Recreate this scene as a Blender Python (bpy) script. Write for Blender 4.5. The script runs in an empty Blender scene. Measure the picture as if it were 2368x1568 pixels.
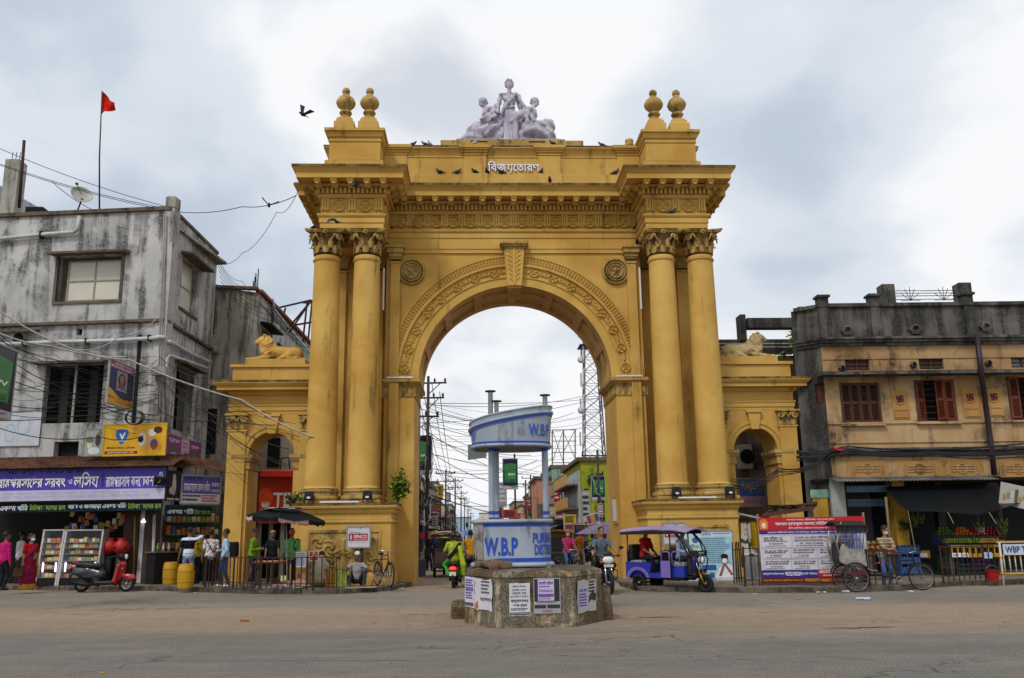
import bpy,math,random
import numpy as np
from mathutils import Vector,Matrix
random.seed(7)
SC=bpy.context.scene
COL=SC.collection
PI=math.pi
CAM_H=1.6
def cam_axes(yaw=2.4,pitch=12.4,roll=0.8):
 y,p,r=map(math.radians,(yaw,pitch,roll))
 f=Vector((math.sin(y)*math.cos(p),math.cos(y)*math.cos(p),math.sin(p)))
 R=Vector((math.cos(y),-math.sin(y),0));U=R.cross(f)
 c,s=math.cos(r),math.sin(r)
 return f,c*R-s*U,s*R+c*U
CF,CR,CU=cam_axes()
FPX=2050.0
cd=bpy.data.cameras.new('camera');cam=bpy.data.objects.new('camera',cd);COL.objects.link(cam)
cd.sensor_width=36;cd.lens=36*FPX/2368;cd.clip_end=6000;cd.clip_start=0.1
M=Matrix((CR,CU,-CF)).transposed().to_4x4();M.translation=(0,0,CAM_H);cam.matrix_world=M
SC.camera=cam
def ray(px,py):return CF+CR*((px-1184)/FPX)-CU*((py-784)/FPX)
def at(px,py,Y):
 d=ray(px,py);return Vector((0,0,CAM_H))+d*(Y/d.y)
def gp(px,py,z=0.0):
 d=ray(px,py);return Vector((0,0,CAM_H))+d*((z-CAM_H)/d.z)
SUN_EL,SUN_AZ=50,212
w=bpy.data.worlds.new('World');SC.world=w;w.use_nodes=True
nt=w.node_tree;nt.nodes.clear()
def wn(t,**k):
 n=nt.nodes.new(t)
 for a,b in k.items():setattr(n,a,b)
 return n
sky=wn('ShaderNodeTexSky',sky_type='NISHITA',sun_disc=False,sun_elevation=math.radians(SUN_EL),sun_rotation=math.radians(SUN_AZ),dust_density=2.0)
tc=wn('ShaderNodeTexCoord')
sep=wn('ShaderNodeSeparateXYZ');nt.links.new(tc.outputs['Generated'],sep.inputs[0])
def wmath(op,a,b=None,c=None):
 n=wn('ShaderNodeMath',operation=op)
 for i,v in enumerate((a,b,c)):
  if v is None:continue
  if hasattr(v,'links')or hasattr(v,'is_linked'):nt.links.new(v,n.inputs[i])
  else:n.inputs[i].default_value=v
 return n.outputs[0]
zc=wmath('ADD',wmath('MAXIMUM',sep.outputs[2],0.0),0.42)
cmb=wn('ShaderNodeCombineXYZ')
nt.links.new(wmath('DIVIDE',sep.outputs[0],zc),cmb.inputs[0]);nt.links.new(wmath('DIVIDE',sep.outputs[1],zc),cmb.inputs[1])
def wnoise(scale,detail,rough,off,dist=0.0):
 mp=wn('ShaderNodeMapping');mp.inputs['Location'].default_value=off
 nt.links.new(cmb.outputs[0],mp.inputs[0])
 n=wn('ShaderNodeTexNoise');n.inputs['Scale'].default_value=scale;n.inputs['Detail'].default_value=detail
 n.inputs['Roughness'].default_value=rough;n.inputs['Distortion'].default_value=dist
 nt.links.new(mp.outputs[0],n.inputs['Vector']);return n.outputs[0]
def wramp(v,stops):
 r=wn('ShaderNodeValToRGB');r.color_ramp.interpolation='EASE'
 while len(r.color_ramp.elements)<len(stops):r.color_ramp.elements.new(0.5)
 for e,(p,c)in zip(r.color_ramp.elements,stops):e.position=p;e.color=(*c,1)
 nt.links.new(v,r.inputs[0]);return r.outputs[0]
CLOUD_OFF=(3.1,1.7,0.0)
n1=wnoise(1.35,5,0.45,CLOUD_OFF,0.15)
n2=wnoise(4.2,6,0.5,(CLOUD_OFF[0]+4,CLOUD_OFF[1]-3,2.0),0.4)
dens=wmath('ADD',wmath('MULTIPLY',n1,0.80),wmath('MULTIPLY',n2,0.20))
cloudcol=wramp(dens,[(0.36,(0.97,0.98,1.0)),(0.46,(0.97,0.98,1.0)),(0.53,(0.73,0.79,0.87)),(0.61,(0.54,0.62,0.72)),(0.70,(0.42,0.50,0.61))])
cover=wramp(dens,[(0.37,(0.62,0.62,0.62)),(0.44,(1,1,1))])
skys=wn('ShaderNodeVectorMath',operation='SCALE');nt.links.new(sky.outputs[0],skys.inputs[0]);skys.inputs['Scale'].default_value=0.15
addw=wn('ShaderNodeMix',data_type='RGBA');nt.links.new(cover,addw.inputs['Factor'])
nt.links.new(skys.outputs[0],addw.inputs['A']);nt.links.new(cloudcol,addw.inputs['B'])
bg=wn('ShaderNodeBackground');bg.inputs[1].default_value=0.84
nt.links.new(addw.outputs['Result'],bg.inputs[0])
wo=wn('ShaderNodeOutputWorld');nt.links.new(bg.outputs[0],wo.inputs[0])
sl=bpy.data.lights.new('sun','SUN');sl.energy=1.5;sl.angle=math.radians(12);sl.color=(1,0.96,0.9)
so=bpy.data.objects.new('sun',sl);COL.objects.link(so)
_az,_el=math.radians(SUN_AZ),math.radians(SUN_EL)
_dir=Vector((math.sin(_az)*math.cos(_el),math.cos(_az)*math.cos(_el),math.sin(_el)))
so.rotation_euler=_dir.to_track_quat('Z','Y').to_euler();so.location=(0,0,60)
vs=SC.view_settings;SC.display_settings.display_device='sRGB'
vs.view_transform='Standard';vs.look='None';vs.gamma=1;vs.exposure=0.22;vs.use_curve_mapping=False
SC.render.engine='CYCLES';SC.cycles.max_bounces=6;SC.cycles.diffuse_bounces=3;SC.cycles.transparent_max_bounces=6
MATS={}
def srgb(h):
 h=h.lstrip('#');o=[]
 for i in(0,2,4):
  c=int(h[i:i+2],16)/255
  o.append(c/12.92 if c<=0.04045 else((c+0.055)/1.055)**2.4)
 return tuple(o)
class NB:
 def __init__(s,m):s.t=m.node_tree
 def n(s,typ,ins=None,**k):
  n=s.t.nodes.new(typ)
  for a,b in k.items():setattr(n,a,b)
  for a,b in(ins or{}).items():
   if hasattr(b,'is_linked'):s.t.links.new(b,n.inputs[a])
   else:n.inputs[a].default_value=b
  return n
 def link(s,a,b):s.t.links.new(a,b)
 def noise(s,vec,scale,detail=4,rough=0.55,dist=0.0):
  return s.n('ShaderNodeTexNoise',{'Vector':vec,'Scale':scale,'Detail':detail,'Roughness':rough,'Distortion':dist}).outputs[0]
 def mapping(s,vec,scale=(1,1,1),loc=(0,0,0)):
  return s.n('ShaderNodeMapping',{'Vector':vec,'Scale':scale,'Location':loc}).outputs[0]
 def ramp(s,v,stops):
  r=s.n('ShaderNodeValToRGB',{'Fac':v})
  while len(r.color_ramp.elements)<len(stops):r.color_ramp.elements.new(0.5)
  for e,(p,c)in zip(r.color_ramp.elements,stops):
   e.position=p;e.color=(*((c,)*3 if not hasattr(c,'__len__')else c),1)
  return r.outputs[0]
 def mix(s,f,a,b,bt='MIX'):
  n=s.n('ShaderNodeMix',data_type='RGBA',blend_type=bt)
  for k,v in(('Factor',f),('A',a),('B',b)):
   if hasattr(v,'is_linked'):s.t.links.new(v,n.inputs[k])
   else:n.inputs[k].default_value=v if k=='Factor' else(*v[:3],1)
  return n.outputs['Result']
 def math(s,op,a,b=0.0):
  return s.n('ShaderNodeMath',{0:a,1:b},operation=op).outputs[0]
def newmat(name,rough=0.7,metal=0.0,spec=0.4):
 m=bpy.data.materials.new(name);m.use_nodes=True
 p=m.node_tree.nodes['Principled BSDF']
 p.inputs['Roughness'].default_value=rough;p.inputs['Metallic'].default_value=metal
 p.inputs['Specular IOR Level'].default_value=spec
 return m,NB(m),p
def wpos(b):return b.n('ShaderNodeNewGeometry').outputs['Position']
def opos(b):return b.n('ShaderNodeTexCoord').outputs['Object']
def bump(b,p,h,strength=0.3,dist=0.02):
 n=b.n('ShaderNodeBump',{'Height':h,'Strength':strength,'Distance':dist})
 b.link(n.outputs[0],p.inputs['Normal'])
def mat(name,col,rough=0.7,metal=0.0,var=0.18,scale=6.0,bmp=0.0,spec=0.4,world=False,coat=0.0):
 0
 if name in MATS:return MATS[name]
 m,b,p=newmat(name,rough,metal,spec)
 if isinstance(col,str):col=srgb(col)
 v=wpos(b)if world else opos(b)
 n=b.noise(v,scale,4)
 lo=tuple(c*(1-var)for c in col);hi=tuple(min(1,c*(1+var))for c in col)
 b.link(b.ramp(n,[(0.3,lo),(0.7,hi)]),p.inputs['Base Color'])
 if bmp:bump(b,p,b.noise(v,scale*4,3),bmp,0.01)
 if coat:p.inputs['Coat Weight'].default_value=coat;p.inputs['Coat Roughness'].default_value=0.15
 MATS[name]=m;return m
def m_wall(name,col,col2,stain,amount=0.5,streak=0.6,scale=1.0,crack=0.0,ledge=0.35,rough=0.85):
 0
 if name in MATS:return MATS[name]
 m,b,p=newmat(name,rough,0,0.25)
 v=wpos(b)
 big=b.noise(v,0.45*scale,6,0.6,0.5)
 base=b.mix(b.ramp(big,[(0.38,0.0),(0.62,1.0)]),srgb(col),srgb(col2))
 fine=b.noise(v,14*scale,5,0.65)
 base=b.mix(b.math('MULTIPLY',fine,0.35),base,(0.5,0.5,0.5),'OVERLAY')
 st=b.noise(b.mapping(v,(2.2*scale,2.2*scale,0.22*scale)),1.3,6,0.62,0.3)
 patch=b.noise(v,0.8*scale,5,0.65,0.8)
 k=b.math('ADD',b.math('MULTIPLY',st,streak),b.math('MULTIPLY',patch,1-streak))
 f=b.ramp(k,[(0.62-0.22*amount,0.0),(0.73-0.22*amount,1.0)])
 f2=b.math('MULTIPLY',f,b.ramp(fine,[(0.25,0.35),(0.7,1.0)]))
 colr=b.mix(f2,base,srgb(stain))
 if ledge:
  nz=b.n('ShaderNodeSeparateXYZ',{0:b.n('ShaderNodeNewGeometry').outputs['Normal']}).outputs[2]
  g=b.math('MULTIPLY',b.ramp(nz,[(0.55,0.0),(0.9,1.0)]),b.ramp(patch,[(0.3,0.4),(0.6,1.0)]))
  colr=b.mix(b.math('MULTIPLY',g,ledge*2),colr,srgb(stain))
 if crack:
  vo=b.n('ShaderNodeTexVoronoi',{'Vector':b.mix(0.12,v,b.noise(v,3,4)),'Scale':1.6*scale},feature='DISTANCE_TO_EDGE').outputs['Distance']
  ck=b.math('MULTIPLY',b.ramp(vo,[(0.0,1.0),(0.012,0.0)]),b.ramp(patch,[(0.45,0.0),(0.55,crack)]))
  colr=b.mix(ck,colr,srgb(stain))
 b.link(colr,p.inputs['Base Color'])
 bump(b,p,b.math('ADD',fine,b.math('MULTIPLY',patch,0.6)),0.25,0.02)
 MATS[name]=m;return m
def m_emit(name,col,strength):
 if name in MATS:return MATS[name]
 m,b,p=newmat(name,0.4)
 p.inputs['Base Color'].default_value=(*col,1)
 p.inputs['Emission Color'].default_value=(*col,1);p.inputs['Emission Strength'].default_value=strength
 MATS[name]=m;return m
def m_glass(name,col=(0.9,0.95,0.97),alpha=0.25,rough=0.05,spec=0.5):
 if name in MATS:return MATS[name]
 m,b,p=newmat(name,rough,0,spec)
 p.inputs['Base Color'].default_value=(*col,1);p.inputs['Alpha'].default_value=alpha
 MATS[name]=m;return m
OFF={}
class MB:
 def __init__(s):s.v=[];s.f=[];s.m=[];s.c=0
 def _add(s,vs,fs):
  n=len(s.v);s.v+=[tuple(x)for x in vs]
  s.f+=[tuple(i+n for i in f)for f in fs];s.m+=[s.c]*len(fs);return s
 def mt(s,i):s.c=i;return s
 def bx(s,x0,x1,y0,y1,z0,z1):
  v=[(x0,y0,z0),(x1,y0,z0),(x1,y1,z0),(x0,y1,z0),(x0,y0,z1),(x1,y0,z1),(x1,y1,z1),(x0,y1,z1)]
  return s._add(v,[(0,3,2,1),(4,5,6,7),(0,1,5,4),(1,2,6,5),(2,3,7,6),(3,0,4,7)])
 def cb(s,c,size,rot=None):
  0
  hx,hy,hz=(q/2 for q in size);e=min(size)*0.12
  v=[]
  for z,i in((-hz,e),(-hz+e,0),(hz-e,0),(hz,e)):
   v+=[(-hx+i,-hy+i,z),(hx-i,-hy+i,z),(hx-i,hy-i,z),(-hx+i,hy-i,z)]
  f=[(3,2,1,0),(12,13,14,15)]
  for r in range(3):
   for k in range(4):
    a=r*4+k;b2=r*4+(k+1)%4;f.append((a,b2,b2+4,a+4))
  c=Vector(c)
  return s._add([c+(rot@Vector(p)if rot else Vector(p))for p in v],f)
 def hexa(s,p):return s._add(p,[(0,3,2,1),(4,5,6,7),(0,1,5,4),(1,2,6,5),(2,3,7,6),(3,0,4,7)])
 def prism(s,poly,y0,y1,axis='y'):
  0
  n=len(poly)
  g={'y':lambda a,b,t:(a,t,b),'z':lambda a,b,t:(a,b,t),'x':lambda a,b,t:(t,a,b)}[axis]
  v=[g(a,b,y0)for a,b in poly]+[g(a,b,y1)for a,b in poly]
  f=[tuple(range(n)),tuple(range(2*n-1,n-1,-1))]+[(i,i+n,(i+1)%n+n,(i+1)%n)for i in range(n)]
  return s._add(v,f)
 def lathe(s,prof,n=24,c=(0,0,0),a0=0.0,a1=2*PI,rib=None,rot=None):
  full=abs(a1-a0-2*PI)<1e-6;k=n if full else n+1;c=Vector(c);v=[]
  for r,z in prof:
   for i in range(k):
    t=a0+(a1-a0)*i/n;rr=r*(1+(rib(t,z)if rib else 0))
    p=Vector((rr*math.cos(t),rr*math.sin(t),z));v.append(c+(rot@p if rot else p))
  f=[]
  for j in range(len(prof)-1):
   for i in range(n):
    a=j*k+i;b2=j*k+(i+1)%k;f.append((a,b2,b2+k,a+k))
  if full:
   if prof[0][0]>1e-4:f.append(tuple(range(k-1,-1,-1)))
   if prof[-1][0]>1e-4:f.append(tuple((len(prof)-1)*k+i for i in range(k)))
  return s._add(v,f)
 def tube(s,pts,r,n=8,closed=False):
  pts=[Vector(p)for p in pts];L=len(pts);v=[];up=None
  rs=r if hasattr(r,'__len__')else[r]*L
  for i,p in enumerate(pts):
   a=pts[(i-1)%L]if(closed or i>0)else p;b2=pts[(i+1)%L]if(closed or i<L-1)else p
   d=(b2-a).normalized()if(b2-a).length>1e-9 else Vector((0,0,1))
   if up is None:up=d.orthogonal().normalized()
   up=(up-d*up.dot(d));up=up.normalized()if up.length>1e-6 else d.orthogonal().normalized()
   q=d.cross(up)
   v+=[p+(up*math.cos(2*PI*k/n)+q*math.sin(2*PI*k/n))*rs[i]for k in range(n)]
  f=[]
  for i in range(L if closed else L-1):
   for k in range(n):
    a=i*n+k;b2=i*n+(k+1)%n;c2=((i+1)%L)*n
    f.append((a,b2,c2+(k+1)%n,c2+k))
  if not closed:f+=[tuple(range(n-1,-1,-1)),tuple((L-1)*n+k for k in range(n))]
  return s._add(v,f)
 def grid(s,fn,nu,nv,thick=None):
  0
  P=[[Vector(fn(i/nu,j/nv))for j in range(nv+1)]for i in range(nu+1)]
  v=[p for r in P for p in r];k=nv+1
  f=[(i*k+j,(i+1)*k+j,(i+1)*k+j+1,i*k+j+1)for i in range(nu)for j in range(nv)]
  if thick:
   t=Vector(thick);n0=len(v);v+=[p+t for p in v];f+=[tuple(reversed([x+n0 for x in q]))for q in f]
   for i in range(nu):
    for j in(0,nv):a=i*k+j;f.append((a,a+n0,a+k+n0,a+k)if j else(a,a+k,a+k+n0,a+n0))
   for j in range(nv):
    for i in(0,nu):a=i*k+j;f.append((a,a+1,a+1+n0,a+n0)if i else(a,a+n0,a+1+n0,a+1))
  return s._add(v,f)
 def mould(s,prof,path,closed=False):
  0
  P=[Vector(p)for p in path];n=len(P)
  nr=[]
  for i in range(n if closed else n-1):
   d=(P[(i+1)%n]-P[i]).normalized();nr.append(Vector((d.y,-d.x)))
  mi=[]
  for i in range(n):
   if closed:a,b2=nr[i-1],nr[i]
   else:a=nr[max(i-1,0)];b2=nr[min(i,n-2)]
   mm=a+b2;mi.append(mm/(mm.length_squared/2)if mm.length>1e-6 else a)
  k=len(prof);v=[]
  for i in range(n):
   for o,z in prof:q=P[i]+mi[i]*o;v.append((q.x,q.y,z))
  f=[(i*k+j,i*k+j+1,((i+1)%n)*k+j+1,((i+1)%n)*k+j)for i in range(n if closed else n-1)for j in range(k-1)]
  return s._add(v,f)
 def build(s,name,mats,parent=None,smooth=False,origin=None,local=False):
  me=bpy.data.meshes.new(name)
  o=OFF.get(parent.name,Vector())if(parent and not local)else(Vector(origin)if origin is not None else Vector())
  vs=s.v if o.length==0 else[(x-o.x,y-o.y,z-o.z)for x,y,z in s.v]
  me.from_pydata(vs,[],s.f)
  for m in(mats if isinstance(mats,(list,tuple))else[mats]):me.materials.append(m)
  if len(me.materials)>1:me.polygons.foreach_set('material_index',s.m)
  if smooth:shade(me,smooth)
  me.update()
  ob=link(name,me,parent)
  if parent is None and origin is not None:ob.location=o
  OFF[ob.name]=o
  return ob
def shade(me,smooth):
 me.polygons.foreach_set('use_smooth',[True]*len(me.polygons))
 if smooth is not True:
  try:me.set_sharp_from_angle(angle=math.radians(smooth))
  except Exception:pass
def link(name,me,parent=None):
 ob=bpy.data.objects.new(name,me);COL.objects.link(ob)
 if parent:ob.parent=parent
 return ob
def tag(o,label=None,cat=None,group=None,kind=None):
 for k,v in(('label',label),('category',cat),('group',group),('kind',kind)):
  if v:o[k]=v
 return o
def thing(name,label,cat,loc=(0,0,0),rz=0.0,group=None):
 o=bpy.data.objects.new(name,None);COL.objects.link(o);o.empty_display_size=0.2
 o.location=loc;o.rotation_euler=(0,0,rz);OFF[o.name]=Vector(loc)if not rz else Vector()
 return tag(o,label,cat,group)
def inst(src,name,parent,mw=None):
 0
 o=bpy.data.objects.new(name,src.data if hasattr(src,'data')else src);COL.objects.link(o);o.parent=parent
 if mw is not None:o.matrix_basis=mw
 return o
def loose(mb,name,mats,smooth=False):
 0
 me=bpy.data.meshes.new(name);me.from_pydata(mb.v,[],mb.f)
 for m in(mats if isinstance(mats,(list,tuple))else[mats]):me.materials.append(m)
 if len(me.materials)>1:me.polygons.foreach_set('material_index',mb.m)
 if smooth:shade(me,smooth)
 me.update();return me
def copy_tree(o,parent=None):
 c=o.copy();COL.objects.link(c);c.parent=parent
 for ch in o.children:copy_tree(ch,c)
 return c
def T(x,y,z,rz=0.0,s=1.0,rx=0.0,ry=0.0):
 sc=Matrix.Diagonal((*(s if hasattr(s,'__len__')else(s,s,s)),1))
 return Matrix.Translation((x,y,z))@Matrix.Rotation(rz,4,'Z')@Matrix.Rotation(ry,4,'Y')@Matrix.Rotation(rx,4,'X')@sc
def struct(mb,name,mats,smooth=False):return tag(mb.build(name,mats,None,smooth),kind='structure')
PRE='\u09bf\u09c7\u09c8'
def beng(s):
 0
 out=[];
 for ch in s:
  if ch in '\u09bf\u09c7\u09c8\u09cb\u09cc' and out:
   i=len(out)-1
   while i>0 and(out[i]=='\u09bc'):i-=1
   while i>1 and out[i-1]=='\u09cd':i-=2
   if ch=='\u09cb':out.insert(i,'\u09c7');out.append('\u09be')
   elif ch=='\u09cc':out.insert(i,'\u09c7');out.append('\u09d7')
   else:out.insert(i,ch)
  else:out.append(ch)
 return ''.join(c for c in out if c!='\u09cd')
TXT=bpy.data.scenes.new('lettering_workbench')
def text_mesh(body,width=None,height=None,bold=0.008,depth=0.0,res=2):
 c=bpy.data.curves.new('lettering','FONT');c.body=beng(body);c.resolution_u=res;c.offset=bold;c.extrude=depth;c.align_x='CENTER'
 o=bpy.data.objects.new('lettering',c);TXT.collection.objects.link(o);vl=TXT.view_layers[0];vl.update()
 dg=vl.depsgraph;me=bpy.data.meshes.new_from_object(o.evaluated_get(dg))
 bpy.data.objects.remove(o);bpy.data.curves.remove(c)
 n=len(me.vertices);a=np.zeros(n*3);me.vertices.foreach_get('co',a);a=a.reshape(-1,3)
 lo,hi=a.min(0),a.max(0);a[:,:2]-=((lo+hi)/2)[:2]
 sx=width/(hi[0]-lo[0])if width else None;sy=height/(hi[1]-lo[1])if height else None
 sx=sx or sy;sy=sy or sx
 a[:,0]*=sx;a[:,1]*=sy
 me.vertices.foreach_set('co',a.ravel());me.materials.clear();me.update();return me
def put_text(body,parent,frame,x,z,width,height,m,lift=0.006,bold=0.008,depth=0.0,name='lettering',sx=False):
 0
 me=text_mesh(body,width,height,bold,depth);me.materials.append(m)
 mw=frame@T(x,-lift,z)@Matrix.Rotation(PI/2,4,'X')
 return inst(me,name,parent,mw)
def rect(parent,x,z,wd,ht,m,lift,name='print_field'):
 return MB()._add([(x-wd/2,-lift,z-ht/2),(x+wd/2,-lift,z-ht/2),(x+wd/2,-lift,z+ht/2),(x-wd/2,-lift,z+ht/2)],[(0,1,2,3)]).build(name,m,parent,local=True)
def poly(parent,pts,m,lift,name='print_shape'):
 return MB()._add([(x,-lift,z)for x,z in pts],[tuple(range(len(pts)))]).build(name,m,parent,local=True)
def ell(cx,cz,rx,rz,n=20,a0=0,a1=2*PI):return[(cx+rx*math.cos(a0+(a1-a0)*i/n),cz+rz*math.sin(a0+(a1-a0)*i/n))for i in range(n)]
def board_px(name,label,cat,L,R,m,thick=0.04,frame=None,group=None,fw=0.04,tilt=0.0):
 0
 a0,a1=at(L[0],L[1],L[3]),at(L[0],L[2],L[3]);b0,b1=at(R[0],R[1],R[3]),at(R[0],R[2],R[3])
 A=(a0+a1)/2;B=(b0+b1)/2;c=(A+B)/2
 wd=(B.xy-A.xy).length;ht=((a0.z-a1.z)+(b0.z-b1.z))/2
 t=thing(name,label,cat,c,math.atan2(B.y-A.y,B.x-A.x),group)
 t.rotation_euler[1]=tilt;OFF[t.name]=Vector()
 MB().cb((0,thick/2,0),(wd,thick,ht)).build('panel',m,t,local=True)
 if frame:
  f=MB()
  for sx in(-1,1):f.bx(sx*wd/2-fw/2,sx*wd/2+fw/2,-0.02,thick+0.012,-ht/2-fw/2,ht/2+fw/2)
  for sz in(-1,1):f.bx(-wd/2+fw/2,wd/2-fw/2,-0.017,thick+0.009,sz*ht/2-fw/2,sz*ht/2+fw/2)
  f.build('frame',frame,t,local=True)
 return t,wd,ht
I4=Matrix.Identity(4)
def words(t,s,x,z,wd,ht,m,lift=0.008,bold=0.008):return put_text(s,t,I4,x,z,wd,ht,m,lift,bold)
class Sculpt:
 def __init__(s,h=0.014,k=0.03):s.h=h;s.k=k;s.p=[];s.c=0;s.noise=None;s.floor=None
 def mt(s,i):s.c=i;return s
 def cap(s,a,b,ra,rb=None,k=None,m=None):
  a,b=np.array(a,float),np.array(b,float);rb=ra if rb is None else rb
  s.p.append(('c',a,b,ra,rb,s.k if k is None else k,s.c if m is None else m));return s
 def chain(s,pts,rs,k=None,m=None):
  for i in range(len(pts)-1):s.cap(pts[i],pts[i+1],rs[i],rs[i+1],k,m)
  return s
 def ell(s,c,r,rot=None,k=None,m=None):
  s.p.append(('e',np.array(c,float),np.array(r,float),np.array(rot if rot is not None else np.eye(3),float),None,s.k if k is None else k,s.c if m is None else m));return s
 def box(s,c,hs,rad=0.02,rot=None,k=None,m=None):
  s.p.append(('b',np.array(c,float),np.array(hs,float),np.array(rot if rot is not None else np.eye(3),float),rad,s.k if k is None else k,s.c if m is None else m));return s
 def cut(s,c,r,rot=None,k=0.02):
  s.p.append(('x',np.array(c,float),np.array(r,float),np.array(rot if rot is not None else np.eye(3),float),None,k,s.c));return s
 def mesh(s):
  h=s.h;lo=np.full(3,1e9);hi=-lo;bb=[]
  for q in s.p:
   if q[0]=='c':l=np.minimum(q[1]-q[3],q[2]-q[4]);u=np.maximum(q[1]+q[3],q[2]+q[4])
   elif q[0]=='b':e=np.abs(q[3])@q[2]+q[4];l,u=q[1]-e,q[1]+e
   else:e=np.abs(q[3])@q[2];l,u=q[1]-e,q[1]+e
   bb.append((l,u))
   if q[0]!='x':lo=np.minimum(lo,l);hi=np.maximum(hi,u)
  lo-=3*h;hi+=3*h;n=np.ceil((hi-lo)/h).astype(int)+1
  D=np.full(n,1.0,np.float32);best=np.full(n,9.0,np.float32);Lb=np.zeros(n,np.int16)
  ax=[lo[i]+h*np.arange(n[i])for i in range(3)]
  for q,(l,u)in zip(s.p,bb):
   mg=q[5]+3*h
   i0=np.clip(np.floor((l-mg-lo)/h).astype(int),0,n);i1=np.clip(np.ceil((u+mg-lo)/h).astype(int)+1,0,n)
   sl=tuple(slice(a,b)for a,b in zip(i0,i1))
   X,Y,Z=np.meshgrid(ax[0][sl[0]],ax[1][sl[1]],ax[2][sl[2]],indexing='ij')
   if q[0]=='c':
    a,b=q[1],q[2];v=b-a;L2=max(v@v,1e-9)
    t=np.clip(((X-a[0])*v[0]+(Y-a[1])*v[1]+(Z-a[2])*v[2])/L2,0,1)
    d=np.sqrt((X-a[0]-t*v[0])**2+(Y-a[1]-t*v[1])**2+(Z-a[2]-t*v[2])**2)-(q[3]+t*(q[4]-q[3]))
   else:
    R=q[3];c=q[1];dx,dy,dz=X-c[0],Y-c[1],Z-c[2]
    lx=R[0,0]*dx+R[1,0]*dy+R[2,0]*dz;ly=R[0,1]*dx+R[1,1]*dy+R[2,1]*dz;lz=R[0,2]*dx+R[1,2]*dy+R[2,2]*dz
    r=q[2]
    if q[0]=='b':
     ex,ey,ez=abs(lx)-r[0],abs(ly)-r[1],abs(lz)-r[2]
     d=np.sqrt(np.maximum(ex,0)**2+np.maximum(ey,0)**2+np.maximum(ez,0)**2)+np.minimum(np.maximum(ex,np.maximum(ey,ez)),0)-q[4]
    else:
     k0=np.sqrt((lx/r[0])**2+(ly/r[1])**2+(lz/r[2])**2);k1=np.sqrt((lx/r[0]**2)**2+(ly/r[1]**2)**2+(lz/r[2]**2)**2)
     d=k0*(k0-1)/np.maximum(k1,1e-6)
   o=D[sl];k=max(q[5],1e-4)
   if q[0]=='x':
    d=-d;hh=np.maximum(k-abs(o-d),0)/k;D[sl]=np.maximum(o,d)+hh*hh*k/4
   else:
    hh=np.maximum(k-abs(o-d),0)/k;D[sl]=np.minimum(o,d)-hh*hh*k/4
    w_=d<best[sl];best[sl]=np.where(w_,d,best[sl]);Lb[sl]=np.where(w_,q[6],Lb[sl])
  if s.noise:
   X,Y,Z=np.meshgrid(*ax,indexing='ij');D=D+s.noise(X,Y,Z,Lb).astype(np.float32)
  if s.floor is not None:D=np.maximum(D,(s.floor-ax[2])[None,None,:].astype(np.float32))
  return surf(D,Lb,lo,h)
 def build(s,name,mats,parent=None,smooth=True,mw=None):
  V,Q,Lf=s.mesh();me=quads_mesh(name,V,Q,mats,Lf);
  if smooth:shade(me,True)
  o=link(name,me,parent)
  if mw is not None:o.matrix_basis=mw
  return o
def quads_mesh(name,V,Q,mats,Lf=None):
 me=bpy.data.meshes.new(name);me.vertices.add(len(V));me.vertices.foreach_set('co',np.asarray(V,np.float32).ravel())
 me.loops.add(len(Q)*4);me.loops.foreach_set('vertex_index',np.asarray(Q,np.int32).ravel())
 me.polygons.add(len(Q));me.polygons.foreach_set('loop_start',np.arange(0,len(Q)*4,4,dtype=np.int32))
 for m in(mats if isinstance(mats,(list,tuple))else[mats]):me.materials.append(m)
 if Lf is not None and len(me.materials)>1:me.polygons.foreach_set('material_index',np.clip(Lf,0,len(me.materials)-1).astype(np.int32))
 me.update(calc_edges=True);me.validate();return me
def surf(D,Lb,lo,h):
 n=np.array(D.shape)-1
 S=D<0
 C=[(0,0,0),(1,0,0),(0,1,0),(1,1,0),(0,0,1),(1,0,1),(0,1,1),(1,1,1)]
 E=[(0,1),(2,3),(4,5),(6,7),(0,2),(1,3),(4,6),(5,7),(0,4),(1,5),(2,6),(3,7)]
 sl=lambda c:tuple(slice(c[i],c[i]+n[i])for i in range(3))
 cnt=np.zeros(n,np.int8)
 for c in C:cnt+=S[sl(c)]
 act=(cnt>0)&(cnt<8);I=np.argwhere(act)
 vid=np.full(n,-1,np.int64);vid[act]=np.arange(len(I))
 dv=[D[I[:,0]+c[0],I[:,1]+c[1],I[:,2]+c[2]].astype(float)for c in C]
 P=np.zeros((len(I),3));N=np.zeros(len(I))
 for a,b in E:
  da,db=dv[a],dv[b];x=(da<0)!=(db<0)
  t=np.where(x,da/np.where(x,da-db,1),0)
  pa,pb=np.array(C[a],float),np.array(C[b],float)
  P+=np.where(x[:,None],pa+t[:,None]*(pb-pa),0);N+=x
 V=lo+h*(I+P/np.maximum(N,1)[:,None])
 Q=[];Lf=[]
 for axis in range(3):
  o1,o2=[(1,2),(2,0),(0,1)][axis]
  sa=[slice(0,D.shape[i])for i in range(3)];sb=list(sa)
  sa[axis]=slice(0,n[axis]);sb[axis]=slice(1,n[axis]+1)
  A,B=S[tuple(sa)],S[tuple(sb)]
  J=np.argwhere(A!=B);J=J[(J[:,o1]>0)&(J[:,o2]>0)&(J[:,o1]<n[o1])&(J[:,o2]<n[o2])]
  ins=A[tuple(J.T)]
  def cell(d1,d2):
   K=J.copy();K[:,o1]-=d1;K[:,o2]-=d2;return vid[tuple(K.T)]
  q=np.stack([cell(1,1),cell(0,1),cell(0,0),cell(1,0)],1)
  q[~ins]=q[~ins][:,::-1]
  Q.append(q);K=J.copy();K[:,axis]+=(~ins).astype(int);Lf.append(Lb[tuple(K.T)])
 return V,np.concatenate(Q),np.concatenate(Lf)
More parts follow.
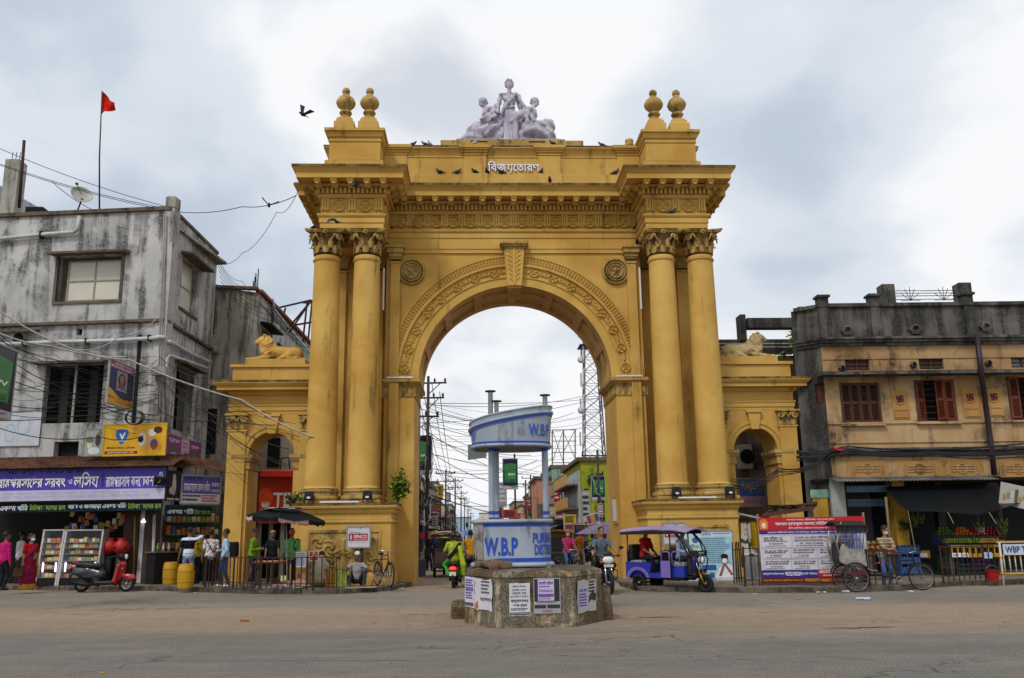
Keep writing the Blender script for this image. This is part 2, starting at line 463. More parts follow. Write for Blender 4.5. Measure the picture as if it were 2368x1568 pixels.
def rotz3(a):c,s=math.cos(a),math.sin(a);return np.array([[c,-s,0],[s,c,0],[0,0,1.0]])
def roty3(a):c,s=math.cos(a),math.sin(a);return np.array([[c,0,s],[0,1,0],[-s,0,c]])
def rotx3(a):c,s=math.cos(a),math.sin(a);return np.array([[1,0,0],[0,c,-s],[0,s,c]])
# ================================================================ ground, road, pavements
def m_ground():
 m,b,p=newmat('road_dust',0.92,0,0.2)
 v=wpos(b);s=b.n('ShaderNodeSeparateXYZ',{0:v})
 big=b.noise(b.mapping(v,(0.10,0.35,1)),1.6,6,0.6,0.4)
 u=b.math('ADD',b.math('ADD',s.outputs[1],b.math('MULTIPLY',s.outputs[0],0.16)),b.math('MULTIPLY',big,5.0))
 u=b.math('DIVIDE',b.math('SUBTRACT',u,2.6),50.0)
 A,B,C=srgb('#807b76'),srgb('#ab957c'),srgb('#8e867c')
 col=b.ramp(u,[(0.0,A),(0.29,A),(0.33,B),(0.40,B),(0.435,C),(0.50,C),(0.57,B),(0.9,srgb('#8d7a66'))])
 fine=b.noise(v,38,8,0.78);mid=b.noise(v,3.2,6,0.65,0.6)
 col=b.mix(b.math('MULTIPLY',b.ramp(mid,[(0.35,0.0),(0.75,1.0)]),0.45),col,srgb('#55504b'))
 col=b.mix(b.math('MULTIPLY',b.ramp(b.noise(b.mapping(v,(0.5,1.6,1),(9,4,0)),1.0,7,0.7),[(0.45,0.0),(0.7,1.0)]),0.5),col,srgb('#a3968a'))
 col=b.mix(b.ramp(fine,[(0.38,0.85),(0.49,0.0)]),col,srgb('#3f3c3a'));col=b.mix(b.ramp(fine,[(0.52,0.0),(0.62,0.7)]),col,srgb('#b3a696'))
 pt=b.n('ShaderNodeTexVoronoi',{'Vector':b.mix(0.3,b.mapping(v,(0.22,0.5,1)),b.noise(v,1.2,3)),'Scale':1.0}).outputs['Color'];col=b.mix(b.math('MULTIPLY',b.n('ShaderNodeSeparateColor',{0:pt}).outputs[0],0.2),col,srgb('#4a443e'))
 sp=b.n('ShaderNodeTexVoronoi',{'Vector':v,'Scale':26.0}).outputs['Distance']
 col=b.mix(b.ramp(sp,[(0.0,0.9),(0.10,0.0)]),col,srgb('#b5aca0'))
 wv=b.mix(0.5,b.mapping(v,(0.16,0.5,1)),b.noise(v,0.9,5))
 ck=b.n('ShaderNodeTexVoronoi',{'Vector':wv,'Scale':1.3},feature='DISTANCE_TO_EDGE').outputs['Distance']
 cm=b.math('MULTIPLY',b.ramp(ck,[(0.0,1.0),(0.006,0.0)]),b.ramp(big,[(0.5,0.0),(0.58,1.0)]))
 col=b.mix(b.math('MULTIPLY',cm,0.45),col,srgb('#2c2926'))
 b.link(col,p.inputs['Base Color'])
 bump(b,p,b.math('SUBTRACT',b.math('ADD',fine,b.math('MULTIPLY',mid,1.2)),b.math('MULTIPLY',cm,2)),0.9,0.035)
 return m
struct(MB()._add([(-2500,-400,0),(2500,-400,0),(2500,4500,0),(-2500,4500,0)],[(0,1,2,3)]),'ground',m_ground())
M_PAVE=m_wall('pavement_stone','#7d7264','#6b6156','#2e2a26',0.6,0.1,2.0,0.5,ledge=0)
M_KERB=m_wall('kerb_stone','#6e6458','#5a5147','#26221e',0.7,0.3,3.0,0.0,ledge=0)
PAVE_Z=0.13
def pavement(name,pix,back):
 pts=[gp(x,y).to_2d()for x,y in pix]
 outl=[tuple(p)for p in pts]+back
 struct(MB().prism(outl,-0.02,PAVE_Z,'z'),name,M_PAVE)
 kerb=MB().mould([(0.0,-0.02),(0.035,0.0),(0.03,PAVE_Z+0.004),(0.0,PAVE_Z+0.012),(-0.16,PAVE_Z+0.012),(-0.16,PAVE_Z-0.02)],pts)
 root=struct(kerb,'kerb',M_KERB)
 for i in range(len(pts)-1):
  a,c=pts[i],pts[i+1];L=(c-a).length;n=max(1,int(L/0.9));d=(c-a)/L;ang=math.atan2(d.y,d.x)
  for k in range(n):
   q=a+d*(L*(k+0.5)/n);nn=Vector((d.y,-d.x))*0.012
   st=MB().cb((0,0,0),(L/n-0.03,0.10,PAVE_Z+0.02)).build('kerb_stone',M_KERB,root,local=True)
   st.matrix_basis=T(q.x+nn.x,q.y+nn.y,PAVE_Z/2+random.uniform(-0.004,0.01),ang+random.uniform(-0.02,0.02))
KL=[(-40,1363),(140,1365),(355,1366),(600,1373),(800,1373),(900,1366),(948,1356)]
KR=[(1436,1355),(1482,1367),(1746,1371),(1916,1370),(2080,1366),(2200,1355),(2420,1350)]
pavement('pavement_left',KL,[(-2.15,33.2),(-16,33.2),(-24,34)])
pavement('pavement_right',KR,[(24,33),(4.9,33.2)])
# ================================================================ the gate
XC=1.36
GM=m_wall('ochre_limewash','#cfa85a','#b88d41','#4a3d2c',0.22,0.75,0.9,0.0,ledge=0.42)
GM2=m_wall('ochre_limewash_weathered','#bd9c5c','#a38346','#2f2820',0.52,0.55,2.4,0.0,ledge=0.5)
GM3=m_wall('ochre_grime_and_shade','#8a7040','#6a5632','#241f18',0.8,0.4,3.0,0.0,ledge=0.4)
GMI=m_wall('ochre_limewash_inner','#c9a368','#b48c52','#4a3c2c',0.2,0.6,1.0,0.0,ledge=0.3)
gate=thing('triumphal_arch','tall ochre painted triumphal arch with paired columns and side archways','arch',(XC,31,0))
OFF[gate.name]=Vector((0,31,0));GX=Vector((XC,0,0))
def gb(mb,name,m=GM,smooth=False,parent=gate):
 0
 OFF[gate.name]=Vector((0,31,0));OFF.setdefault(parent.name,Vector((0,31,0)))
 o=mb.build(name,m,parent,smooth);return o
def GT(x,y,z,*a,**k):return T(x,y-31,z,*a,**k)
R0,SPR,YW,YB=3.3,6.8,30.0,32.8
TOPZ=11.5
for s in(-1,1):
 a=MB();x0,x1=sorted((s*3.45,s*6.8))
 xi=s*4.47;a.bx(min(s*3.45,xi),max(s*3.45,xi),YW,YB,0,6.2);gb(a,'pier');gb(MB().bx(min(xi,s*6.8),max(xi,s*6.8),31.1,YB,0,TOPZ),'recess_wall')
 im=MB();ix0,ix1=sorted((s*3.45,s*4.55))
 pth=[(s*3.45,YB+0.05),(s*3.45,YW),(s*4.56,YW)]if s>0 else[(s*4.56,YW),(s*3.45,YW),(s*3.45,YB+0.05)]
 if s>0:pth=pth
 prof=[(-0.1,6.2),(0.03,6.2),(0.05,6.26),(0.02,6.3),(0.03,6.56),(0.08,6.60),(0.14,6.66),(0.2,6.7),(0.2,6.8),(-0.1,6.82)]
 im.mould(prof,pth)
 gb(im,'impost',GM2)
 gb(MB().bx(min(s*3.45,xi),max(s*3.45,xi),YW,YB,6.2,6.8),'impost_core')
 gb(MB().bx(min(s*R0,xi),max(s*R0,xi),YW,YB,6.8,TOPZ),'wall')
sp=MB();sp_back=MB();NA=64
ang=[PI*i/NA for i in range(NA+1)]
for i in range(NA):
 (ca,sa),(cb_,sb)=(math.cos(ang[i]),math.sin(ang[i])),(math.cos(ang[i+1]),math.sin(ang[i+1]))
 for y,fl,mb_ in((YW,0,sp),(YB,1,sp_back)):
  q=[(R0*ca,y,SPR+R0*sa),(R0*ca,y,TOPZ),(R0*cb_,y,TOPZ),(R0*cb_,y,SPR+R0*sb)]
  mb_._add(q,[(0,1,2,3)if fl else(3,2,1,0)])
gb(sp,'spandrel');gb(sp_back,'spandrel')
def ring(mb,r0,r1,y0,y1,a0=0.0,a1=PI,n=64):
 0
 v=[];f=[]
 for i in range(n+1):
  t=a0+(a1-a0)*i/n;c,s_=math.cos(t),math.sin(t)
  v+=[(r0*c,y0,SPR+r0*s_),(r1*c,y0,SPR+r1*s_),(r1*c,y1,SPR+r1*s_),(r0*c,y1,SPR+r0*s_)]
 for i in range(n):
  a=i*4;f+=[(a,a+1,a+5,a+4),(a+1,a+2,a+6,a+5),(a+3,a,a+4,a+7),(a+2,a+3,a+7,a+6)]
 f+=[(3,2,1,0),(n*4,n*4+1,n*4+2,n*4+3)]
 return mb._add(v,f)
gb(ring(MB(),3.42,3.6,YW+0.01,YB-0.01),'vault',GMI)
for y0,y1,r in((YW-0.0,YW+0.42,R0),(YB-0.42,YB,R0)):gb(ring(MB(),r,3.45,y0,y1),'vault_border',GMI)
gb(ring(MB(),3.36,3.43,31.1,31.7),'vault_panel',GMI)
for k in range(9):
 t=PI*(k+0.0)/8;gb(ring(MB(),R0+0.012,3.45,YW+0.42,YB-0.42,max(0,t-0.045),min(PI,t+0.045),4),'vault_rib',GMI)
gb(ring(MB(),3.305,3.60,YW-0.05,YW+0.02),'archivolt_fascia')
gb(ring(MB(),3.60,3.63,YW-0.09,YW+0.02),'archivolt_fillet')
gb(ring(MB(),3.63,4.00,YW-0.045,YW+0.02),'archivolt_band')
gb(ring(MB(),4.00,4.05,YW-0.13,YW+0.02),'archivolt_roll')
gb(ring(MB(),4.05,4.09,YW-0.10,YW+0.02),'archivolt_roll')
gb(ring(MB(),4.09,4.36,YW-0.06,YW+0.02),'archivolt_leaf_ground')
gb(ring(MB(),4.36,4.40,YW-0.09,YW+0.02),'archivolt_fillet')
def disc_mesh(name,m,r,depth,star=None,petals=0,rims=(),rot0=0.0):
 0
 a=MB();n=24;pr=[(r,0),(r,depth*0.7),(r*0.93,depth),(r*0.88,depth),(r*0.84,depth*0.4),(0.0001,depth*0.35)]
 for q in rims:pr=pr[:-1]+[(r*(q+0.05),depth*0.4),(r*(q+0.03),depth*0.95),(r*(q-0.03),depth*0.95),(r*(q-0.05),depth*0.4),(0.0001,depth*0.4)]
 rx=Matrix.Rotation(PI/2,3,'X');a.lathe(pr,n,rot=rx)
 if star:
  pts=[]
  for i in range(10):
   t=PI/2+2*PI*i/10;q=star if i%2==0 else star*0.42;pts.append((q*math.cos(t),-depth*0.5,q*math.sin(t)))
  pts.append((0,-depth*1.25,0));a._add(pts,[(i,10,(i+1)%10)for i in range(10)])
 for i in range(petals):
  t=2*PI*i/petals+rot0;rr=r*0.5
  R=Matrix.Rotation(-t,3,'Y')
  p=[(0.08*r,-depth*.5,0),(0.75*r,-depth*.5,-0.2*r),(0.8*r,-depth*.5,0.0),(0.75*r,-depth*.5,0.2*r),(0.5*r,-depth*1.1,0)]
  a._add([R@Vector(q)for q in p],[(0,1,4),(1,2,4),(2,3,4),(3,0,4)])
 if petals:a.lathe([(0.16*r,depth*.4),(0.12*r,depth*1.2),(0.0001,depth*1.3)],10,rot=rx)
 return loose(a,name,m,40)
rosette=disc_mesh('rosette',GM,0.165,0.07,petals=4,rot0=PI/4)
def acanthus(name,m,wd,ht,curl=0.10,lobes=5,depth=0.05):
 0
 a=MB();nv=10
 def fn(u,v):
  x=(u-0.5)*2;prof=(0.55+0.45*math.sin(PI*min(v*1.15,1)))*(1-0.25*v)
  lob=1-0.16*abs(math.sin(v*PI*lobes))*(abs(x)>0.6)
  y=-depth*(1-abs(x)**1.3)*(0.5+0.5*v)+0.02*math.cos(x*3*PI)*0.5
  z=ht*v;cv=max(0,v-0.72)/0.28
  y-=curl*cv**1.6;z-=ht*0.16*cv**2.2
  return(x*wd/2*prof*lob,y,z)
 a.grid(fn,8,nv,(0,0.02,0));return loose(a,name,m,60)
scroll=acanthus('scroll_leaf',GM,0.2,0.34,0.03,4,0.06)
leafm=acanthus('bead_leaf',GM,0.125,0.15,0.02,2,0.05)
NR=17
for k in range(NR):
 t=PI*(k+0.5)/NR
 inst(rosette,'rosette',gate,GT(3.815*math.cos(t),YW-0.045,SPR+3.815*math.sin(t),ry=0.0)@Matrix.Rotation(PI/2-t,4,'Y'))
 for dt,fl in((0.052,1),(0.092,-1)):
  if k==NR-1 and False:pass
  for sgn in(1,-1):
   tt=t+sgn*dt
   inst(scroll,'scroll_leaf',gate,GT((3.815-0.1*fl*sgn*0.3)*math.cos(tt),YW-0.05,SPR+3.815*math.sin(tt))@Matrix.Rotation(PI/2-tt+fl*sgn*1.2,4,'Y')@T(0,0,-0.12,s=(0.75,1,0.8)))
NL=120
for k in range(NL):
 t=PI*(k+0.5)/NL
 for r_,sc_ in((4.115,1.0),(4.235,0.9)):
  if abs(t-PI/2)<0.085:continue
  inst(leafm,'bead_leaf',gate,GT(r_*math.cos(t),YW-0.06,SPR+r_*math.sin(t))@Matrix.Rotation(PI/2-t,4,'Y')@T(0,0,0,s=sc_*0.9))
ks=MB();ks.prism([(-0.25,10.05),(0.25,10.05),(0.36,11.40),(-0.36,11.40)],YW-0.30,YW+0.05)
kso=gb(ks,'keystone')
kc=MB()
for o_,z0,z1 in((0.40,11.40,11.46),(0.45,11.462,11.53),(0.50,11.532,11.62)):kc.bx(-o_,o_,YW-0.30-(o_-0.36)*1.2,YW+0.02,z0,z1)
gb(kc,'keystone_cap',GM2)
gb(MB().bx(-0.035,0.035,YW-0.335,YW-0.2,10.06,11.39),'keystone_rib')
for k in range(7):
 for s in(-1,1):
  z=10.16+k*0.165;wd=0.10+0.012*k
  mb=MB()._add([(s*0.05,YW-0.3,z),(s*(0.12+wd),YW-0.3,z+0.18),(s*(0.10+wd),YW-0.3,z+0.25),(s*0.05,YW-0.3,z+0.1),(s*(0.06+wd*0.5),YW-0.345,z+0.14)],[(0,1,4),(1,2,4),(2,3,4),(3,0,4)])
  gb(mb,'carved_feather',GM)
gb(MB().prism([(-0.24,9.98),(0.24,9.98),(0.24,10.12),(-0.24,10.12)],YW-0.2,YW+1.0),'keystone_soffit',GMI)
MED=disc_mesh('medallion',GM2,0.48,0.12,star=0.2,rims=(0.70,0.5))
petal=acanthus('medallion_petal',GM2,0.09,0.13,0.02,2,0.04)
for s in(-1,1):
 md=inst(MED,'medallion',gate,GT(s*3.6,YW,10.62))
 for k in range(26):
  t=2*PI*k/26;inst(petal,'medallion_petal',md,T(0.355*math.cos(t),-0.045,0.355*math.sin(t))@Matrix.Rotation(PI/2-t,4,'Y')@T(0,0,-0.05,s=(0.8,1,0.9)))
impl=acanthus('impost_leaf',GM2,0.2,0.27,0.05,3,0.06)
for s in(-1,1):
 for k in range(5):inst(impl,'impost_leaf',gate,GT(s*(3.56+k*0.22),YW-0.04,6.29))
 for k in range(12):inst(impl,'impost_leaf',gate,GT(s*3.42,YW+0.14+k*0.225,6.29,s*PI/2 if s<0 else-PI/2)@T(0,0,0,s=1))
PX0,PX1,PYF=4.02,6.88,28.28
for s in(-1,1):
 pth=[(-PX1,30.2),(-PX1,PYF),(-PX0,PYF),(-PX0,30.2)]if s<0 else[(PX0,30.2),(PX0,PYF),(PX1,PYF),(PX1,30.2)]
 a=MB().mould([(-0.25,-0.02),(0.10,-0.02),(0.10,0.42),(0.06,0.46),(0.0,0.52),(0.0,2.0),(0.035,2.0),(0.05,2.03),(0.05,2.10),(0.0,2.12),(0.0,2.26),(0.05,2.30),(0.08,2.36),(0.08,2.40),(0.17,2.45),(0.19,2.50),(0.19,2.60),(-0.3,2.62)],pth)
 pd=gb(a,'pedestal');gb(MB().mould([(0.194,2.53),(0.194,2.603),(0.0,2.622)],pth),'pedestal_edge',GM3)
 gb(MB().bx(min(s*PX0,s*PX1)+0.02,max(s*PX0,s*PX1)-0.02,PYF+0.02,31.3,2.3,2.605),'pedestal_top',GM2)
 cxp=s*(PX0+PX1)/2
 fr=MB().mould([(0.0,0),(0.0,0.0)],[(0,0),(1,0)])if False else MB()
 for z0,z1,xa,xb in((1.72,1.80,cxp-1.12,cxp+1.12),(0.56,0.62,cxp-1.12,cxp+1.12)):fr.bx(xa,xb,PYF-0.04,PYF+0.02,z0,z1)
 for xa in(cxp-1.12,cxp+1.06):fr.bx(xa,xa+0.06,PYF-0.037,PYF+0.02,0.62,1.72)
 gb(fr,'panel_frame',GM2)
 carve=MB();rr=random.Random(3)
 def relief(x,z):
  X=abs(x);q=0
  for cx_,cz_,R_,tw in((0.42,0.62,0.24,9),(0.78,0.35,0.2,-8),(0.80,0.82,0.18,8),(0.40,0.2,0.17,10),(0.12,0.45,0.13,-9)):
   dx,dz=X-cx_,z-cz_;d=math.hypot(dx,dz);t=math.atan2(dz,dx)
   if d<R_*1.25:q=max(q,(0.5+0.5*math.cos(tw*d*4+3*t))*max(0,1-(d/(R_*1.25))**4))
  if abs(x)<0.10 and z<0.9:q=max(q,1-abs(x)/0.1)
  return q
 carve.grid(lambda u,v:((u-0.5)*2.12+cxp,PYF-0.004-0.075*relief((u-0.5)*2.12,v*1.1),0.62+v*1.1),130,68)
 gb(carve,'carved_panel',GM2,True)
def rib_none(t,z):return 0
shaft_prof=[]
for i in range(13):
 q=i/12;shaft_prof.append((0.49-0.06*q**1.6,3.12+q*(10.62-3.12)))
shaft_prof=[(0.54,3.08),(0.53,3.12),(0.495,3.16)]+shaft_prof[1:]+[(0.47,10.66),(0.475,10.70),(0.44,10.73),(0.43,10.82)]
base_prof=[(0.62,2.70),(0.67,2.74),(0.68,2.80),(0.65,2.86),(0.58,2.88),(0.57,2.93),(0.60,2.96),(0.62,3.00),(0.615,3.05),(0.56,3.08),(0.5,3.10)]
def capital_meshes():
 bell=MB().lathe([(0.43,0),(0.46,0.03),(0.42,0.06),(0.42,0.35),(0.46,0.55),(0.55,0.68)],24)
 ab=[]
 for q in range(4):
  for i in range(7):
   u=(i/6-0.5)*2;ins=0.13*(1-u*u)
   p=Matrix.Rotation(PI/2*q,2)@Vector((u*0.6,-0.64+ins));ab.append((p.x,p.y))
 abm=MB().prism(ab,0.70,0.745,'z');ab2=[(x*1.06,y*1.06)for x,y in ab];abm.prism(ab2,0.746,0.80,'z')
 vol=MB();pts=[(0,0.02-0.0*i,0)for i in range(1)]
 sp_=[]
 for i in range(22):
  t=i/21*2.3*2*PI/1.0*0.72;r=0.125*(1-i/24);sp_.append((0.0+r*math.cos(t+PI/2),0,-0.125+r*math.sin(t+PI/2)))
 vol.tube([(-0.30,0,-0.30),(-0.16,0,-0.06)]+sp_,[0.02,0.045]+[0.042*(1-i/40)for i in range(22)],6)
 flo=MB().lathe([(0.09,0),(0.10,0.04),(0.05,0.05),(0.04,0.09),(0.0001,0.11)],10,rib=lambda t,z:0.18*math.cos(5*t),rot=Matrix.Rotation(PI/2,3,'X'))
 return(loose(bell,'bell',GM3,50),loose(abm,'abacus',GM2,50),loose(vol,'volute',GM2,True),loose(flo,'flower',GM2,50))  # dark bell: grime plus the shade behind the leaves, put into its colour
BELL,ABAC,VOLU,FLOW=capital_meshes()
CAPLEAF=acanthus('acanthus_leaf',GM2,0.26,0.34,0.13,4,0.09)
CAPLEAF2=acanthus('acanthus_leaf',GM2,0.24,0.40,0.16,4,0.09)
first=None
for s in(-1,1):
 for cx_ in(5.03,6.37):
  x=s*cx_;y=28.98
  sh=MB().lathe(shaft_prof,40,(x,y,0));col=gb(sh,'column',GM,35)
  OFF[col.name]=Vector((0,31,0))
  gb(MB().lathe(base_prof,36,(x,y,0)),'column_base',GM2,40,col)
  gb(MB().cb((x,y,2.655),(1.3,1.3,0.11)),'plinth',GM2,False,col)
  def ci(me,nm,mw):return inst(me,nm,col,GT(x,y,10.86)@mw)
  ci(BELL,'capital_bell',I4);ci(ABAC,'abacus',I4)
  for k in range(8):
   t=2*PI*k/8
   ci(CAPLEAF,'acanthus_leaf',Matrix.Rotation(t,4,'Z')@T(0,-0.42,0.02))
   ci(CAPLEAF2,'acanthus_leaf',Matrix.Rotation(t+PI/8,4,'Z')@T(0,-0.43,0.20))
  for k in range(4):
   t=PI/2*k
   for d_ in(-1,1):
    ci(VOLU,'volute',Matrix.Rotation(t,4,'Z')@Matrix.Rotation(d_*0.55,4,'Z')@T(d_*0.16,-0.60,0.70,s=(d_,1,1)))
   ci(FLOW,'flower',Matrix.Rotation(t,4,'Z')@T(0,-0.55,0.74))
 for cx_ in(4.15,5.03,6.37):
  xx=s*cx_;hw=0.36 if cx_>4.5 else 0.16;yw=31.1 if cx_>4.5 else YW
  pl=MB().bx(xx-hw,xx+hw,yw-0.14,yw+0.02,2.6,10.9);gb(pl,'pilaster')
  pc=MB()
  for o_,z0,z1 in((0.03,10.9,10.97),(0.06,11.05,11.12),(0.12,11.122,11.25),(0.2,11.252,11.42),(0.26,11.422,11.5)):pc.bx(xx-hw-o_*0.6,xx+hw+o_*0.6,yw-0.14-o_,yw+0.01,z0,z1)
  gb(pc,'pilaster_capital',GM2)
PATH=[(-6.8,33.0),(-6.8,29.93),(-6.55,29.93),(-6.55,28.34),(-4.43,28.34),(-4.43,29.93),(4.43,29.93),(4.43,28.34),(6.55,28.34),(6.55,29.93),(6.8,29.93),(6.8,33.0)]
for s in(-1,1):gb(MB().bx(min(s*4.46,s*6.52),max(s*4.46,s*6.52),28.37,30.2,11.66,13.1),'entablature_block')
gb(MB().bx(-6.77,6.77,29.96,32.97,11.49,13.5),'entablature_core')
gb(MB().mould([(-0.3,11.67),(0.0,11.67),(0.0,11.85),(0.03,11.852),(0.03,12.04),(0.06,12.05),(0.09,12.10),(0.09,12.15),(-0.1,12.17)],PATH),'architrave')
gb(MB().bx(-4.4,4.4,29.945,30.1,11.30,11.45).bx(-4.4,4.4,29.92,30.1,11.452,11.672),'architrave_band')
gb(MB().mould([(-0.04,12.10),(-0.04,12.76)],PATH),'frieze')
gb(MB().mould([(-0.1,12.70),(0.05,12.72),(0.10,12.78),(0.10,12.82),(0.06,12.83),(0.06,13.06),(0.20,13.08),(0.26,13.14),(0.26,13.16),(-0.1,13.17)],PATH),'bed_moulding')
gb(MB().mould([(-0.1,13.20),(0.66,13.20),(0.66,13.18),(0.70,13.18),(0.70,13.38),(0.72,13.385),(0.74,13.43),(0.80,13.49),(0.83,13.51),(0.83,13.60),(-0.4,13.64)],PATH),'cornice')
gb(MB().mould([(0.838,13.512),(0.838,13.603),(0.5,13.622)],PATH),'cornice_edge',GM3)
DENT=loose(MB().cb((0,0,0),(0.072,0.17,0.20)),'dentil',GM)
md_=MB().prism([(0.02,-0.02),(-0.42,-0.02),(-0.42,-0.09),(-0.37,-0.15),(-0.28,-0.15),(-0.2,-0.10),(-0.08,-0.2),(0.02,-0.22)],-0.11,0.11,'x')
md_.bx(-0.13,0.13,-0.45,0.02,-0.02,0.004)
md_.cb((0,-0.33,-0.17),(0.12,0.12,0.06))
MODI=loose(md_,'modillion',GM)
tg=MB()
for k in(-1,0,1):tg.prism([(k*0.085-0.03,0.12),(k*0.085+0.03,0.12),(k*0.085+0.03,0.55),(k*0.085-0.03,0.55)],-0.085,0.0)
tg.bx(-0.14,0.14,-0.03,0.0,0.12,0.58)
TRIG=loose(tg,'triglyph',GM)
TRLF=acanthus('triglyph_leaf',GM,0.24,0.17,0.02,2,0.05)
STAR=disc_mesh('star_medallion',GM,0.215,0.10,star=0.18)
def along(i):
 a,c=Vector(PATH[i]),Vector(PATH[i+1]);d=(c-a);L=d.length;d=d/L
 return a,d,L,math.atan2(d.y,d.x)
for i in range(len(PATH)-1):
 if i in(0,10):lim=3.0
 a,d,L,an=along(i);nn=Vector((d.y,-d.x))
 ext0={0:0,1:1,2:-1,3:1,4:1,5:-1,6:-1,7:1,8:1,9:-1,10:1}[i];ext1={0:1,1:-1,2:1,3:1,4:-1,5:-1,6:1,7:1,8:-1,9:1,10:0}[i]
 def span(o):return-o*ext0,L+o*ext1
 u0,u1=span(0.12)
 n=max(1,int(round((u1-u0)/0.145)))
 if L<0.4:n=1
 for k in range(n):
  q=a+d*(u0+(u1-u0)*(k+0.5)/n)+nn*0.11
  inst(DENT,'dentil',gate,GT(q.x,q.y,12.94,an))
 if L>1:
  u0,u1=span(0.30);n=max(2,int(round((u1-u0)/0.56)))
  for k in range(n):
   q=a+d*(u0+(u1-u0)*(k+0.5)/n)+nn*0.24
   inst(MODI,'modillion',gate,GT(q.x,q.y,13.21,an))
  u0,u1=span(0.0)
  if i in(3,7):cells=2
  elif i==5:cells=14
  elif i in(2,4,6,8):cells=2
  else:cells=4
  pit=(u1-u0-0.34)/cells
  for k in range(cells+1):
   if i in(2,4,6,8)and k in(0,cells):continue
   q=a+d*(0.17+pit*k)-nn*0.04
   inst(TRIG,'triglyph',gate,GT(q.x,q.y,12.16,an));inst(TRLF,'triglyph_leaf',gate,GT(q.x,q.y,12.31,an)@Matrix.Rotation(PI,4,'Y')@T(0,0,0))
  for k in range(cells):
   q=a+d*(0.17+pit*(k+0.5))-nn*0.04
   inst(STAR,'star_medallion',gate,GT(q.x,q.y,12.45,an))
AP=[(-6.6,33.0),(-6.6,29.78),(-6.38,29.78),(-6.38,28.66),(-4.62,28.66),(-4.62,29.82),(4.62,29.82),(4.62,28.66),(6.38,28.66),(6.38,29.78),(6.6,29.78),(6.6,33.0)]
for s in(-1,1):
 bp=[(s*6.38,32.2),(s*6.38,28.66),(s*4.62,28.66),(s*4.62,32.2)]
 if s>0:bp=bp[::-1]
 blk=MB().mould([(-0.3,13.60),(0.12,13.60),(0.12,14.18),(0.03,14.24),(0.0,14.26),(0.0,14.92),(0.03,14.93),(0.03,15.0),(0.0,15.01),(0.0,15.06),(0.05,15.10),(0.09,15.2),(0.10,15.26),(0.16,15.28),(0.16,15.38),(-0.3,15.40)],bp)
 gb(blk,'attic_block');gb(MB().bx(min(s*6.3,s*4.7),max(s*6.3,s*4.7),28.74,32.1,13.6,15.39),'attic_block_core')
wallp=[(-6.6,33.0),(-6.6,29.8),(6.6,29.8),(6.6,33.0)]
gb(MB().mould([(-0.3,13.58),(0.10,13.58),(0.10,14.14),(0.06,14.18),(0.0,14.2),(0.0,14.84),(0.025,14.85),(0.025,14.90),(0.0,14.92),(0.03,14.99),(0.08,15.08),(0.12,15.14),(0.15,15.16),(0.15,15.26),(-0.3,15.28)],wallp),'attic_wall')
gb(MB().bx(-6.5,6.5,29.9,32.9,13.5,15.27),'attic_core');gb(MB().mould([(0.154,15.2),(0.154,15.264),(0.0,15.284)],wallp),'attic_edge',GM3)
for xx in(-1.35,1.33,-4.2,4.2):
 hw=0.40
 f=MB().bx(xx-hw,xx+hw,29.75,29.9,14.18,14.93)
 f.bx(xx-hw-0.04,xx+hw+0.04,29.65,29.9,13.62,14.19)
 for o_,z0,z1 in((0.03,14.93,15.02),(0.08,15.022,15.10),(0.14,15.102,15.16),(0.18,15.162,15.275)):f.bx(xx-hw-o_,xx+hw+o_,29.75-o_*0.9,29.95,z0,z1)
 gb(f,'attic_pilaster')
for n_,hw,z0,z1,y0 in(('statue_plinth',2.6,15.26,15.60,29.95),('statue_step',1.95,15.602,15.70,30.05)):gb(MB().bx(-hw,hw,y0,31.6,z0,z1),n_,GM2)
up=[(0.16,16.02),(0.19,16.06),(0.15,16.10),(0.14,16.15),(0.19,16.19),(0.225,16.25),(0.20,16.31),(0.15,16.35),(0.20,16.42),(0.29,16.52),(0.33,16.62),(0.325,16.68),(0.29,16.74),(0.30,16.76),(0.26,16.82),(0.17,16.90),(0.12,16.95),(0.11,17.0)]
ball=[(0.10,16.99),(0.13,17.03),(0.145,17.09),(0.13,17.16),(0.08,17.21),(0.0001,17.23)]
def gadroon(t,z):return 0.045*abs(math.cos(t*9+z*6))if 16.42<z<16.75 else 0.0
for s in(-1,1):
 for cx_ in(5.09,5.93):
  x=s*cx_;y=29.2
  ub=MB().cb((x,y,15.62),(0.70,0.70,0.44)).cb((x,y,15.89),(0.56,0.56,0.12)).cb((x,y,15.985),(0.44,0.44,0.09))
  u=gb(ub,'urn_block')
  gb(MB().lathe(up,54,(x,y,0),rib=gadroon),'urn',GM2,40,u);gb(MB().lathe(ball,20,(x,y,0)),'urn_ball',GM2,True,u)
gb(MB().lathe([(0.17,15.28),(0.17,15.36),(0.12,15.40),(0.16,15.46),(0.14,15.54),(0.0001,15.58)],16,(4.25,29.75,0)),'small_finial',GM2,True)
M_LET=mat('white_enamel','#e8e4ec',0.45,0,0.05)
for wd_,s_ in((1.86,'বিজয়তোরণ'),):
 me=text_mesh(s_,wd_,0.46,0.012,0.06);a_=np.zeros(len(me.vertices)*3);me.vertices.foreach_get('co',a_);a_=a_.reshape(-1,3);a_[:,2]*=0.35/max(1e-6,1);me.vertices.foreach_set('co',a_.ravel());me.materials.append(M_LET)
 inst(me,'lettering',gate,GT(0.03,29.76,14.47)@Matrix.Rotation(PI/2,4,'X'))
AY=30.3;AYB=31.7
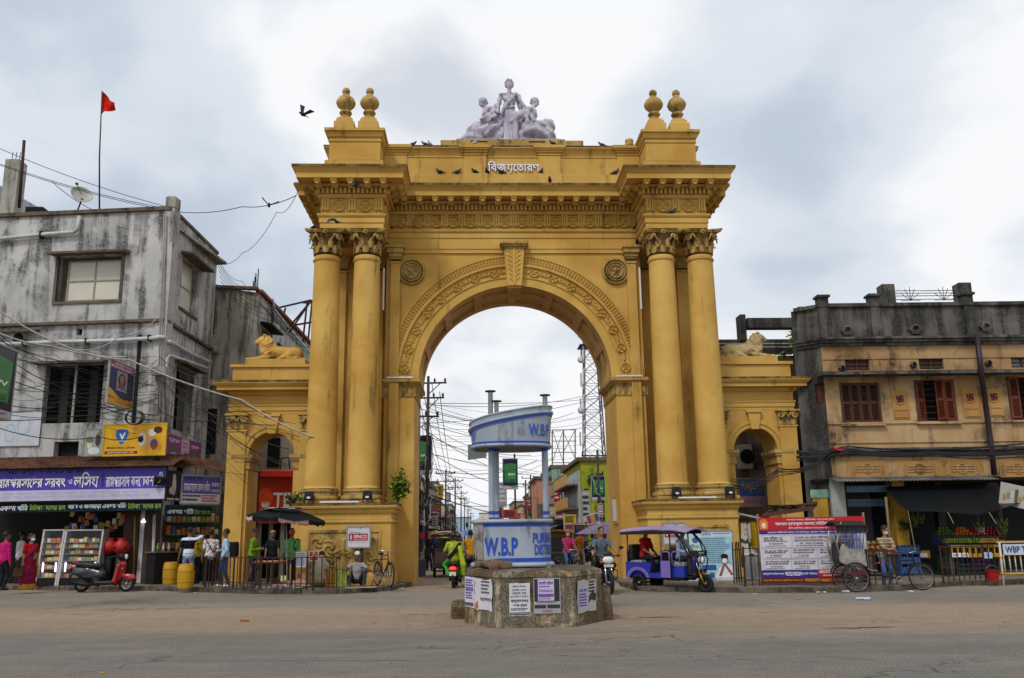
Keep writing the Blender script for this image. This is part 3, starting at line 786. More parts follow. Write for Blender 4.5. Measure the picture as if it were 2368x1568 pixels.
for s in(-1,1):
 X=lambda u:s*u
 def bxs(mb,u0,u1,y0,y1,z0,z1):return mb.bx(min(X(u0),X(u1)),max(X(u0),X(u1)),y0,y1,z0,z1)
 C0,RR,SP2=8.26,0.75,4.33
 a=MB();bxs(a,6.8,C0-RR,AY,AYB,0,5.7);bxs(a,C0+RR,9.7,AY,AYB,0,5.7);gb(a,'side_pier')
 sw=MB();n=28
 for i in range(n):
  t0,t1=PI*i/n,PI*(i+1)/n
  p0,p1=(X(C0)+RR*math.cos(t0),SP2+RR*math.sin(t0)),(X(C0)+RR*math.cos(t1),SP2+RR*math.sin(t1))
  for y,fl in((AY,0),(AYB,1)):sw._add([(p0[0],y,p0[1]),(p0[0],y,5.7),(p1[0],y,5.7),(p1[0],y,p1[1])],[(0,1,2,3)if fl else(3,2,1,0)])
  sw._add([(p0[0],AY,p0[1]),(p1[0],AY,p1[1]),(p1[0],AYB,p1[1]),(p0[0],AYB,p0[1])],[(0,1,2,3)])
 gb(sw,'side_arch')
 def ring2(r0,r1,y0,nm):
  mb=MB();v=[];f=[]
  for i in range(n+1):
   t=PI*i/n;c,s_=math.cos(t),math.sin(t);v+=[(X(C0)+r0*c,y0,SP2+r0*s_),(X(C0)+r1*c,y0,SP2+r1*s_),(X(C0)+r1*c,AY+.02,SP2+r1*s_),(X(C0)+r0*c,AY+.02,SP2+r0*s_)]
  for i in range(n):q=i*4;f+=[(q,q+1,q+5,q+4),(q+1,q+2,q+6,q+5),(q+3,q,q+4,q+7)]
  mb._add(v,f);gb(mb,nm)
 ring2(0.755,0.90,AY-0.04,'side_archivolt');ring2(0.90,1.02,AY-0.07,'side_archivolt')
 gb(MB().prism([(X(C0)-0.13,5.02),(X(C0)+0.13,5.02),(X(C0)+0.24,5.68),(X(C0)-0.24,5.68)],AY-0.13,AY+0.02),'side_keystone')
 gb(MB().prism([(X(C0)-0.27,5.60),(X(C0)+0.27,5.60),(X(C0)+0.27,5.69),(X(C0)-0.27,5.69)],AY-0.17,AY+0.02),'side_keystone_cap')
 for u0,u1 in((7.06,7.52),(9.0,9.56)):
  im=MB()
  for o_,z0,z1 in((0.05,3.85,3.92),(0.03,3.922,4.12),(0.08,4.122,4.2),(0.12,4.202,4.32)):bxs(im,u0-(o_ if u0>8 else 0),u1+(o_ if u0<8 else 0),AY-o_,AYB-0.01,z0,z1)
  gb(im,'side_impost',GM2)
 for u0,u1 in((9.12,9.72),(6.9,7.3)):
  pl=MB();bxs(pl,u0,u1,AY-0.1,AY+0.03,0.0,5.18)
  bxs(pl,u0-0.04,u1+0.04,AY-0.13,AY+0.03,5.1,5.16);gb(pl,'side_pilaster')
  pcx=X((u0+u1)/2);w2=abs(u1-u0)
  bxm=MB().prism([(pcx-w2/2,5.16),(pcx+w2/2,5.16),(pcx+w2/2+0.06,5.62),(pcx-w2/2-0.06,5.62)],AY-0.1,AY+0.02);gb(bxm,'side_capital',GM2)
  gb(MB().cb((pcx,AY-0.1,5.655),(w2+0.2,0.34,0.07)),'side_abacus',GM2)
  for k in range(3):
   inst(CAPLEAF,'side_acanthus',gate,GT(pcx+(k-1)*w2*0.36,AY-0.09,5.17)@T(0,0,0,s=(0.75,1,0.75)))
  for d_ in(-1,1):inst(VOLU,'side_volute',gate,GT(pcx+d_*w2*0.42,AY-0.2,5.63)@T(0,0,0,s=(d_,1,1)))
 p2=[(6.75,33),(6.75,AY),(9.72,AY),(9.72,33)]if s>0 else[(-9.72,33),(-9.72,AY),(-6.75,AY),(-6.75,33)]
 if s>0:p2=p2[1:]
 else:p2=p2[:3]
 e=MB().mould([(-0.3,5.69),(0.0,5.69),(0.0,5.80),(0.03,5.81),(0.03,5.93),(0.06,5.98),(0.06,6.02),(0.0,6.04),(0.0,6.32),(0.05,6.34),(0.12,6.42),(0.12,6.46),(0.38,6.48),(0.38,6.58),(0.44,6.62),(0.50,6.70),(0.50,6.79),(-0.3,6.82)],p2)
 gb(e,'side_entablature');gb(MB().mould([(0.504,6.72),(0.504,6.794),(0.2,6.812)],p2),'side_cornice_edge',GM3)
 c2=MB();bxs(c2,6.7,9.70,AY+0.02,AYB,5.7,6.81);gb(c2,'side_core')
 at_=MB();bxs(at_,6.7,9.68,AY-0.06,AYB,6.81,7.30);bxs(at_,6.7,9.76,AY-0.13,AYB+0.05,7.302,7.40);gb(at_,'side_attic')
 lp=MB();bxs(lp,7.25,9.3,AY+0.05,AYB-0.2,7.40,7.62);gb(lp,'lion_plinth')
M_BLK=mat('black_housing','#141414',0.45,0.0,0.1)
M_WHT=mat('white_plastic','#d8d8d6',0.4,0,0.05)
for x,y in((-6.55,28.15),(-4.75,28.15),(4.95,28.15),(6.65,28.15)):
 f=gb(MB().cb((x,y,2.85),(0.26,0.2,0.26)).bx(x-0.15,x-0.12,y-0.05,y+0.05,2.6,2.85).bx(x+0.12,x+0.15,y-0.05,y+0.05,2.6,2.85),'floodlight',M_BLK)
 gb(MB().cb((x,y-0.105,2.78),(0.10,0.02,0.06)),'floodlight_lens',M_WHT)
for s,y_,z_ in((-1,28.07,2.64),(1,28.07,2.64)):
 gb(MB().cb((s*5.6,y_+0.04,z_),(1.2,0.06,0.05)),'lamp_tube',M_WHT)
for x,y,z,sz in((-4.52,29.6,9.9,(0.05,0.05,1.5)),(4.38,29.6,9.9,(0.05,0.05,1.5)),(-3.95,YW-0.2,6.84,(0.9,0.05,0.05)),(3.9,YW-0.2,6.84,(0.9,0.05,0.05)),(-1.2,29.96,15.55,(0.6,0.05,0.05)),(0.9,29.96,15.55,(0.6,0.05,0.05)),(-5.4,28.7,15.44,(0.75,0.05,0.04)),(5.6,28.7,15.44,(0.75,0.05,0.04))):
 gb(MB().cb((x,y,z),sz),'lamp_tube',M_WHT if z<15 else M_BLK)
gb(MB().bx(3.405,3.45,30.6,31.5,1.9,2.8),'notice_plate',GM2);gb(MB().bx(3.395,3.404,30.68,31.42,1.98,2.72),'notice_face',M_WHT)
# ================================================================ sculptures on the gate
M_MARB=m_wall('weathered_marble','#c6c1cc','#a7a1b2','#34323a',0.5,0.5,3.0,0,ledge=0.15,rough=0.7)
def folds(amp,f=26.0,only=None):
 def fn(X,Y,Z,L):
  d=amp*np.sin(f*X+7*np.sin(2.6*Z+X)+3*Y)*np.sin(0.8+1.3*Z)+0.5*amp*np.sin(2.1*f*X-9*Z+5*Y)
  return d if only is None else np.where(np.isin(L,only),d,0)
 return fn
def head_at(S,c,s=1.0,yaw=0.0,pitch=0.0,m_skin=0,m_hair=1,bun=False,female=False,hair=True):
 0
 R=rotz3(yaw)@rotx3(pitch);c=np.array(c,float)
 P=lambda x,y,z:c+R@(np.array((x,y,z))*s)
 S.ell(P(0,0.008,0.02),np.array((0.074,0.094,0.10))*s,R,0.02*s,m_skin)
 S.ell(P(0,-0.022,-0.055),np.array((0.056,0.066,0.066))*s,R,0.03*s,m_skin)
 S.cap(P(0,-0.088,0.01),P(0,-0.106,-0.028),0.010*s,0.015*s,0.012*s,m_skin)
 S.cap(P(-0.022,-0.082,-0.062),P(0.022,-0.082,-0.062),0.012*s,0.012*s,0.012*s,m_skin)
 for e in(-1,1):
  S.ell(P(0.077*e,0.012,-0.01),np.array((0.012,0.022,0.032))*s,R,0.008*s,m_skin)
  if hair:S.ell(P(0.031*e,-0.085,0.012),np.array((0.014,0.010,0.008))*s,R,0.002,m_hair)
  if hair:S.ell(P(0.031*e,-0.087,0.034),np.array((0.022,0.010,0.006))*s,R,0.002,m_hair)
 if hair:
  S.ell(P(0,0.026,0.045),np.array((0.083,0.098,0.092))*s,R,0.012*s,m_hair)
  if female:S.ell(P(0,0.05,-0.03),np.array((0.078,0.06,0.09))*s,R,0.02*s,m_hair)
  if bun:S.ell(P(0,0.115,-0.01),np.array((0.055,0.05,0.055))*s,R,0.02*s,m_hair)
 return P
sg=thing('statue_group','weathered white marble group of one standing and two seated robed women atop the arch','statue',(XC-0.05,30.55,15.70))
sg.scale=(1.1,1.0,1.12)
def stand():
 S=Sculpt(0.021,0.06)
 S.chain([(0,0,0.05),(0.02,0,0.5),(0,0,1.05),(-0.02,0.02,1.45)],[0.31,0.26,0.21,0.19])
 S.ell((0.12,-0.14,0.75),(0.17,0.18,0.4));S.cap((0.16,-0.22,0.85),(0.14,-0.2,0.1),0.11,0.13)
 S.ell((0,0.0,1.62),(0.22,0.16,0.24));S.cap((-0.24,0.02,1.78),(0.24,0.02,1.78),0.10)
 S.ell((-0.09,-0.13,1.60),(0.09,0.08,0.09));S.ell((0.09,-0.13,1.60),(0.09,0.08,0.09))
 S.chain([(-0.29,0.0,1.76),(-0.38,-0.05,1.40),(-0.40,-0.16,1.12)],[0.085,0.07,0.05]);S.ell((-0.42,-0.2,1.08),(0.08,0.07,0.08))
 S.chain([(0.29,0.0,1.76),(0.42,-0.02,1.42),(0.60,-0.12,1.18)],[0.085,0.08,0.055]);S.ell((0.62,-0.15,1.12),(0.06,0.06,0.07))
 S.ell((-0.44,0.10,1.30),(0.12,0.08,0.28));S.cap((0.3,0.08,1.7),(0.46,0.05,1.15),0.12,0.07)
 S.chain([(0.58,-0.22,1.12),(0.3,-0.32,0.90),(0.02,-0.3,0.70)],[0.05,0.10,0.05],0.03);S.box((0.28,-0.28,0.92),(0.26,0.02,0.11),0.03,roty3(-0.55))
 S.cap((0,0.02,1.82),(0,0,2.02),0.075,0.07)
 P=head_at(S,(0,-0.01,2.17),1.45,0.0,0.05,hair=False)
 S.cut((0,-0.16,2.20),(0.05,0.02,0.012));S.chain([(-0.12,-0.06,2.22),(-0.06,-0.12,2.30),(0.06,-0.12,2.30),(0.12,-0.06,2.22)],[0.035,0.035,0.035,0.035],0.02);S.ell((0,0.02,2.26),(0.13,0.145,0.125));S.ell((0,0.17,2.22),(0.07,0.07,0.07));S.ell((-0.10,0.0,2.16),(0.05,0.09,0.09));S.ell((0.10,0.0,2.16),(0.05,0.09,0.09))
 S.chain([(0.22,-0.12,1.80),(0.0,-0.2,1.5),(-0.2,-0.17,1.25),(-0.26,-0.1,1.05)],[0.06,0.06,0.07,0.05],0.02);S.chain([(-0.2,-0.16,1.28),(0,-0.22,1.26),(0.2,-0.16,1.3)],[0.03]*3,0.015)
 S.noise=lambda X,Y,Z,L:np.where(Z<1.27,0.034*np.clip(1.4-Z,0.3,1)*np.sin(9*np.arctan2(Y,X-0.05)+1.5*np.sin(2.5*Z))+0.008*np.sin(40*X+9*Z),np.where(Z<1.85,0.016*np.sin(26*(X+0.8*Z)),0.010*np.sin(34*X)*np.sin(30*Z)*(Z>2.2)));return S
def seat(s):
 S=Sculpt(0.021,0.06)
 if s<0:
  px,kx,kz,fx=-0.62,-1.15,0.52,-1.62;hx,hz=-0.92,1.52
 else:
  px,kx,kz,fx=0.62,1.30,0.66,1.42;hx,hz=0.88,1.54
 S.ell((px,0,0.48),(0.34,0.32,0.32));S.ell((px+s*0.1,-0.16,0.98),(0.11,0.09,0.10));S.chain([(px-s*0.1,-0.2,1.15),(px+s*0.2,-0.24,0.75),(px+s*0.3,-0.25,0.5)],[0.06,0.07,0.08],0.03);S.box((px*0.95,0.1,0.22),(0.3,0.25,0.2),0.05)
 S.chain([(px,-0.08,0.5),(kx,-0.15,kz),(fx,-0.15,0.10)],[0.24,0.20,0.10]);S.chain([(px,0.1,0.5),(kx*0.97,0.1,kz*0.95),(fx*0.97,0.05,0.12)],[0.22,0.18,0.12])
 S.chain([(px,-0.2,0.45),(kx,-0.22,0.25),(fx*0.98,-0.2,0.08)],[0.2,0.22,0.08])
 S.chain([(px,0.05,0.55),(px+s*0.03,0.03,0.85),(px+s*0.10,0,1.12)],[0.25,0.20,0.23])
 S.cap((px+s*0.08,-0.2,1.20),(px+s*0.08,0.2,1.22),0.09)
 if s<0:
  S.chain([(px-0.02,-0.24,1.2),(px+0.10,-0.3,0.90),(px-0.18,-0.36,0.78)],[0.085,0.07,0.05])
  S.ell((px-0.22,-0.36,0.76),(0.17,0.12,0.13));S.chain([(px+0.1,0.1,1.2),(px+0.32,0.05,0.95),(px+0.2,-0.05,0.65)],[0.14,0.14,0.12])
 else:
  S.chain([(px+0.02,-0.22,1.2),(px-0.06,-0.3,0.9),(px-0.03,-0.3,0.62)],[0.085,0.07,0.05]);S.chain([(px,0.1,1.2),(px-0.25,0.1,0.8),(px-0.2,0,0.4)],[0.1,0.12,0.14])
 S.cap((px+s*0.12,0,1.26),(hx-s*0.03,0,hz-0.1),0.075,0.07)
 head_at(S,(hx,0,hz),1.4,s*1.35,0.35,hair=False)
 S.ell((hx-s*0.03,0.02,hz+0.06),(0.13,0.13,0.12));S.ell((hx-s*0.13,0.03,hz),(0.06,0.07,0.07))
 S.noise=lambda X,Y,Z,L:np.where(Z<0.75,0.030*np.sin(15*(s*X)*0.5+17*Z+3*np.sin(5*X)),np.where(Z<1.22,0.016*np.sin(24*(s*X*0.8+Z)),0.008*np.sin(36*X)*np.sin(30*Z)*(Z>1.5)));return S
stand().build('standing_figure',M_MARB,sg);seat(-1).build('seated_figure',M_MARB,sg);seat(1).build('seated_figure',M_MARB,sg)
MB().cb((-0.06,0.05,0.02),(3.5,0.95,0.06)).build('marble_base',M_MARB,sg,local=True)
def lion(s):
 0
 S=Sculpt(0.024,0.07);q=lambda x:s*x
 S.chain([(q(-0.62),0,0.30),(q(-0.1),0,0.31),(q(0.35),0,0.36)],[0.25,0.23,0.27])
 for e in(-1,1):
  S.ell((q(-0.62),e*0.17,0.25),(0.26,0.14,0.24));S.chain([(q(-0.5),e*0.26,0.2),(q(-0.32),e*0.27,0.12),(q(-0.08),e*0.27,0.05)],[0.13,0.09,0.06])
  S.chain([(q(0.40),e*0.18,0.3),(q(0.30),e*0.22,0.12),(q(0.62),e*0.2,0.07),(q(0.95),e*0.17,0.06)],[0.14,0.10,0.08,0.07]);S.ell((q(0.99),e*0.17,0.05),(0.10,0.07,0.055))
 S.chain([(q(-0.85),0.08,0.2),(q(-0.93),-0.1,0.08),(q(-0.7),-0.3,0.05),(q(-0.45),-0.34,0.05)],[0.05,0.04,0.035,0.05])
 S.ell((q(0.36),0,0.52),(0.28,0.27,0.33));S.ell((q(0.44),0,0.74),(0.24,0.24,0.22));S.ell((q(0.30),0,0.40),(0.24,0.24,0.28))
 S.ell((q(0.56),0,0.76),(0.17,0.15,0.15),k=0.04);S.ell((q(0.69),0,0.71),(0.11,0.09,0.08),k=0.04);S.ell((q(0.74),0,0.67),(0.07,0.07,0.06),k=0.03)
 S.cap((q(0.6),0,0.84),(q(0.76),0,0.75),0.05,0.04,0.03)
 for e in(-1,1):S.ell((q(0.44),e*0.16,0.92),(0.05,0.04,0.05),k=0.02);S.cut((q(0.68),e*0.085,0.79),(0.03,0.03,0.022))
 S.noise=lambda X,Y,Z,L:np.where((s*X>0.02)&(s*X<0.56)&(Z>0.2),0.017*np.sin(34*X*s+26*Z+6*np.sin(9*Y+5*Z))+0.012*np.sin(28*Y-22*Z),0)
 return S
for s,lb in((-1,'ochre stone lion lying above the side archway beside the grey concrete house'),(1,'pale stone lion lying above the side archway beside the tan house')):
 lt=thing('lion_statue',lb,'statue',(XC+s*8.33,30.9,7.62),group='lions on the side archways')
 lion(s).build('lion_body',GM if s<0 else m_wall('lion_stone','#c9b287','#b39a6c','#5a4a36',0.3,0.4,2.5,ledge=0.2),lt)
 # ================================================================ people
SKINS=['#83583d','#94664a','#744c36','#9c7350']
def m_cloth(col,name=None):
 if not isinstance(col,str):return col
 n=name or 'cloth_'+col.strip('#')
 if n in MATS:return MATS[n]
 m,b,p=newmat(n,0.9,0,0.15);v=opos(b);c=srgb(col)
 k=b.noise(b.mapping(v,(9,9,4)),1.0,5,0.6,1.2)
 b.link(b.ramp(k,[(0.3,tuple(x*0.5 for x in c)),(0.68,tuple(min(1,x*1.15)for x in c))]),p.inputs['Base Color'])
 bump(b,p,k,0.6,0.03);MATS[n]=m;return m
def m_stripe(name,cols,freq,axis=2,checks=False,off=0.0):
 if name in MATS:return MATS[name]
 m,b,p=newmat(name,0.9,0,0.15);v=opos(b)
 s=b.n('ShaderNodeSeparateXYZ',{0:v}).outputs[axis]
 f=b.n('ShaderNodeMath',{0:b.math('ADD',b.math('MULTIPLY',s,freq),off)},operation='FRACT').outputs[0]
 st=[]
 for i,(w_,c)in enumerate(cols):st+=[(w_,srgb(c))]
 r=b.n('ShaderNodeValToRGB',{'Fac':f});r.color_ramp.interpolation='CONSTANT'
 while len(r.color_ramp.elements)<len(st):r.color_ramp.elements.new(0.5)
 for e,(q,c)in zip(r.color_ramp.elements,st):e.position=q;e.color=(*c,1)
 b.link(r.outputs[0],p.inputs['Base Color']);bump(b,p,b.noise(v,9,4),0.5,0.03);MATS[name]=m;return m
def m_print(name,c1,c2,scale,c3=None):
 if name in MATS:return MATS[name]
 m,b,p=newmat(name,0.85,0,0.15);v=opos(b)
 k=b.noise(v,scale,3,0.6,0.8);col=b.mix(b.ramp(k,[(0.53,0.0),(0.57,1.0)]),srgb(c1),srgb(c2))
 if c3:col=b.mix(b.ramp(b.noise(b.mapping(v,(1,1,1),(5,3,1)),scale*1.3,3),[(0.60,0.0),(0.63,1.0)]),col,srgb(c3))
 b.link(col,p.inputs['Base Color']);MATS[name]=m;return m
def ik(a,c,l1,l2,pole):
 a,c,pole=np.array(a,float),np.array(c,float),np.array(pole,float)
 d=c-a;L=min(np.linalg.norm(d),(l1+l2)*0.998);u=d/max(np.linalg.norm(d),1e-6);c=a+u*L
 x=(l1*l1-l2*l2+L*L)/(2*L);hh=math.sqrt(max(l1*l1-x*x,0));p=pole-u*(pole@u);p=p/max(np.linalg.norm(p),1e-6)
 return a+u*x+p*hh,c
def hand(S,w_,d,side,m,curl=0.5,sc=1.0,palm=None):
 0
 d=np.array(d,float);d/=np.linalg.norm(d);t=np.array(side,float);t=t-d*(t@d);t/=max(np.linalg.norm(t),1e-6)
 n=np.cross(d,t)if palm is None else np.array(palm,float);n=n/max(np.linalg.norm(n),1e-6)
 w_=np.array(w_,float);pc=w_+d*0.05*sc
 R=np.stack([t,n,d],1);S.ell(pc,np.array((0.042,0.019,0.055))*sc,R,0.015,m)
 for i,(o,L)in enumerate(((0.030,0.062),(0.010,0.070),(-0.011,0.066),(-0.030,0.052))):
  b0=w_+d*0.088*sc+t*o*sc;k1=b0+(d*math.cos(curl*0.7)+n*math.sin(curl*0.7))*L*0.55*sc;k2=k1+(d*math.cos(curl*1.8)+n*math.sin(curl*1.8))*L*0.5*sc
  S.cap(b0,k1,0.0105*sc,0.010*sc,0.006,m);S.cap(k1,k2,0.010*sc,0.008*sc,0.006,m)
 b0=w_+d*0.03*sc+t*0.032*sc;k1=b0+(d*0.6+t*0.75)*0.042*sc;k2=k1+(d*0.9+t*0.15+n*0.3)*0.034*sc
 S.cap(b0,k1,0.0125*sc,0.011*sc,0.006,m);S.cap(k1,k2,0.011*sc,0.009*sc,0.006,m)
def person(label,loc,rz=0.0,H=1.68,pelvis=(0,0,0.94),neck=(0,0.0,0.50),head=(0,0),hands=None,feet=None,kp=None,ep=None,shirt='#888888',pants='#333344',skin=0,hair='#14100e',shoes='#1c1815',sleeve='short',female=False,bun=False,mask=None,h=0.0155,fat=1.0,extra=None,hairless=False,hem=0.16,group=None,name='person',parent=None,curl=0.6,lower=None,barefoot=False,mats=(),cap=None):
 0
 S=Sculpt(h*1.7/H,0.035);f=fat;S.floor=0.004
 SK,HA,SH,PA,SO,MK=0,1,2,3,4,5
 pv=np.array(pelvis,float);nk=pv+np.array(neck,float);ax=nk-pv;ax=ax/np.linalg.norm(ax)
 side=np.array((1,0,0.0));fw=np.cross(side,ax);fw=fw/np.linalg.norm(fw)
 TR=np.stack([side,fw,ax],1)
 S.ell(pv+ax*0.0,(0.165*f,0.118*f,0.115),TR,0.05,PA)
 S.ell(pv+ax*0.13,(0.150*f,0.110*f,0.15),TR,0.05,SH)
 S.ell(pv+ax*0.30,(0.172*f,0.118*f,0.19),TR,0.05,SH)
 if hem:S.ell(pv+ax*(0.10-hem*0.45),(0.182*f,0.132*f,0.10+hem*0.5),TR,0.03,SH)
 sw=0.175*min(f,1.1)
 shp={e:nk+side*(e*sw)-ax*0.055 for e in(-1,1)}
 S.cap(shp[-1]-ax*0.0,shp[1],0.068,0.068,0.05,SH);S.ell(nk-ax*0.03,(0.10,0.075,0.07),TR,0.05,SH)
 hc=nk+ax*0.06+np.array((0,-0.02,0.155));
 S.cap(nk-ax*0.02,nk+(hc-nk)*0.55,0.058,0.053,0.03,SK)
 P=head_at(S,hc,1.08,head[0],head[1],SK,HA,bun,female,not hairless)
 if hairless:
  R=rotz3(head[0]);S.ell(P(0,0.05,-0.02),(0.084,0.06,0.06),R,0.01,HA)
  for e in(-1,1):S.ell(P(0.031*e,-0.085,0.012),(0.015,0.01,0.009),R,0.002,HA)
 if mask:R=rotz3(head[0])@rotx3(head[1]);S.ell(P(0,-0.040,-0.052),(0.066,0.072,0.060),R,0.006,MK)
 if cap:R=rotz3(head[0])@rotx3(head[1]);S.ell(P(0,0.012,0.075),(0.088,0.104,0.068),R,0.006,MK)
 hands=hands or{};feet=feet or{};ep=ep or{};kp=kp or{}
 for e in(-1,1):
  sh=shp[e];t=hands.get(e,(e*0.26,-0.03,pv[2]-0.12))
  el,wr=ik(sh,t,0.285,0.25,ep.get(e,(e*0.5,0.6,-0.25)))
  am=SH if sleeve=='long' else SK
  if sleeve=='short':mid=sh+(el-sh)*0.72;S.cap(sh,mid,0.064*f**.5,0.060,0.03,SH);S.cap(mid,el,0.046,0.040,0.02,SK)
  elif sleeve=='none':S.cap(sh,el,0.052,0.040,0.03,SK)
  else:S.cap(sh,el,0.064*f**.5,0.050,0.03,SH)
  S.cap(el,wr,0.045 if am==SH else 0.041,0.036 if am==SH else 0.028,0.02,am)
  dv=wr-el;hand(S,wr,dv,(-e*0.6,-0.6,0.5),SK,curl)
  hp=pv+side*(e*0.088)-ax*0.03;ft=np.array(feet.get(e,(e*0.10,-0.02,0.0)),float);an=ft+np.array((0,0.03,0.085))
  kn,an=ik(hp,an,0.43,0.42,kp.get(e,(e*0.12,-1,0)))
  lg=SK if lower=='bare' else PA
  S.cap(hp,kn,0.088*f**.5,0.062,0.04,PA);S.cap(kn,an,0.060 if lg==PA else 0.05,0.050 if lg==PA else 0.034,0.02,lg)
  fm=SK if barefoot else SO;fd=np.array((e*0.12,-1.0,0))
  S.ell(an+fd*0.075+np.array((0,0,-0.05)),(0.044,0.125,0.036),rotz3(e*0.12),0.02,fm);S.ell(an+np.array((0,0.02,-0.045)),(0.038,0.05,0.045),None,0.02,fm)
  S.ell(an+fd*0.13+np.array((0,0,-0.062)),(0.048,0.055,0.024),rotz3(e*0.12),0.02,fm)
 if extra:extra(S,pv,nk,ax,TR,P,shp)
 ms=[mat('skin_%d'%skin,SKINS[skin],0.55,0,0.12,8),mat('hair_'+hair.strip('#'),hair,0.6,0,0.3,20,0.4),m_cloth(shirt),m_cloth(pants),mat('shoe_'+shoes.strip('#'),shoes,0.6,0,0.2),m_cloth(mask or cap or '#cccccc')]+[m_cloth(x)for x in mats]
 S.noise=lambda X,Y,Z,L:np.where((L==2)|(L==3)|(L>5),0.0055*np.sin(38*X+21*Z+5*np.sin(9*Z+4*Y))*np.sin(17*Z+11*Y),0)
 V,Q,Lf=S.mesh();V=V*(H/1.7);me=quads_mesh('person',V,Q,ms,Lf);shade(me,True)
 o=link(name,me,parent);o.location=loc;o.rotation_euler=(0,0,rz)
 return tag(o,label,'person',group)
def on_pave(px,py):return gp(px,py,PAVE_Z+0.005)
def saree(S,pv,nk,ax,TR,P,shp):
 S.chain([(0,0,0.98),(0,0.0,0.6),(0.0,0,0.10)],[0.18,0.225,0.25],0.05,3);S.cap((0,-0.01,0.07),(0,-0.01,0.05),0.255,0.26,0.02,6)
 S.chain([(-0.16,-0.05,0.98),(-0.02,-0.13,1.18),(0.13,-0.08,1.36),(0.17,0.02,1.42)],[0.07,0.075,0.07,0.05],0.03,3)
 S.chain([(0.05,-0.13,1.14),(0.19,-0.06,1.38)],[0.03,0.035],0.01,6)
 S.chain([(0.18,0.05,1.42),(0.24,0.12,1.1),(0.27,0.14,0.7),(0.26,0.12,0.40)],[0.05,0.09,0.10,0.09],0.03,6)
person('woman in red and gold saree with white face mask holding a small brown handbag',on_pave(62,1362),0.9,1.60,hands={-1:(-0.27,-0.10,0.80),1:(0.06,-0.24,1.02)},head=(0.5,0.05),shirt='#a01818',pants='#7d1636',skin=1,female=True,bun=True,mask='#dfe3e6',hem=0.02,extra=saree,mats=('#b0832a',),barefoot=True,sleeve='short')
hb=thing('handbag','small brown handbag carried by the woman in red saree','handbag',on_pave(49,1362)+Vector((0,-0.25,0.40)))
MB().prism([(-0.15,0),(0.15,0),(0.13,0.24),(-0.13,0.24)],-0.06,0.06).build('bag_body',mat('brown_leather','#5b3a1c',0.5),hb,local=True)
MB().tube([(-0.09,0,0.23),(-0.07,0,0.36),(0.07,0,0.36),(0.09,0,0.23)],0.012,6).build('handle',MATS['brown_leather'],hb,local=True)
person('man in pink long-sleeved shirt cut off by the left edge of the view',on_pave(2,1366),2.6,1.66,shirt='#c01f6e',pants='#20222c',sleeve='long',skin=2,hands={1:(0.3,-0.05,0.8)})
person('man in white shirt with back turned behind the woman in saree',on_pave(40,1349),2.5,1.70,shirt='#cfcbd0',pants='#3a3030',sleeve='long',skin=2)
person('man in white and navy striped polo seen from behind with hand raised to his ear',on_pave(432,1352),PI+0.2,1.74,shirt=m_stripe('polo_stripes',[(0,'#c9d6e8'),(0.56,'#8aa6cf'),(0.58,'#c9d6e8'),(0.66,'#10131c'),(0.83,'#c9d6e8')],0.62,2,off=-0.04),pants='#7f94bd',skin=2,hands={-1:(-0.17,-0.10,1.52),1:(0.30,0.0,0.80)},ep={-1:(-1,0.2,-0.3)},feet={-1:(-0.13,0,0),1:(0.12,0.05,0)},shoes='#3a3a44')
person('man in dark waistcoat and pale shirt facing the road at the shop counter',on_pave(462,1346),0.25,1.70,shirt='#8d9468',pants='#2a241f',skin=2,sleeve='long')
person('man in bright yellow shirt half hidden behind the striped polo',on_pave(446,1350),PI-0.5,1.62,shirt='#c2a32c',pants='#2c2a35',skin=1,hands={-1:(-0.25,-0.2,0.95)})
def slingbag(S,pv,nk,ax,TR,P,shp):
 S.chain([shp[1]+(0,0.05,0.07),(0.0,0.135,1.16),(-0.17,0.08,0.92)],[0.016,0.016,0.016],0.005,4)
person('man in white floral shirt with dark sling strap seen from behind',on_pave(483,1353),PI+0.35,1.66,shirt=m_print('floral_print','#d6d4d2','#7a4a4c',22,'#5c6a72'),pants='#20201f',skin=2,feet={-1:(-0.1,-0.02,0),1:(0.16,0.22,0)},extra=slingbag,head=(-0.6,0))
person('man in pale blue shirt facing the shop with dark backpack on his shoulder',on_pave(517,1357),-PI/2+0.25,1.66,shirt='#a9c4d8',pants='#2f4a72',skin=2,sleeve='long',hands={-1:(-0.12,-0.28,1.10),1:(0.22,-0.08,0.9)},feet={-1:(-0.12,-0.12,0),1:(0.12,0.12,0)},shoes='#d8d8d4')
bp_=thing('backpack','dark backpack slung on the back of the man in pale blue shirt','backpack',on_pave(534,1353)+Vector((0.0,0.05,0.88)))
Sculpt(0.03,0.03).box((0,0,0.22),(0.09,0.12,0.18),0.06).box((0.10,0,0.14),(0.03,0.09,0.08),0.03).build('pack_body',m_cloth('#1d1f28'),bp_)
MB().tube([(-0.1,-0.08,0.42),(-0.22,-0.1,0.5),(-0.26,-0.1,0.3),(-0.12,-0.09,0.05)],0.018,6).build('strap',m_cloth('#15161c'),bp_,local=True)
person('man in bright green shirt facing along the pavement and looking down at a phone',on_pave(580,1353),PI/2-0.15,1.68,shirt='#74a01e',pants='#22304a',skin=2,sleeve='long',head=(0,0.45),hands={-1:(-0.07,-0.26,1.12),1:(0.08,-0.25,1.10)},neck=(0,-0.05,0.49))
ph=thing('mobile_phone','dark mobile phone held by the man in bright green shirt','phone',on_pave(580,1353)+Vector((0.33,0.02,1.13)))
MB().cb((0,0,0.06),(0.012,0.08,0.15),Matrix.Rotation(0.5,3,'Y')).build('phone_case',M_BLK,ph,local=True)
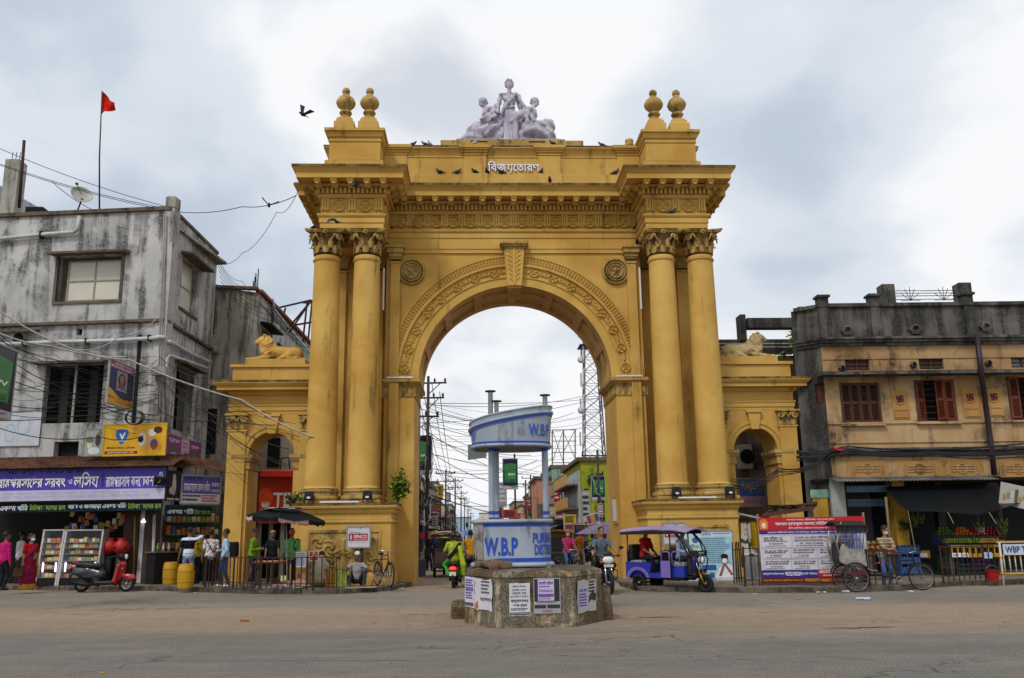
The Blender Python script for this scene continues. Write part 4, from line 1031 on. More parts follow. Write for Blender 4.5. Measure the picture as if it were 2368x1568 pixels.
person('man in dark shirt with patterned cap and blue face mask behind the red table',on_pave(627,1348),0.2,1.60,shirt='#1f2026',pants='#2a2522',skin=2,mask='#4a6a92',head=(-0.2,0.2),hands={-1:(-0.24,-0.3,0.86),1:(0.22,-0.3,0.84)},extra=lambda S,pv,nk,ax,TR,P,shp:S.ell(P(0,0.01,0.08),(0.09,0.108,0.06),None,0.006,6),mats=('#a88a6a',))
def strap2(S,pv,nk,ax,TR,P,shp):S.chain([shp[1]+(-0.03,-0.02,0.07),(0.06,-0.13,1.25),(0.17,-0.08,0.98)],[0.02]*3,0.005,4)
person('bald man in green half-buttoned shirt with red face mask leaning on the railing',on_pave(671,1360),0.05,1.66,shirt='#6fae68',pants='#1c211c',skin=1,hairless=True,hair='#3b2f28',mask='#d4200f',hands={-1:(-0.10,-0.26,1.03),1:(0.10,-0.27,1.03)},extra=strap2,head=(0,0.2),neck=(0,-0.03,0.49),fat=1.08,sleeve='long')
def robe(S,pv,nk,ax,TR,P,shp):S.ell((0,0.06,0.20),(0.27,0.26,0.22),None,0.06,6);S.chain([(0,0.1,0.42),(0,-0.1,0.75)],[0.19,0.17],0.05,2)
person('man in cream kurta squatting on the pavement with his back to the road',on_pave(738,1356),PI-0.1,1.66,pelvis=(0,0.05,0.24),neck=(0,-0.20,0.46),head=(0,0.7),feet={-1:(-0.16,-0.22,0),1:(0.16,-0.22,0)},hands={-1:(-0.20,-0.42,0.35),1:(0.22,-0.40,0.35)},shirt='#b9ad8f',pants='#a89a7c',skin=1,sleeve='long',hem=0.05,extra=robe,barefoot=True,mats=('#b3a68c',))
person('seated man with white skullcap and pale checked shirt resting arms on his knees',on_pave(824,1357),0.1,1.64,pelvis=(0,0.12,0.20),neck=(0,-0.02,0.50),head=(0.1,0.25),feet={-1:(-0.20,-0.38,0),1:(0.24,-0.40,0)},kp={-1:(-0.35,-0.3,1),1:(0.4,-0.3,1)},hands={-1:(-0.38,-0.42,0.48),1:(0.52,-0.38,0.44)},shirt='#9a9a98',pants='#33363f',skin=2,mask=None,cap='#d9d6cc',hem=0.03,sleeve='short',lower=None,barefoot=True)
# ================================================================ vehicles (built facing +X, origin on the ground under the middle)
M_TYRE=mat('tyre_rubber','#1a1917',0.85,0,0.25,20,0.3)
M_STEEL=mat('dull_steel','#8d8d8c',0.4,0.8,0.2)
M_CHROME=mat('chrome','#c8c8c8',0.18,1.0,0.05)
M_DKMET=mat('dark_metal','#1d1d1e',0.5,0.5,0.2)
M_RUST=mat('rusty_iron','#3d2a20',0.8,0.3,0.4,12,0.3)
M_LAMP=m_glass('lamp_glass',(0.85,0.88,0.9),0.75,0.1)
M_GLASS=m_glass('clear_glass',(0.75,0.85,0.9),0.035,0.04,0.1)
M_RED=mat('red_paint','#a01020',0.25,0,0.1,4,coat=0.8)
M_BLACKP=mat('black_plastic','#1b1b1d',0.4,0,0.15)
M_SEAT=mat('black_vinyl','#161616',0.45,0,0.2,15,0.2)
def torus(mb,c,R,r,n=36,m=10,axis='y',sq=1.0):
 v=[];f=[]
 for i in range(n):
  t=2*PI*i/n
  for j in range(m):
   u=2*PI*j/m;rr=R+r*math.cos(u);w_=r*sq*math.sin(u)
   p=(rr*math.cos(t),w_,rr*math.sin(t))if axis=='y' else(w_,rr*math.cos(t),rr*math.sin(t))
   v.append(Vector(c)+Vector(p))
 for i in range(n):
  for j in range(m):f.append((i*m+j,((i+1)%n)*m+j,((i+1)%n)*m+(j+1)%m,i*m+(j+1)%m))
 return mb._add(v,f)
def wheel(root,c,R,r,rim=M_STEEL,spokes=0,disc=False,steer=0.0):
 0
 mw=T(*c,rz=steer)
 ty=torus(MB(),(0,0,0),R-r,r,sq=1.15 if r>0.03 else 1.0).build('wheel',M_TYRE,root,True,local=True);ty.matrix_basis=mw
 torus(MB(),(0,0,0),R-2*r+0.005,max(r*0.5,0.010),32,6,sq=1.6).build('rim',rim,ty,True,local=True)
 rx=Matrix.Rotation(PI/2,3,'X')
 MB().lathe([(0.0001,-0.05),(0.035,-0.05),(0.04,-0.01),(0.04,0.01),(0.035,0.05),(0.0001,0.05)],12,rot=rx).build('hub',M_STEEL,ty,True,local=True)
 if disc:
  q=R-2*r+0.01
  MB().lathe([(0.03,-0.03),(q*0.6,-0.035),(q*0.75,-0.02),(q,-0.03),(q,0.03),(q*0.75,0.02),(q*0.6,0.035),(0.03,0.03)],24,rot=rx).build('wheel_disc',rim,ty,40,local=True)
 if spokes:
  sm=MB().tube([(0.0,0,0.02),(0.0,0,R-2*r)],0.0035 if spokes>8 else 0.018,4);sme=loose(sm,'spoke',rim)
  for k in range(spokes):inst(sme,'spoke',ty,T(0,0.02*(1 if k%2 else-1)if spokes>8 else 0,0,ry=2*PI*k/spokes+0.1*(k%2)))
 return ty
def pipe(root,name,pts,r,m,n=8,smooth=True):return MB().tube(pts,r,n).build(name,m,root,smooth,local=True)
def scooter(label,loc,rz,paint,dark=True,rear_light=False,steer=0.0,two=None):
 t=thing('scooter',label,'scooter',loc,rz);OFF[t.name]=Vector()
 wheel(t,(0.62,0,0.215),0.215,0.045,M_STEEL,5,False,steer);wheel(t,(-0.60,0,0.215),0.215,0.047,M_STEEL,5)
 b=Sculpt(0.02,0.05)
 b.chain([(-0.78,0,0.60),(-0.45,0,0.56),(-0.12,0,0.48)],[0.10,0.135,0.13],m=0);b.ell((-0.62,0,0.52),(0.26,0.15,0.12),m=0);b.chain([(-0.15,0,0.42),(-0.18,0,0.30)],[0.13,0.14],m=1)
 b.ell((-0.42,0,0.40),(0.28,0.14,0.10),m=1);b.cap((-0.80,0,0.58),(-0.92,0,0.66),0.07,0.03,m=0)
 b.build('rear_body',[two or paint,M_BLACKP],t)
 f=Sculpt(0.018,0.04);f.box((0.08,0,0.25),(0.26,0.15,0.015),0.03,m=1)
 f.chain([(0.30,0,0.26),(0.40,0,0.45),(0.46,0,0.72)],[0.10,0.12,0.11],m=0);f.box((0.40,0,0.50),(0.02,0.19,0.22),0.03,roty3(0.2),m=0);f.build('front_apron',[paint,M_BLACKP],t)
 g=Sculpt(0.018,0.03);g.ell((0.62,0,0.42),(0.22,0.075,0.06)).ell((0.70,0,0.36),(0.16,0.075,0.06)).cap((0.5,0,0.4),(0.46,0,0.55),0.06);g.build('front_fender',paint,t)
 h=Sculpt(0.016,0.03);h.ell((0.44,0,0.93),(0.12,0.15,0.09)).cap((0.44,0,0.75),(0.42,0,0.92),0.06);h.build('handlebar_cover',[M_BLACKP if dark else paint],t)
 pipe(t,'handlebar',[(0.30,-0.34,0.93),(0.40,-0.15,0.95),(0.40,0.15,0.95),(0.30,0.34,0.93)],0.016,M_BLACKP)
 MB().lathe([(0.07,0),(0.065,0.03),(0.0001,0.05)],16,(0.545,0,0.92),rot=Matrix.Rotation(PI/2,3,'Y')).build('headlight',M_LAMP,t,True,local=True)
 for e in(-1,1):
  mi=pipe(t,'mirror_stem',[(0.36,e*0.22,0.95),(0.36,e*0.28,1.12)],0.007,M_DKMET,6)
  Sculpt(0.014,0.01).ell((0.36,e*0.30,1.16),(0.02,0.06,0.045)).build('mirror',M_DKMET,t)
  Sculpt(0.014,0.01).ell((0.475,e*0.08,0.62),(0.05,0.03,0.035)).build('indicator',M_LAMP,t)
 s=Sculpt(0.02,0.04);s.box((-0.32,0,0.70),(0.22,0.10,0.025),0.04).box((-0.60,0,0.73),(0.14,0.09,0.02),0.04);s.build('seat',M_SEAT,t)
 pipe(t,'grab_rail',[(-0.55,-0.12,0.72),(-0.86,-0.10,0.80),(-0.90,0,0.81),(-0.86,0.10,0.80),(-0.55,0.12,0.72)],0.014,paint)
 Sculpt(0.016,0.02).ell((-0.93,0,0.60),(0.035,0.11,0.05)).build('tail_light',m_emit('lit_tail_lamp',(1.0,0.02,0.01),3.0)if rear_light else mat('red_lens','#7a0d10',0.2),t)
 MB().cb((-0.96,0,0.44),(0.012,0.20,0.12)).build('number_plate',mat('plate_white','#c9c4b8',0.5),t,local=True)
 pipe(t,'rear_mudguard',[(-0.86,0,0.52),(-0.95,0,0.40),(-0.97,0,0.28)],0.03,M_BLACKP)
 MB().tube([(-0.20,-0.17,0.20),(-0.45,-0.19,0.22),(-0.85,-0.19,0.30)],[0.03,0.06,0.06],12).build('exhaust',M_DKMET,t,True,local=True)
 pipe(t,'side_stand',[(-0.1,-0.12,0.2),(-0.02,-0.28,0.01)],0.012,M_DKMET)
 pipe(t,'fork',[(0.46,0.0,0.6),(0.60,0.07,0.24)],0.025,M_STEEL)
 return t
def motorcycle(label,loc,rz,paint,steer=0.0):
 t=thing('motorcycle',label,'motorcycle',loc,rz);OFF[t.name]=Vector()
 wheel(t,(0.66,0,0.30),0.30,0.05,M_DKMET,6,False,steer);wheel(t,(-0.62,0,0.30),0.30,0.06,M_DKMET,6)
 for e in(-1,1):
  pipe(t,'fork',[(0.66,e*0.085,0.30),(0.47,e*0.085,0.86)],[0.030,0.022],M_CHROME)
  pipe(t,'swing_arm',[(-0.62,e*0.1,0.30),(-0.12,e*0.08,0.36)],0.025,M_DKMET)
  st=pipe(t,'mirror_stem',[(0.40,e*0.30,0.99),(0.42,e*0.37,1.17)],0.008,M_DKMET,6);Sculpt(0.014,0.01).ell((0.42,e*0.40,1.20),(0.018,0.075,0.05)).build('mirror',M_DKMET,t)
  pipe(t,'crash_guard',[(0.30,e*0.05,0.70),(0.32,e*0.30,0.60),(0.30,e*0.30,0.40),(0.22,e*0.08,0.30)],0.014,M_DKMET)
  pipe(t,'indicator',[(0.50,e*0.06,0.83),(0.50,e*0.20,0.83)],[0.012,0.028],mat('amber_lens','#b0661a',0.3))
 Sculpt(0.016,0.03).ell((0.66,0,0.60),(0.2,0.065,0.045)).build('front_fender',M_BLACKP,t)
 tk=Sculpt(0.02,0.05);tk.ell((0.18,0,0.86),(0.28,0.15,0.13)).ell((0.30,0,0.82),(0.14,0.19,0.10));tk.build('tank',paint,t)
 Sculpt(0.02,0.04).box((-0.38,0,0.80),(0.32,0.09,0.03),0.05).build('seat',M_SEAT,t)
 en=Sculpt(0.022,0.03);en.box((0.08,0,0.42),(0.16,0.11,0.13),0.03).box((0.14,0,0.60),(0.08,0.09,0.08),0.02).box((-0.25,0,0.58),(0.12,0.10,0.12),0.04);en.build('engine',M_DKMET,t)
 hd=Sculpt(0.014,0.03);hd.ell((0.53,0,0.88),(0.08,0.15,0.10),m=0).ell((0.50,0,1.02),(0.06,0.13,0.10),m=1).ell((0.47,0.12,0.95),(0.07,0.07,0.08),m=2).ell((0.47,-0.12,0.95),(0.07,0.07,0.08),m=2);hd.build('headlamp_cowl',[M_LAMP,M_BLACKP,paint],t)
 pipe(t,'handlebar',[(0.30,-0.40,0.98),(0.42,-0.18,0.99),(0.42,0.18,0.99),(0.30,0.40,0.98)],0.017,M_BLACKP)
 MB().cb((0.585,0,0.735),(0.012,0.26,0.07)).build('number_plate',mat('plate_white','#c9c4b8',0.5),t,local=True)
 pipe(t,'exhaust',[(0.2,-0.13,0.30),(-0.2,-0.16,0.28),(-0.75,-0.17,0.36)],[0.03,0.035,0.055],M_DKMET,10)
 Sculpt(0.02,0.03).ell((-0.78,0,0.78),(0.14,0.08,0.07)).build('tail',paint,t)
 pipe(t,'foot_rest',[(-0.05,-0.28,0.32),(-0.05,0.28,0.32)],0.014,M_DKMET)
 return t
def bicycle_frame(t,ox=0.0,m=M_RUST,wb=1.08,R=0.345,rear=True):
 fx,rx_=ox+wb/2,ox-wb/2;bb=(ox-0.08,0,0.29);sd=(ox-0.22,0,0.86);hd=(fx-0.20,0,0.92);hl=(fx-0.16,0,0.74)
 wheel(t,(fx,0,R),R,0.022,M_STEEL,28)
 if rear:wheel(t,(rx_,0,R),R,0.022,M_STEEL,28)
 for a,b_ in((bb,sd),(bb,hl),(sd,hd),((sd[0],0,0.78),(hl[0],0,0.80))):pipe(t,'frame_tube',[a,b_],0.016,m)
 for e in(-1,1):
  pipe(t,'fork',[(hl[0],e*0.03,0.74),(fx-0.05,e*0.05,0.5),(fx,e*0.05,R)],0.011,m)
  if rear:pipe(t,'stay',[(bb[0],e*0.03,0.29),(rx_,e*0.06,R),(sd[0],e*0.03,0.82)],0.010,m)
 pipe(t,'steering_stem',[hl,hd,(hd[0]-0.02,0,1.02)],0.016,m)
 pipe(t,'handlebar',[(hd[0]-0.18,-0.27,1.0),(hd[0]+0.02,-0.2,1.04),(hd[0]+0.02,0.2,1.04),(hd[0]-0.18,0.27,1.0)],0.012,M_CHROME)
 Sculpt(0.016,0.03).ell((sd[0]-0.04,0,0.94),(0.13,0.085,0.04)).cap((sd[0],0,0.94),(sd[0]+0.13,0,0.95),0.04,0.03).build('saddle',M_SEAT,t)
 pipe(t,'seat_post',[sd,(sd[0]-0.02,0,0.94)],0.013,M_CHROME)
 torus(MB(),(bb[0],-0.05,bb[2]),0.085,0.010,24,6).build('chainwheel',M_STEEL,t,True,local=True)
 for k in range(5):pipe(t,'chainwheel_arm',[(bb[0],-0.05,bb[2]),(bb[0]+0.085*math.cos(k*1.257),-0.05,bb[2]+0.085*math.sin(k*1.257))],0.006,M_STEEL,5)
 for e,a in((-1,0.9),(1,0.9+PI)):
  pe=(bb[0]+0.17*math.cos(a-1.9),e*0.08,bb[2]+0.17*math.sin(a-1.9));pipe(t,'crank',[(bb[0],e*0.07,bb[2]),pe],0.010,M_STEEL,6);MB().cb((pe[0],e*0.13,pe[2]),(0.09,0.08,0.025)).build('pedal',M_BLACKP,t,local=True)
 for k,(cx_,nm)in enumerate(((fx,'mudguard'),(rx_,'mudguard'))):
  if k==1 and not rear:continue
  pts=[(cx_+0.365*math.cos(a),0,R+0.365*math.sin(a))for a in np.linspace(0.5,2.9,10)];pipe(t,nm,pts,0.016,m,6)
 return hd
def erickshaw(label,loc,rz,body='#2a369c',trim='#7a66b4',roof='#9483b0',orange=False,name='electric_rickshaw'):
 B=mat('rick_body_'+body.strip('#'),body,0.35,0,0.12,4,coat=0.3);TR_=mat('rick_trim_'+trim.strip('#'),trim,0.35,0,0.1,coat=0.3);RF=mat('rick_roof_'+roof.strip('#'),roof,0.4,0,0.1,coat=0.3)
 t=thing(name,label,'rickshaw',loc,rz);OFF[t.name]=Vector()
 wheel(t,(1.18,0,0.24),0.24,0.05,M_DKMET,0,True)
 for e in(-1,1):wheel(t,(-0.80,e*0.42,0.24),0.24,0.055,M_DKMET,0,True)
 pipe(t,'axle',[(-0.8,-0.42,0.24),(-0.8,0.42,0.24)],0.03,M_DKMET);pipe(t,'chassis_beam',[(-1.1,0.2,0.34),(0.7,0.2,0.34),(0.9,0,0.42)],0.03,M_DKMET);pipe(t,'chassis_beam',[(-1.1,-0.2,0.34),(0.7,-0.2,0.34),(0.9,0,0.42)],0.03,M_DKMET)
 MB().bx(-1.15,0.75,-0.46,0.46,0.36,0.40).build('floor',M_DKMET,t,local=True)
 for e in(-1,1):
  y0,y1=sorted((e*0.43,e*0.49))
  arch=[(-1.22,0.38),(-1.05,0.38)]+[(-0.80+0.30*math.cos(a),0.30+0.27*math.sin(a))for a in np.linspace(PI-0.3,0.3,9)]+[(-0.42,0.38),(-0.30,0.80),(-1.22,0.82)]
  MB().prism(arch,y0,y1).build('rear_side_panel',B,t,local=True)
  tr=MB().prism([(-1.23,0.38),(-1.05,0.37)]+[(-0.80+0.33*math.cos(a),0.30+0.30*math.sin(a))for a in np.linspace(PI-0.3,0.3,9)]+[(-0.40,0.37),(-0.38,0.46)]+[(-0.80+0.42*math.cos(a),0.33+0.36*math.sin(a))for a in np.linspace(0.25,PI-0.25,9)]+[(-1.23,0.48)],y0-0.008,y1+0.008);tr.build('wheel_arch_trim',TR_,t,local=True)
  MB().bx(0.02,0.34,y0,y1,0.40,0.86).build('side_step_panel',TR_ if e<0 else B,t,local=True)
  MB().bx(-0.40,0.02,y0,y1,0.38,0.52).build('sill',B,t,local=True)
  for x0,x1 in((0.04,0.32),(0.40,0.66)):pipe(t,'arm_rail',[(x0,e*0.46,0.80),(x0,e*0.46,1.06),(x0+0.04,e*0.46,1.11),(x1-0.04,e*0.46,1.11),(x1,e*0.46,1.06),(x1,e*0.46,0.80)],0.022,TR_)
  for x,z1 in((-1.15,1.70),(0.36,1.70)):pipe(t,'roof_post',[(x,e*0.46,0.4),(x,e*0.46,z1)],0.022,M_BLACKP)
  pipe(t,'windscreen_pillar',[(0.92,e*0.40,0.98),(0.78,e*0.44,1.35),(0.45,e*0.45,1.70)],0.022,M_BLACKP)
 MB().bx(-1.22,-1.16,-0.43,0.43,0.40,1.15).build('back_panel',B,t,local=True)
 for x0,x1,z in((-1.12,-0.70,0.80),(-0.02,0.36,0.78)):
  MB().bx(x0,x1,-0.42,0.42,0.41,z-0.06).build('seat_box',B,t,local=True)
  Sculpt(0.025,0.02).box(((x0+x1)/2,0,z),((x1-x0)/2-0.03,0.39,0.03),0.04).build('seat',mat('seat_silver','#7e8088',0.5,0,0.5,14),t)
 Sculpt(0.025,0.02).box((-1.08,0,1.08),(0.03,0.40,0.2),0.04).build('backrest',M_SEAT,t);Sculpt(0.025,0.02).box((0.0,0,1.0),(0.02,0.38,0.12),0.03).build('backrest',M_SEAT,t)
 MB().bx(0.36,0.72,-0.36,0.36,0.41,0.70).build('driver_seat_box',B,t,local=True);Sculpt(0.025,0.02).box((0.54,0,0.76),(0.16,0.33,0.03),0.04).build('driver_seat',mat('seat_silver','#7e8088',0.5),t)
 rf=MB().grid(lambda u,v:(-1.35+2.35*u,(v-0.5)*1.16,1.70+0.10*math.sin(PI*v)+0.05*math.sin(PI*u)-0.10*max(0,u-0.8)*2),14,8,(0,0,-0.03));rf.build('roof',RF,t,40,local=True)
 MB().bx(-1.33,0.75,-0.575,-0.565,1.60,1.70).bx(-1.33,0.75,0.565,0.575,1.60,1.70).bx(-1.335,-1.325,-0.565,0.565,1.60,1.70).build('roof_valance',M_SEAT,t,local=True)
 ws=MB().grid(lambda u,v:(0.96-0.16*u-0.32*u*u,(v-0.5)*(0.80+0.06*u),1.12+0.56*u),8,6);ws.build('windscreen',M_GLASS,t,True,local=True)
 fr_=[(0.96-0.16*u-0.32*u*u,0.42+0.03*u,1.12+0.56*u)for u in np.linspace(0,1,8)]
 pipe(t,'windscreen_frame',fr_+[(p[0],-p[1],p[2])for p in fr_[::-1]],0.022,M_BLACKP)
 MB().cb((0.985,0,1.06),(0.05,0.84,0.14)).build('name_strip',M_BLACKP,t,local=True)
 put_text('oyco',t,Matrix.Rotation(PI/2,4,'Z')@T(0,-1.012,0),0.1,1.06,0.26,0.07,M_WHT,0.004)
 Sculpt(0.02,0.05).ell((0.80,0,0.84),(0.17,0.14,0.16)).box((0.80,0,0.66),(0.05,0.12,0.14),0.04).build('front_tank',B,t)
 MB().lathe([(0.06,-0.1),(0.10,-0.03),(0.105,0.02),(0.09,0.04),(0.0001,0.06)],18,(1.08,0,0.88),rot=Matrix.Rotation(PI/2,3,'Y')).build('headlight',[M_LAMP],t,True,local=True)
 torus(MB(),(1.10,0,0.88),0.105,0.018,20,6,axis='x').build('headlight_ring',M_BLACKP,t,True,local=True)
 for e in(-1,1):
  pipe(t,'fork',[(1.18,e*0.10,0.24),(1.04,e*0.10,0.55)],0.026,mat('fork_gold','#a07a2c',0.35,0.6));pipe(t,'fork_upper',[(1.04,e*0.10,0.55),(0.94,e*0.10,0.86)],0.020,M_CHROME)
  pipe(t,'front_guard',[(0.75,e*0.30,0.42),(1.02,e*0.30,0.60),(1.10,e*0.30,0.90),(0.98,e*0.36,1.0)],0.020,M_BLACKP)
 pipe(t,'handlebar',[(0.66,-0.33,1.02),(0.88,-0.15,1.00),(0.88,0.15,1.00),(0.66,0.33,1.02)],0.016,M_CHROME)
 Sculpt(0.018,0.02).ell((1.20,0,0.50),(0.16,0.07,0.04)).build('front_fender',M_STEEL,t)
 MB().bx(0.78,1.0,-0.34,0.34,0.40,0.44).bx(0.98,1.01,-0.34,0.34,0.44,0.62).build('foot_well',M_BLACKP,t,local=True)
 return t
def seated_person(label,veh,lx,ly,seat_z,hx,hz,spread=0.25,feet_dx=0.35,feet_z=0.42,**k):
 0
 rz=veh.rotation_euler.z;p=Vector((lx,ly,0));c,s_=math.cos(rz),math.sin(rz)
 loc=Vector(veh.location)+Vector((c*p.x-s_*p.y,s_*p.x+c*p.y,0))
 H=k.pop('H',1.66);q=1.7/H
 kw=dict(pelvis=(0,0,(seat_z+0.10)*q),hands={-1:(-spread,-hx*q,hz*q),1:(spread,-hx*q,hz*q)},feet={-1:(-0.16,-feet_dx*q,feet_z*q),1:(0.16,-feet_dx*q,feet_z*q)},kp={-1:(-0.3,-1,0.6),1:(0.3,-1,0.6)},neck=(0,-0.06,0.49))
 kw.update(k);return person(label,loc,rz+PI/2,H,**kw)
sc1=scooter('glossy red and grey scooter parked at the kerb before the sweet shop',(gp(176,1370)+gp(302,1369))/2,math.atan2((gp(302,1369)-gp(176,1370)).y*0.5,(gp(302,1369)-gp(176,1370)).x),M_RED,two=mat('grey_scooter_paint','#3a3c40',0.3,0.2,0.1,coat=0.5))
sc1.scale=(1.16,1.16,1.16)
er=erickshaw('blue and violet electric rickshaw with curved windscreen waiting by the kerb',gp(1566,1371)+Vector((0.0,0.75,0)),-0.82)
er.scale=(0.96,0.96,0.96)
seated_person('driver of the blue electric rickshaw in pale blue grey shirt',er,0.46,-0.12,0.80,0.36,1.05,spread=0.22,feet_dx=0.42,feet_z=0.44,shirt='#8f9cb4',pants='#3a332c',skin=2,sleeve='long',head=(-0.7,0))
seated_person('passenger in red and black shirt seated in the blue electric rickshaw',er,-0.82,-0.05,0.84,0.34,0.98,spread=0.12,feet_dx=0.45,feet_z=0.40,shirt='#a8141c',pants='#22222a',skin=2,head=(-0.6,0.1))
mo=motorcycle('black and maroon commuter motorcycle coming out of the arch beside the pier',gp(1404,1374)+Vector((0,0.5,0)),-PI/2+0.10,mat('maroon_paint','#5a0f1c',0.25,0,0.1,coat=0.6))
seated_person('man in grey polo shirt riding the black motorcycle towards the road',mo,-0.22,0.0,0.84,0.50,1.00,spread=0.36,feet_dx=0.18,feet_z=0.30,shirt='#54666c',pants='#2b2320',skin=1,kp={-1:(-0.6,-1,0.5),1:(0.6,-1,0.5)},ep={-1:(-1,0.3,-0.3),1:(1,0.3,-0.3)},fat=1.08,head=(0.05,0.05))
s2=scooter('dark red scooter with lit tail lamp carrying two people away through the arch',gp(1050,1363)+Vector((0,1.2,0)),PI/2-0.05,mat('dark_red_paint','#4a0c14',0.3,0,0.1,coat=0.5),True,True)
def helm(col,nm):return mat('helmet_'+nm,col,0.15,0,0.05,coat=0.8)
def helmet(P_loc,col,nm,label):
 t=thing('helmet',label,'helmet',P_loc);Sculpt(0.016,0.03).ell((0,0,0.0),(0.125,0.145,0.135)).cut((0,-0.15,-0.02),(0.09,0.09,0.055)).build('helmet_shell',helm(col,nm),t);MB().tube([(0.11*math.cos(a),-0.02+0.13*math.sin(a),-0.10)for a in np.linspace(0,2*PI,16)][:-1],0.012,6,True).build('helmet_rim',M_BLACKP,t,local=True);return t
def shawl(S,pv,nk,ax,TR,P,shp):
 S.chain([shp[-1]+(0,0.08,0.0),(-0.05,0.16,1.0*pv[2]+0.22),(0.14,0.12,pv[2]+0.02)],[0.05,0.06,0.06],0.02,6);S.chain([(-0.20,0.1,pv[2]+0.3),(-0.3,0.1,pv[2]-0.2),(-0.3,0.05,pv[2]-0.5)],[0.08,0.09,0.06],0.03,2)
pil=seated_person('pillion rider in lime green tunic and dark scarf on the red scooter',s2,-0.52,0.0,0.80,0.30,1.05,spread=0.2,feet_dx=0.10,feet_z=0.32,shirt='#a4b02e',pants='#4ea84a',skin=2,female=True,extra=shawl,mats=('#1f2028',),fat=1.05,kp={-1:(-0.7,-1,0.3),1:(0.7,-1,0.3)})
drv=seated_person('rider in pink shirt steering the dark red scooter',s2,-0.10,-0.05,0.78,0.45,0.98,spread=0.3,feet_dx=0.3,feet_z=0.30,shirt='#b98bb0',pants='#3a3436',skin=2,sleeve='long')
helmet(pil.location+Vector((0.0,0.08,1.56)),'#131313','black','black helmet of the pillion rider in lime green')
helmet(drv.location+Vector((0.05,0.06,1.54)),'#4a1018','maroon','maroon helmet of the scooter rider in pink')
m2=motorcycle('motorcycle of the man in yellow riding away beside the broken booth',gp(1090,1343),PI/2-0.15,mat('black_paint','#101012',0.25,coat=0.5))
seated_person('man in yellow shirt riding away beyond the red scooter',m2,-0.22,0,0.84,0.45,1.0,spread=0.34,shirt='#c48a12',pants='#232430',skin=2,feet_dx=0.18,feet_z=0.3)
bc2=thing('bicycle','dark bicycle ridden by the person in pink behind the traffic booth','bicycle',gp(1322,1343),-PI/2+0.4);OFF[bc2.name]=Vector();bicycle_frame(bc2)
def scarf(S,pv,nk,ax,TR,P,shp):S.ell(P(0,0.015,0.03),(0.098,0.115,0.125),rotz3(0),0.01,6);S.ell(P(0,0.02,-0.09),(0.085,0.09,0.06),None,0.02,6)
seated_person('person in pink striped top with checked headscarf and blue mask on a bicycle',bc2,-0.25,0.0,0.88,0.38,1.0,H=1.50,spread=0.2,feet_dx=0.22,feet_z=0.22,shirt=m_stripe('pink_stripes',[(0,'#a8165e'),(0.72,'#c98aa8'),(0.8,'#a8165e')],14,2),pants='#3f6398',skin=2,mask='#9ab8d0',extra=scarf,mats=(m_print('headscarf_print','#b02a3c','#3f8a54',26),),fat=1.1,head=(-0.3,0.0))
bk=thing('bicycle','old dark bicycle parked on the pavement against the gate pier','bicycle',gp(887,1356,PAVE_Z),-PI/2+0.45);OFF[bk.name]=Vector();bicycle_frame(bk)
pipe(bk,'kick_stand',[(-0.5,-0.08,0.33),(-0.48,-0.22,0.005)],0.012,M_RUST)
MB().tube([(-0.42,-0.08,0.76),(-0.75,-0.08,0.76),(-0.75,0.08,0.76),(-0.42,0.08,0.76)],0.010,6).build('carrier',M_RUST,bk,True,local=True)
cr=thing('cycle_rickshaw','three-wheeled cycle rickshaw with folded black hood and silver seat panels','rickshaw',gp(2060,1367)+Vector((0,0.1,0)),-0.03)
cr.scale=(0.97,0.97,0.97);OFF[cr.name]=Vector()
bicycle_frame(cr,0.38,M_DKMET,1.10,0.355,rear=False)
M_ALU=mat('hammered_tin','#a8a39a',0.35,0.7,0.3,9)
M_BLUEP=mat('blue_bamboo_paint','#4a66c0',0.5)
for e in(-1,1):
 wheel(cr,(-1.02,e*0.42,0.355),0.355,0.022,M_STEEL,30)
 pts=[(-1.02+0.40*math.cos(a),e*0.42,0.36+0.40*math.sin(a))for a in np.linspace(0.2,2.9,12)];pipe(cr,'mudguard',pts,0.022,M_DKMET,6)
 side=[(-1.42,1.02),(-1.40,0.80),(-1.22,0.70),(-0.68,0.68),(-0.70,1.00),(-0.85,1.08),(-1.05,1.12),(-1.30,1.28)]
 MB().prism(side,e*0.36-0.012,e*0.36+0.012).build('seat_side_panel',M_ALU,cr,local=True)
 pipe(cr,'chassis_beam',[(-1.35,e*0.25,0.40),(-0.3,e*0.12,0.42),(0.30,0,0.32)],0.02,M_DKMET)
 for k in range(7):
  x0=-1.30+0.07*k;x1=-1.40+0.125*k;pipe(cr,'hood_stick',[(x0+0.12,e*0.36,1.12),(x1,e*0.40,1.78-0.01*k)],0.013,M_BLUEP if k not in(0,2)else M_ALU,6)
 pipe(cr,'hood_stick',[(-1.40,e*0.36,0.95),(-1.44,e*0.36,1.30),(-1.28,e*0.38,1.85)],0.02,M_ALU,6)
def hoodf(u,v):
 x=-1.45+0.86*u;return(x,(v-0.5)*0.92,1.74+0.12*math.sin(PI*v)**0.6+0.03*abs(math.sin(u*PI*7))-0.02*u)
MB().grid(hoodf,42,8,(0,0,-0.015)).build('hood',M_SEAT,cr,60,local=True)
MB().grid(lambda u,v:(-1.45+0.86*u,-0.46-0.02*math.cos(u*PI*14),1.75-0.17*v-0.02*abs(math.sin(u*PI*7))),42,4,(0,0.012,0)).build('hood_fringe',M_SEAT,cr,True,local=True)
Sculpt(0.025,0.03).box((-1.0,0,0.80),(0.24,0.30,0.05),0.04).build('passenger_seat',M_SEAT,cr);Sculpt(0.025,0.03).box((-1.28,0,1.05),(0.04,0.30,0.22),0.04).build('seat_back',M_SEAT,cr)
MB().grid(lambda u,v:(-0.72+0.34*u,(v-0.5)*0.62,0.66-0.2*u+0.10*u*u),6,2,(0,0,-0.02)).build('foot_board',M_ALU,cr,local=True)
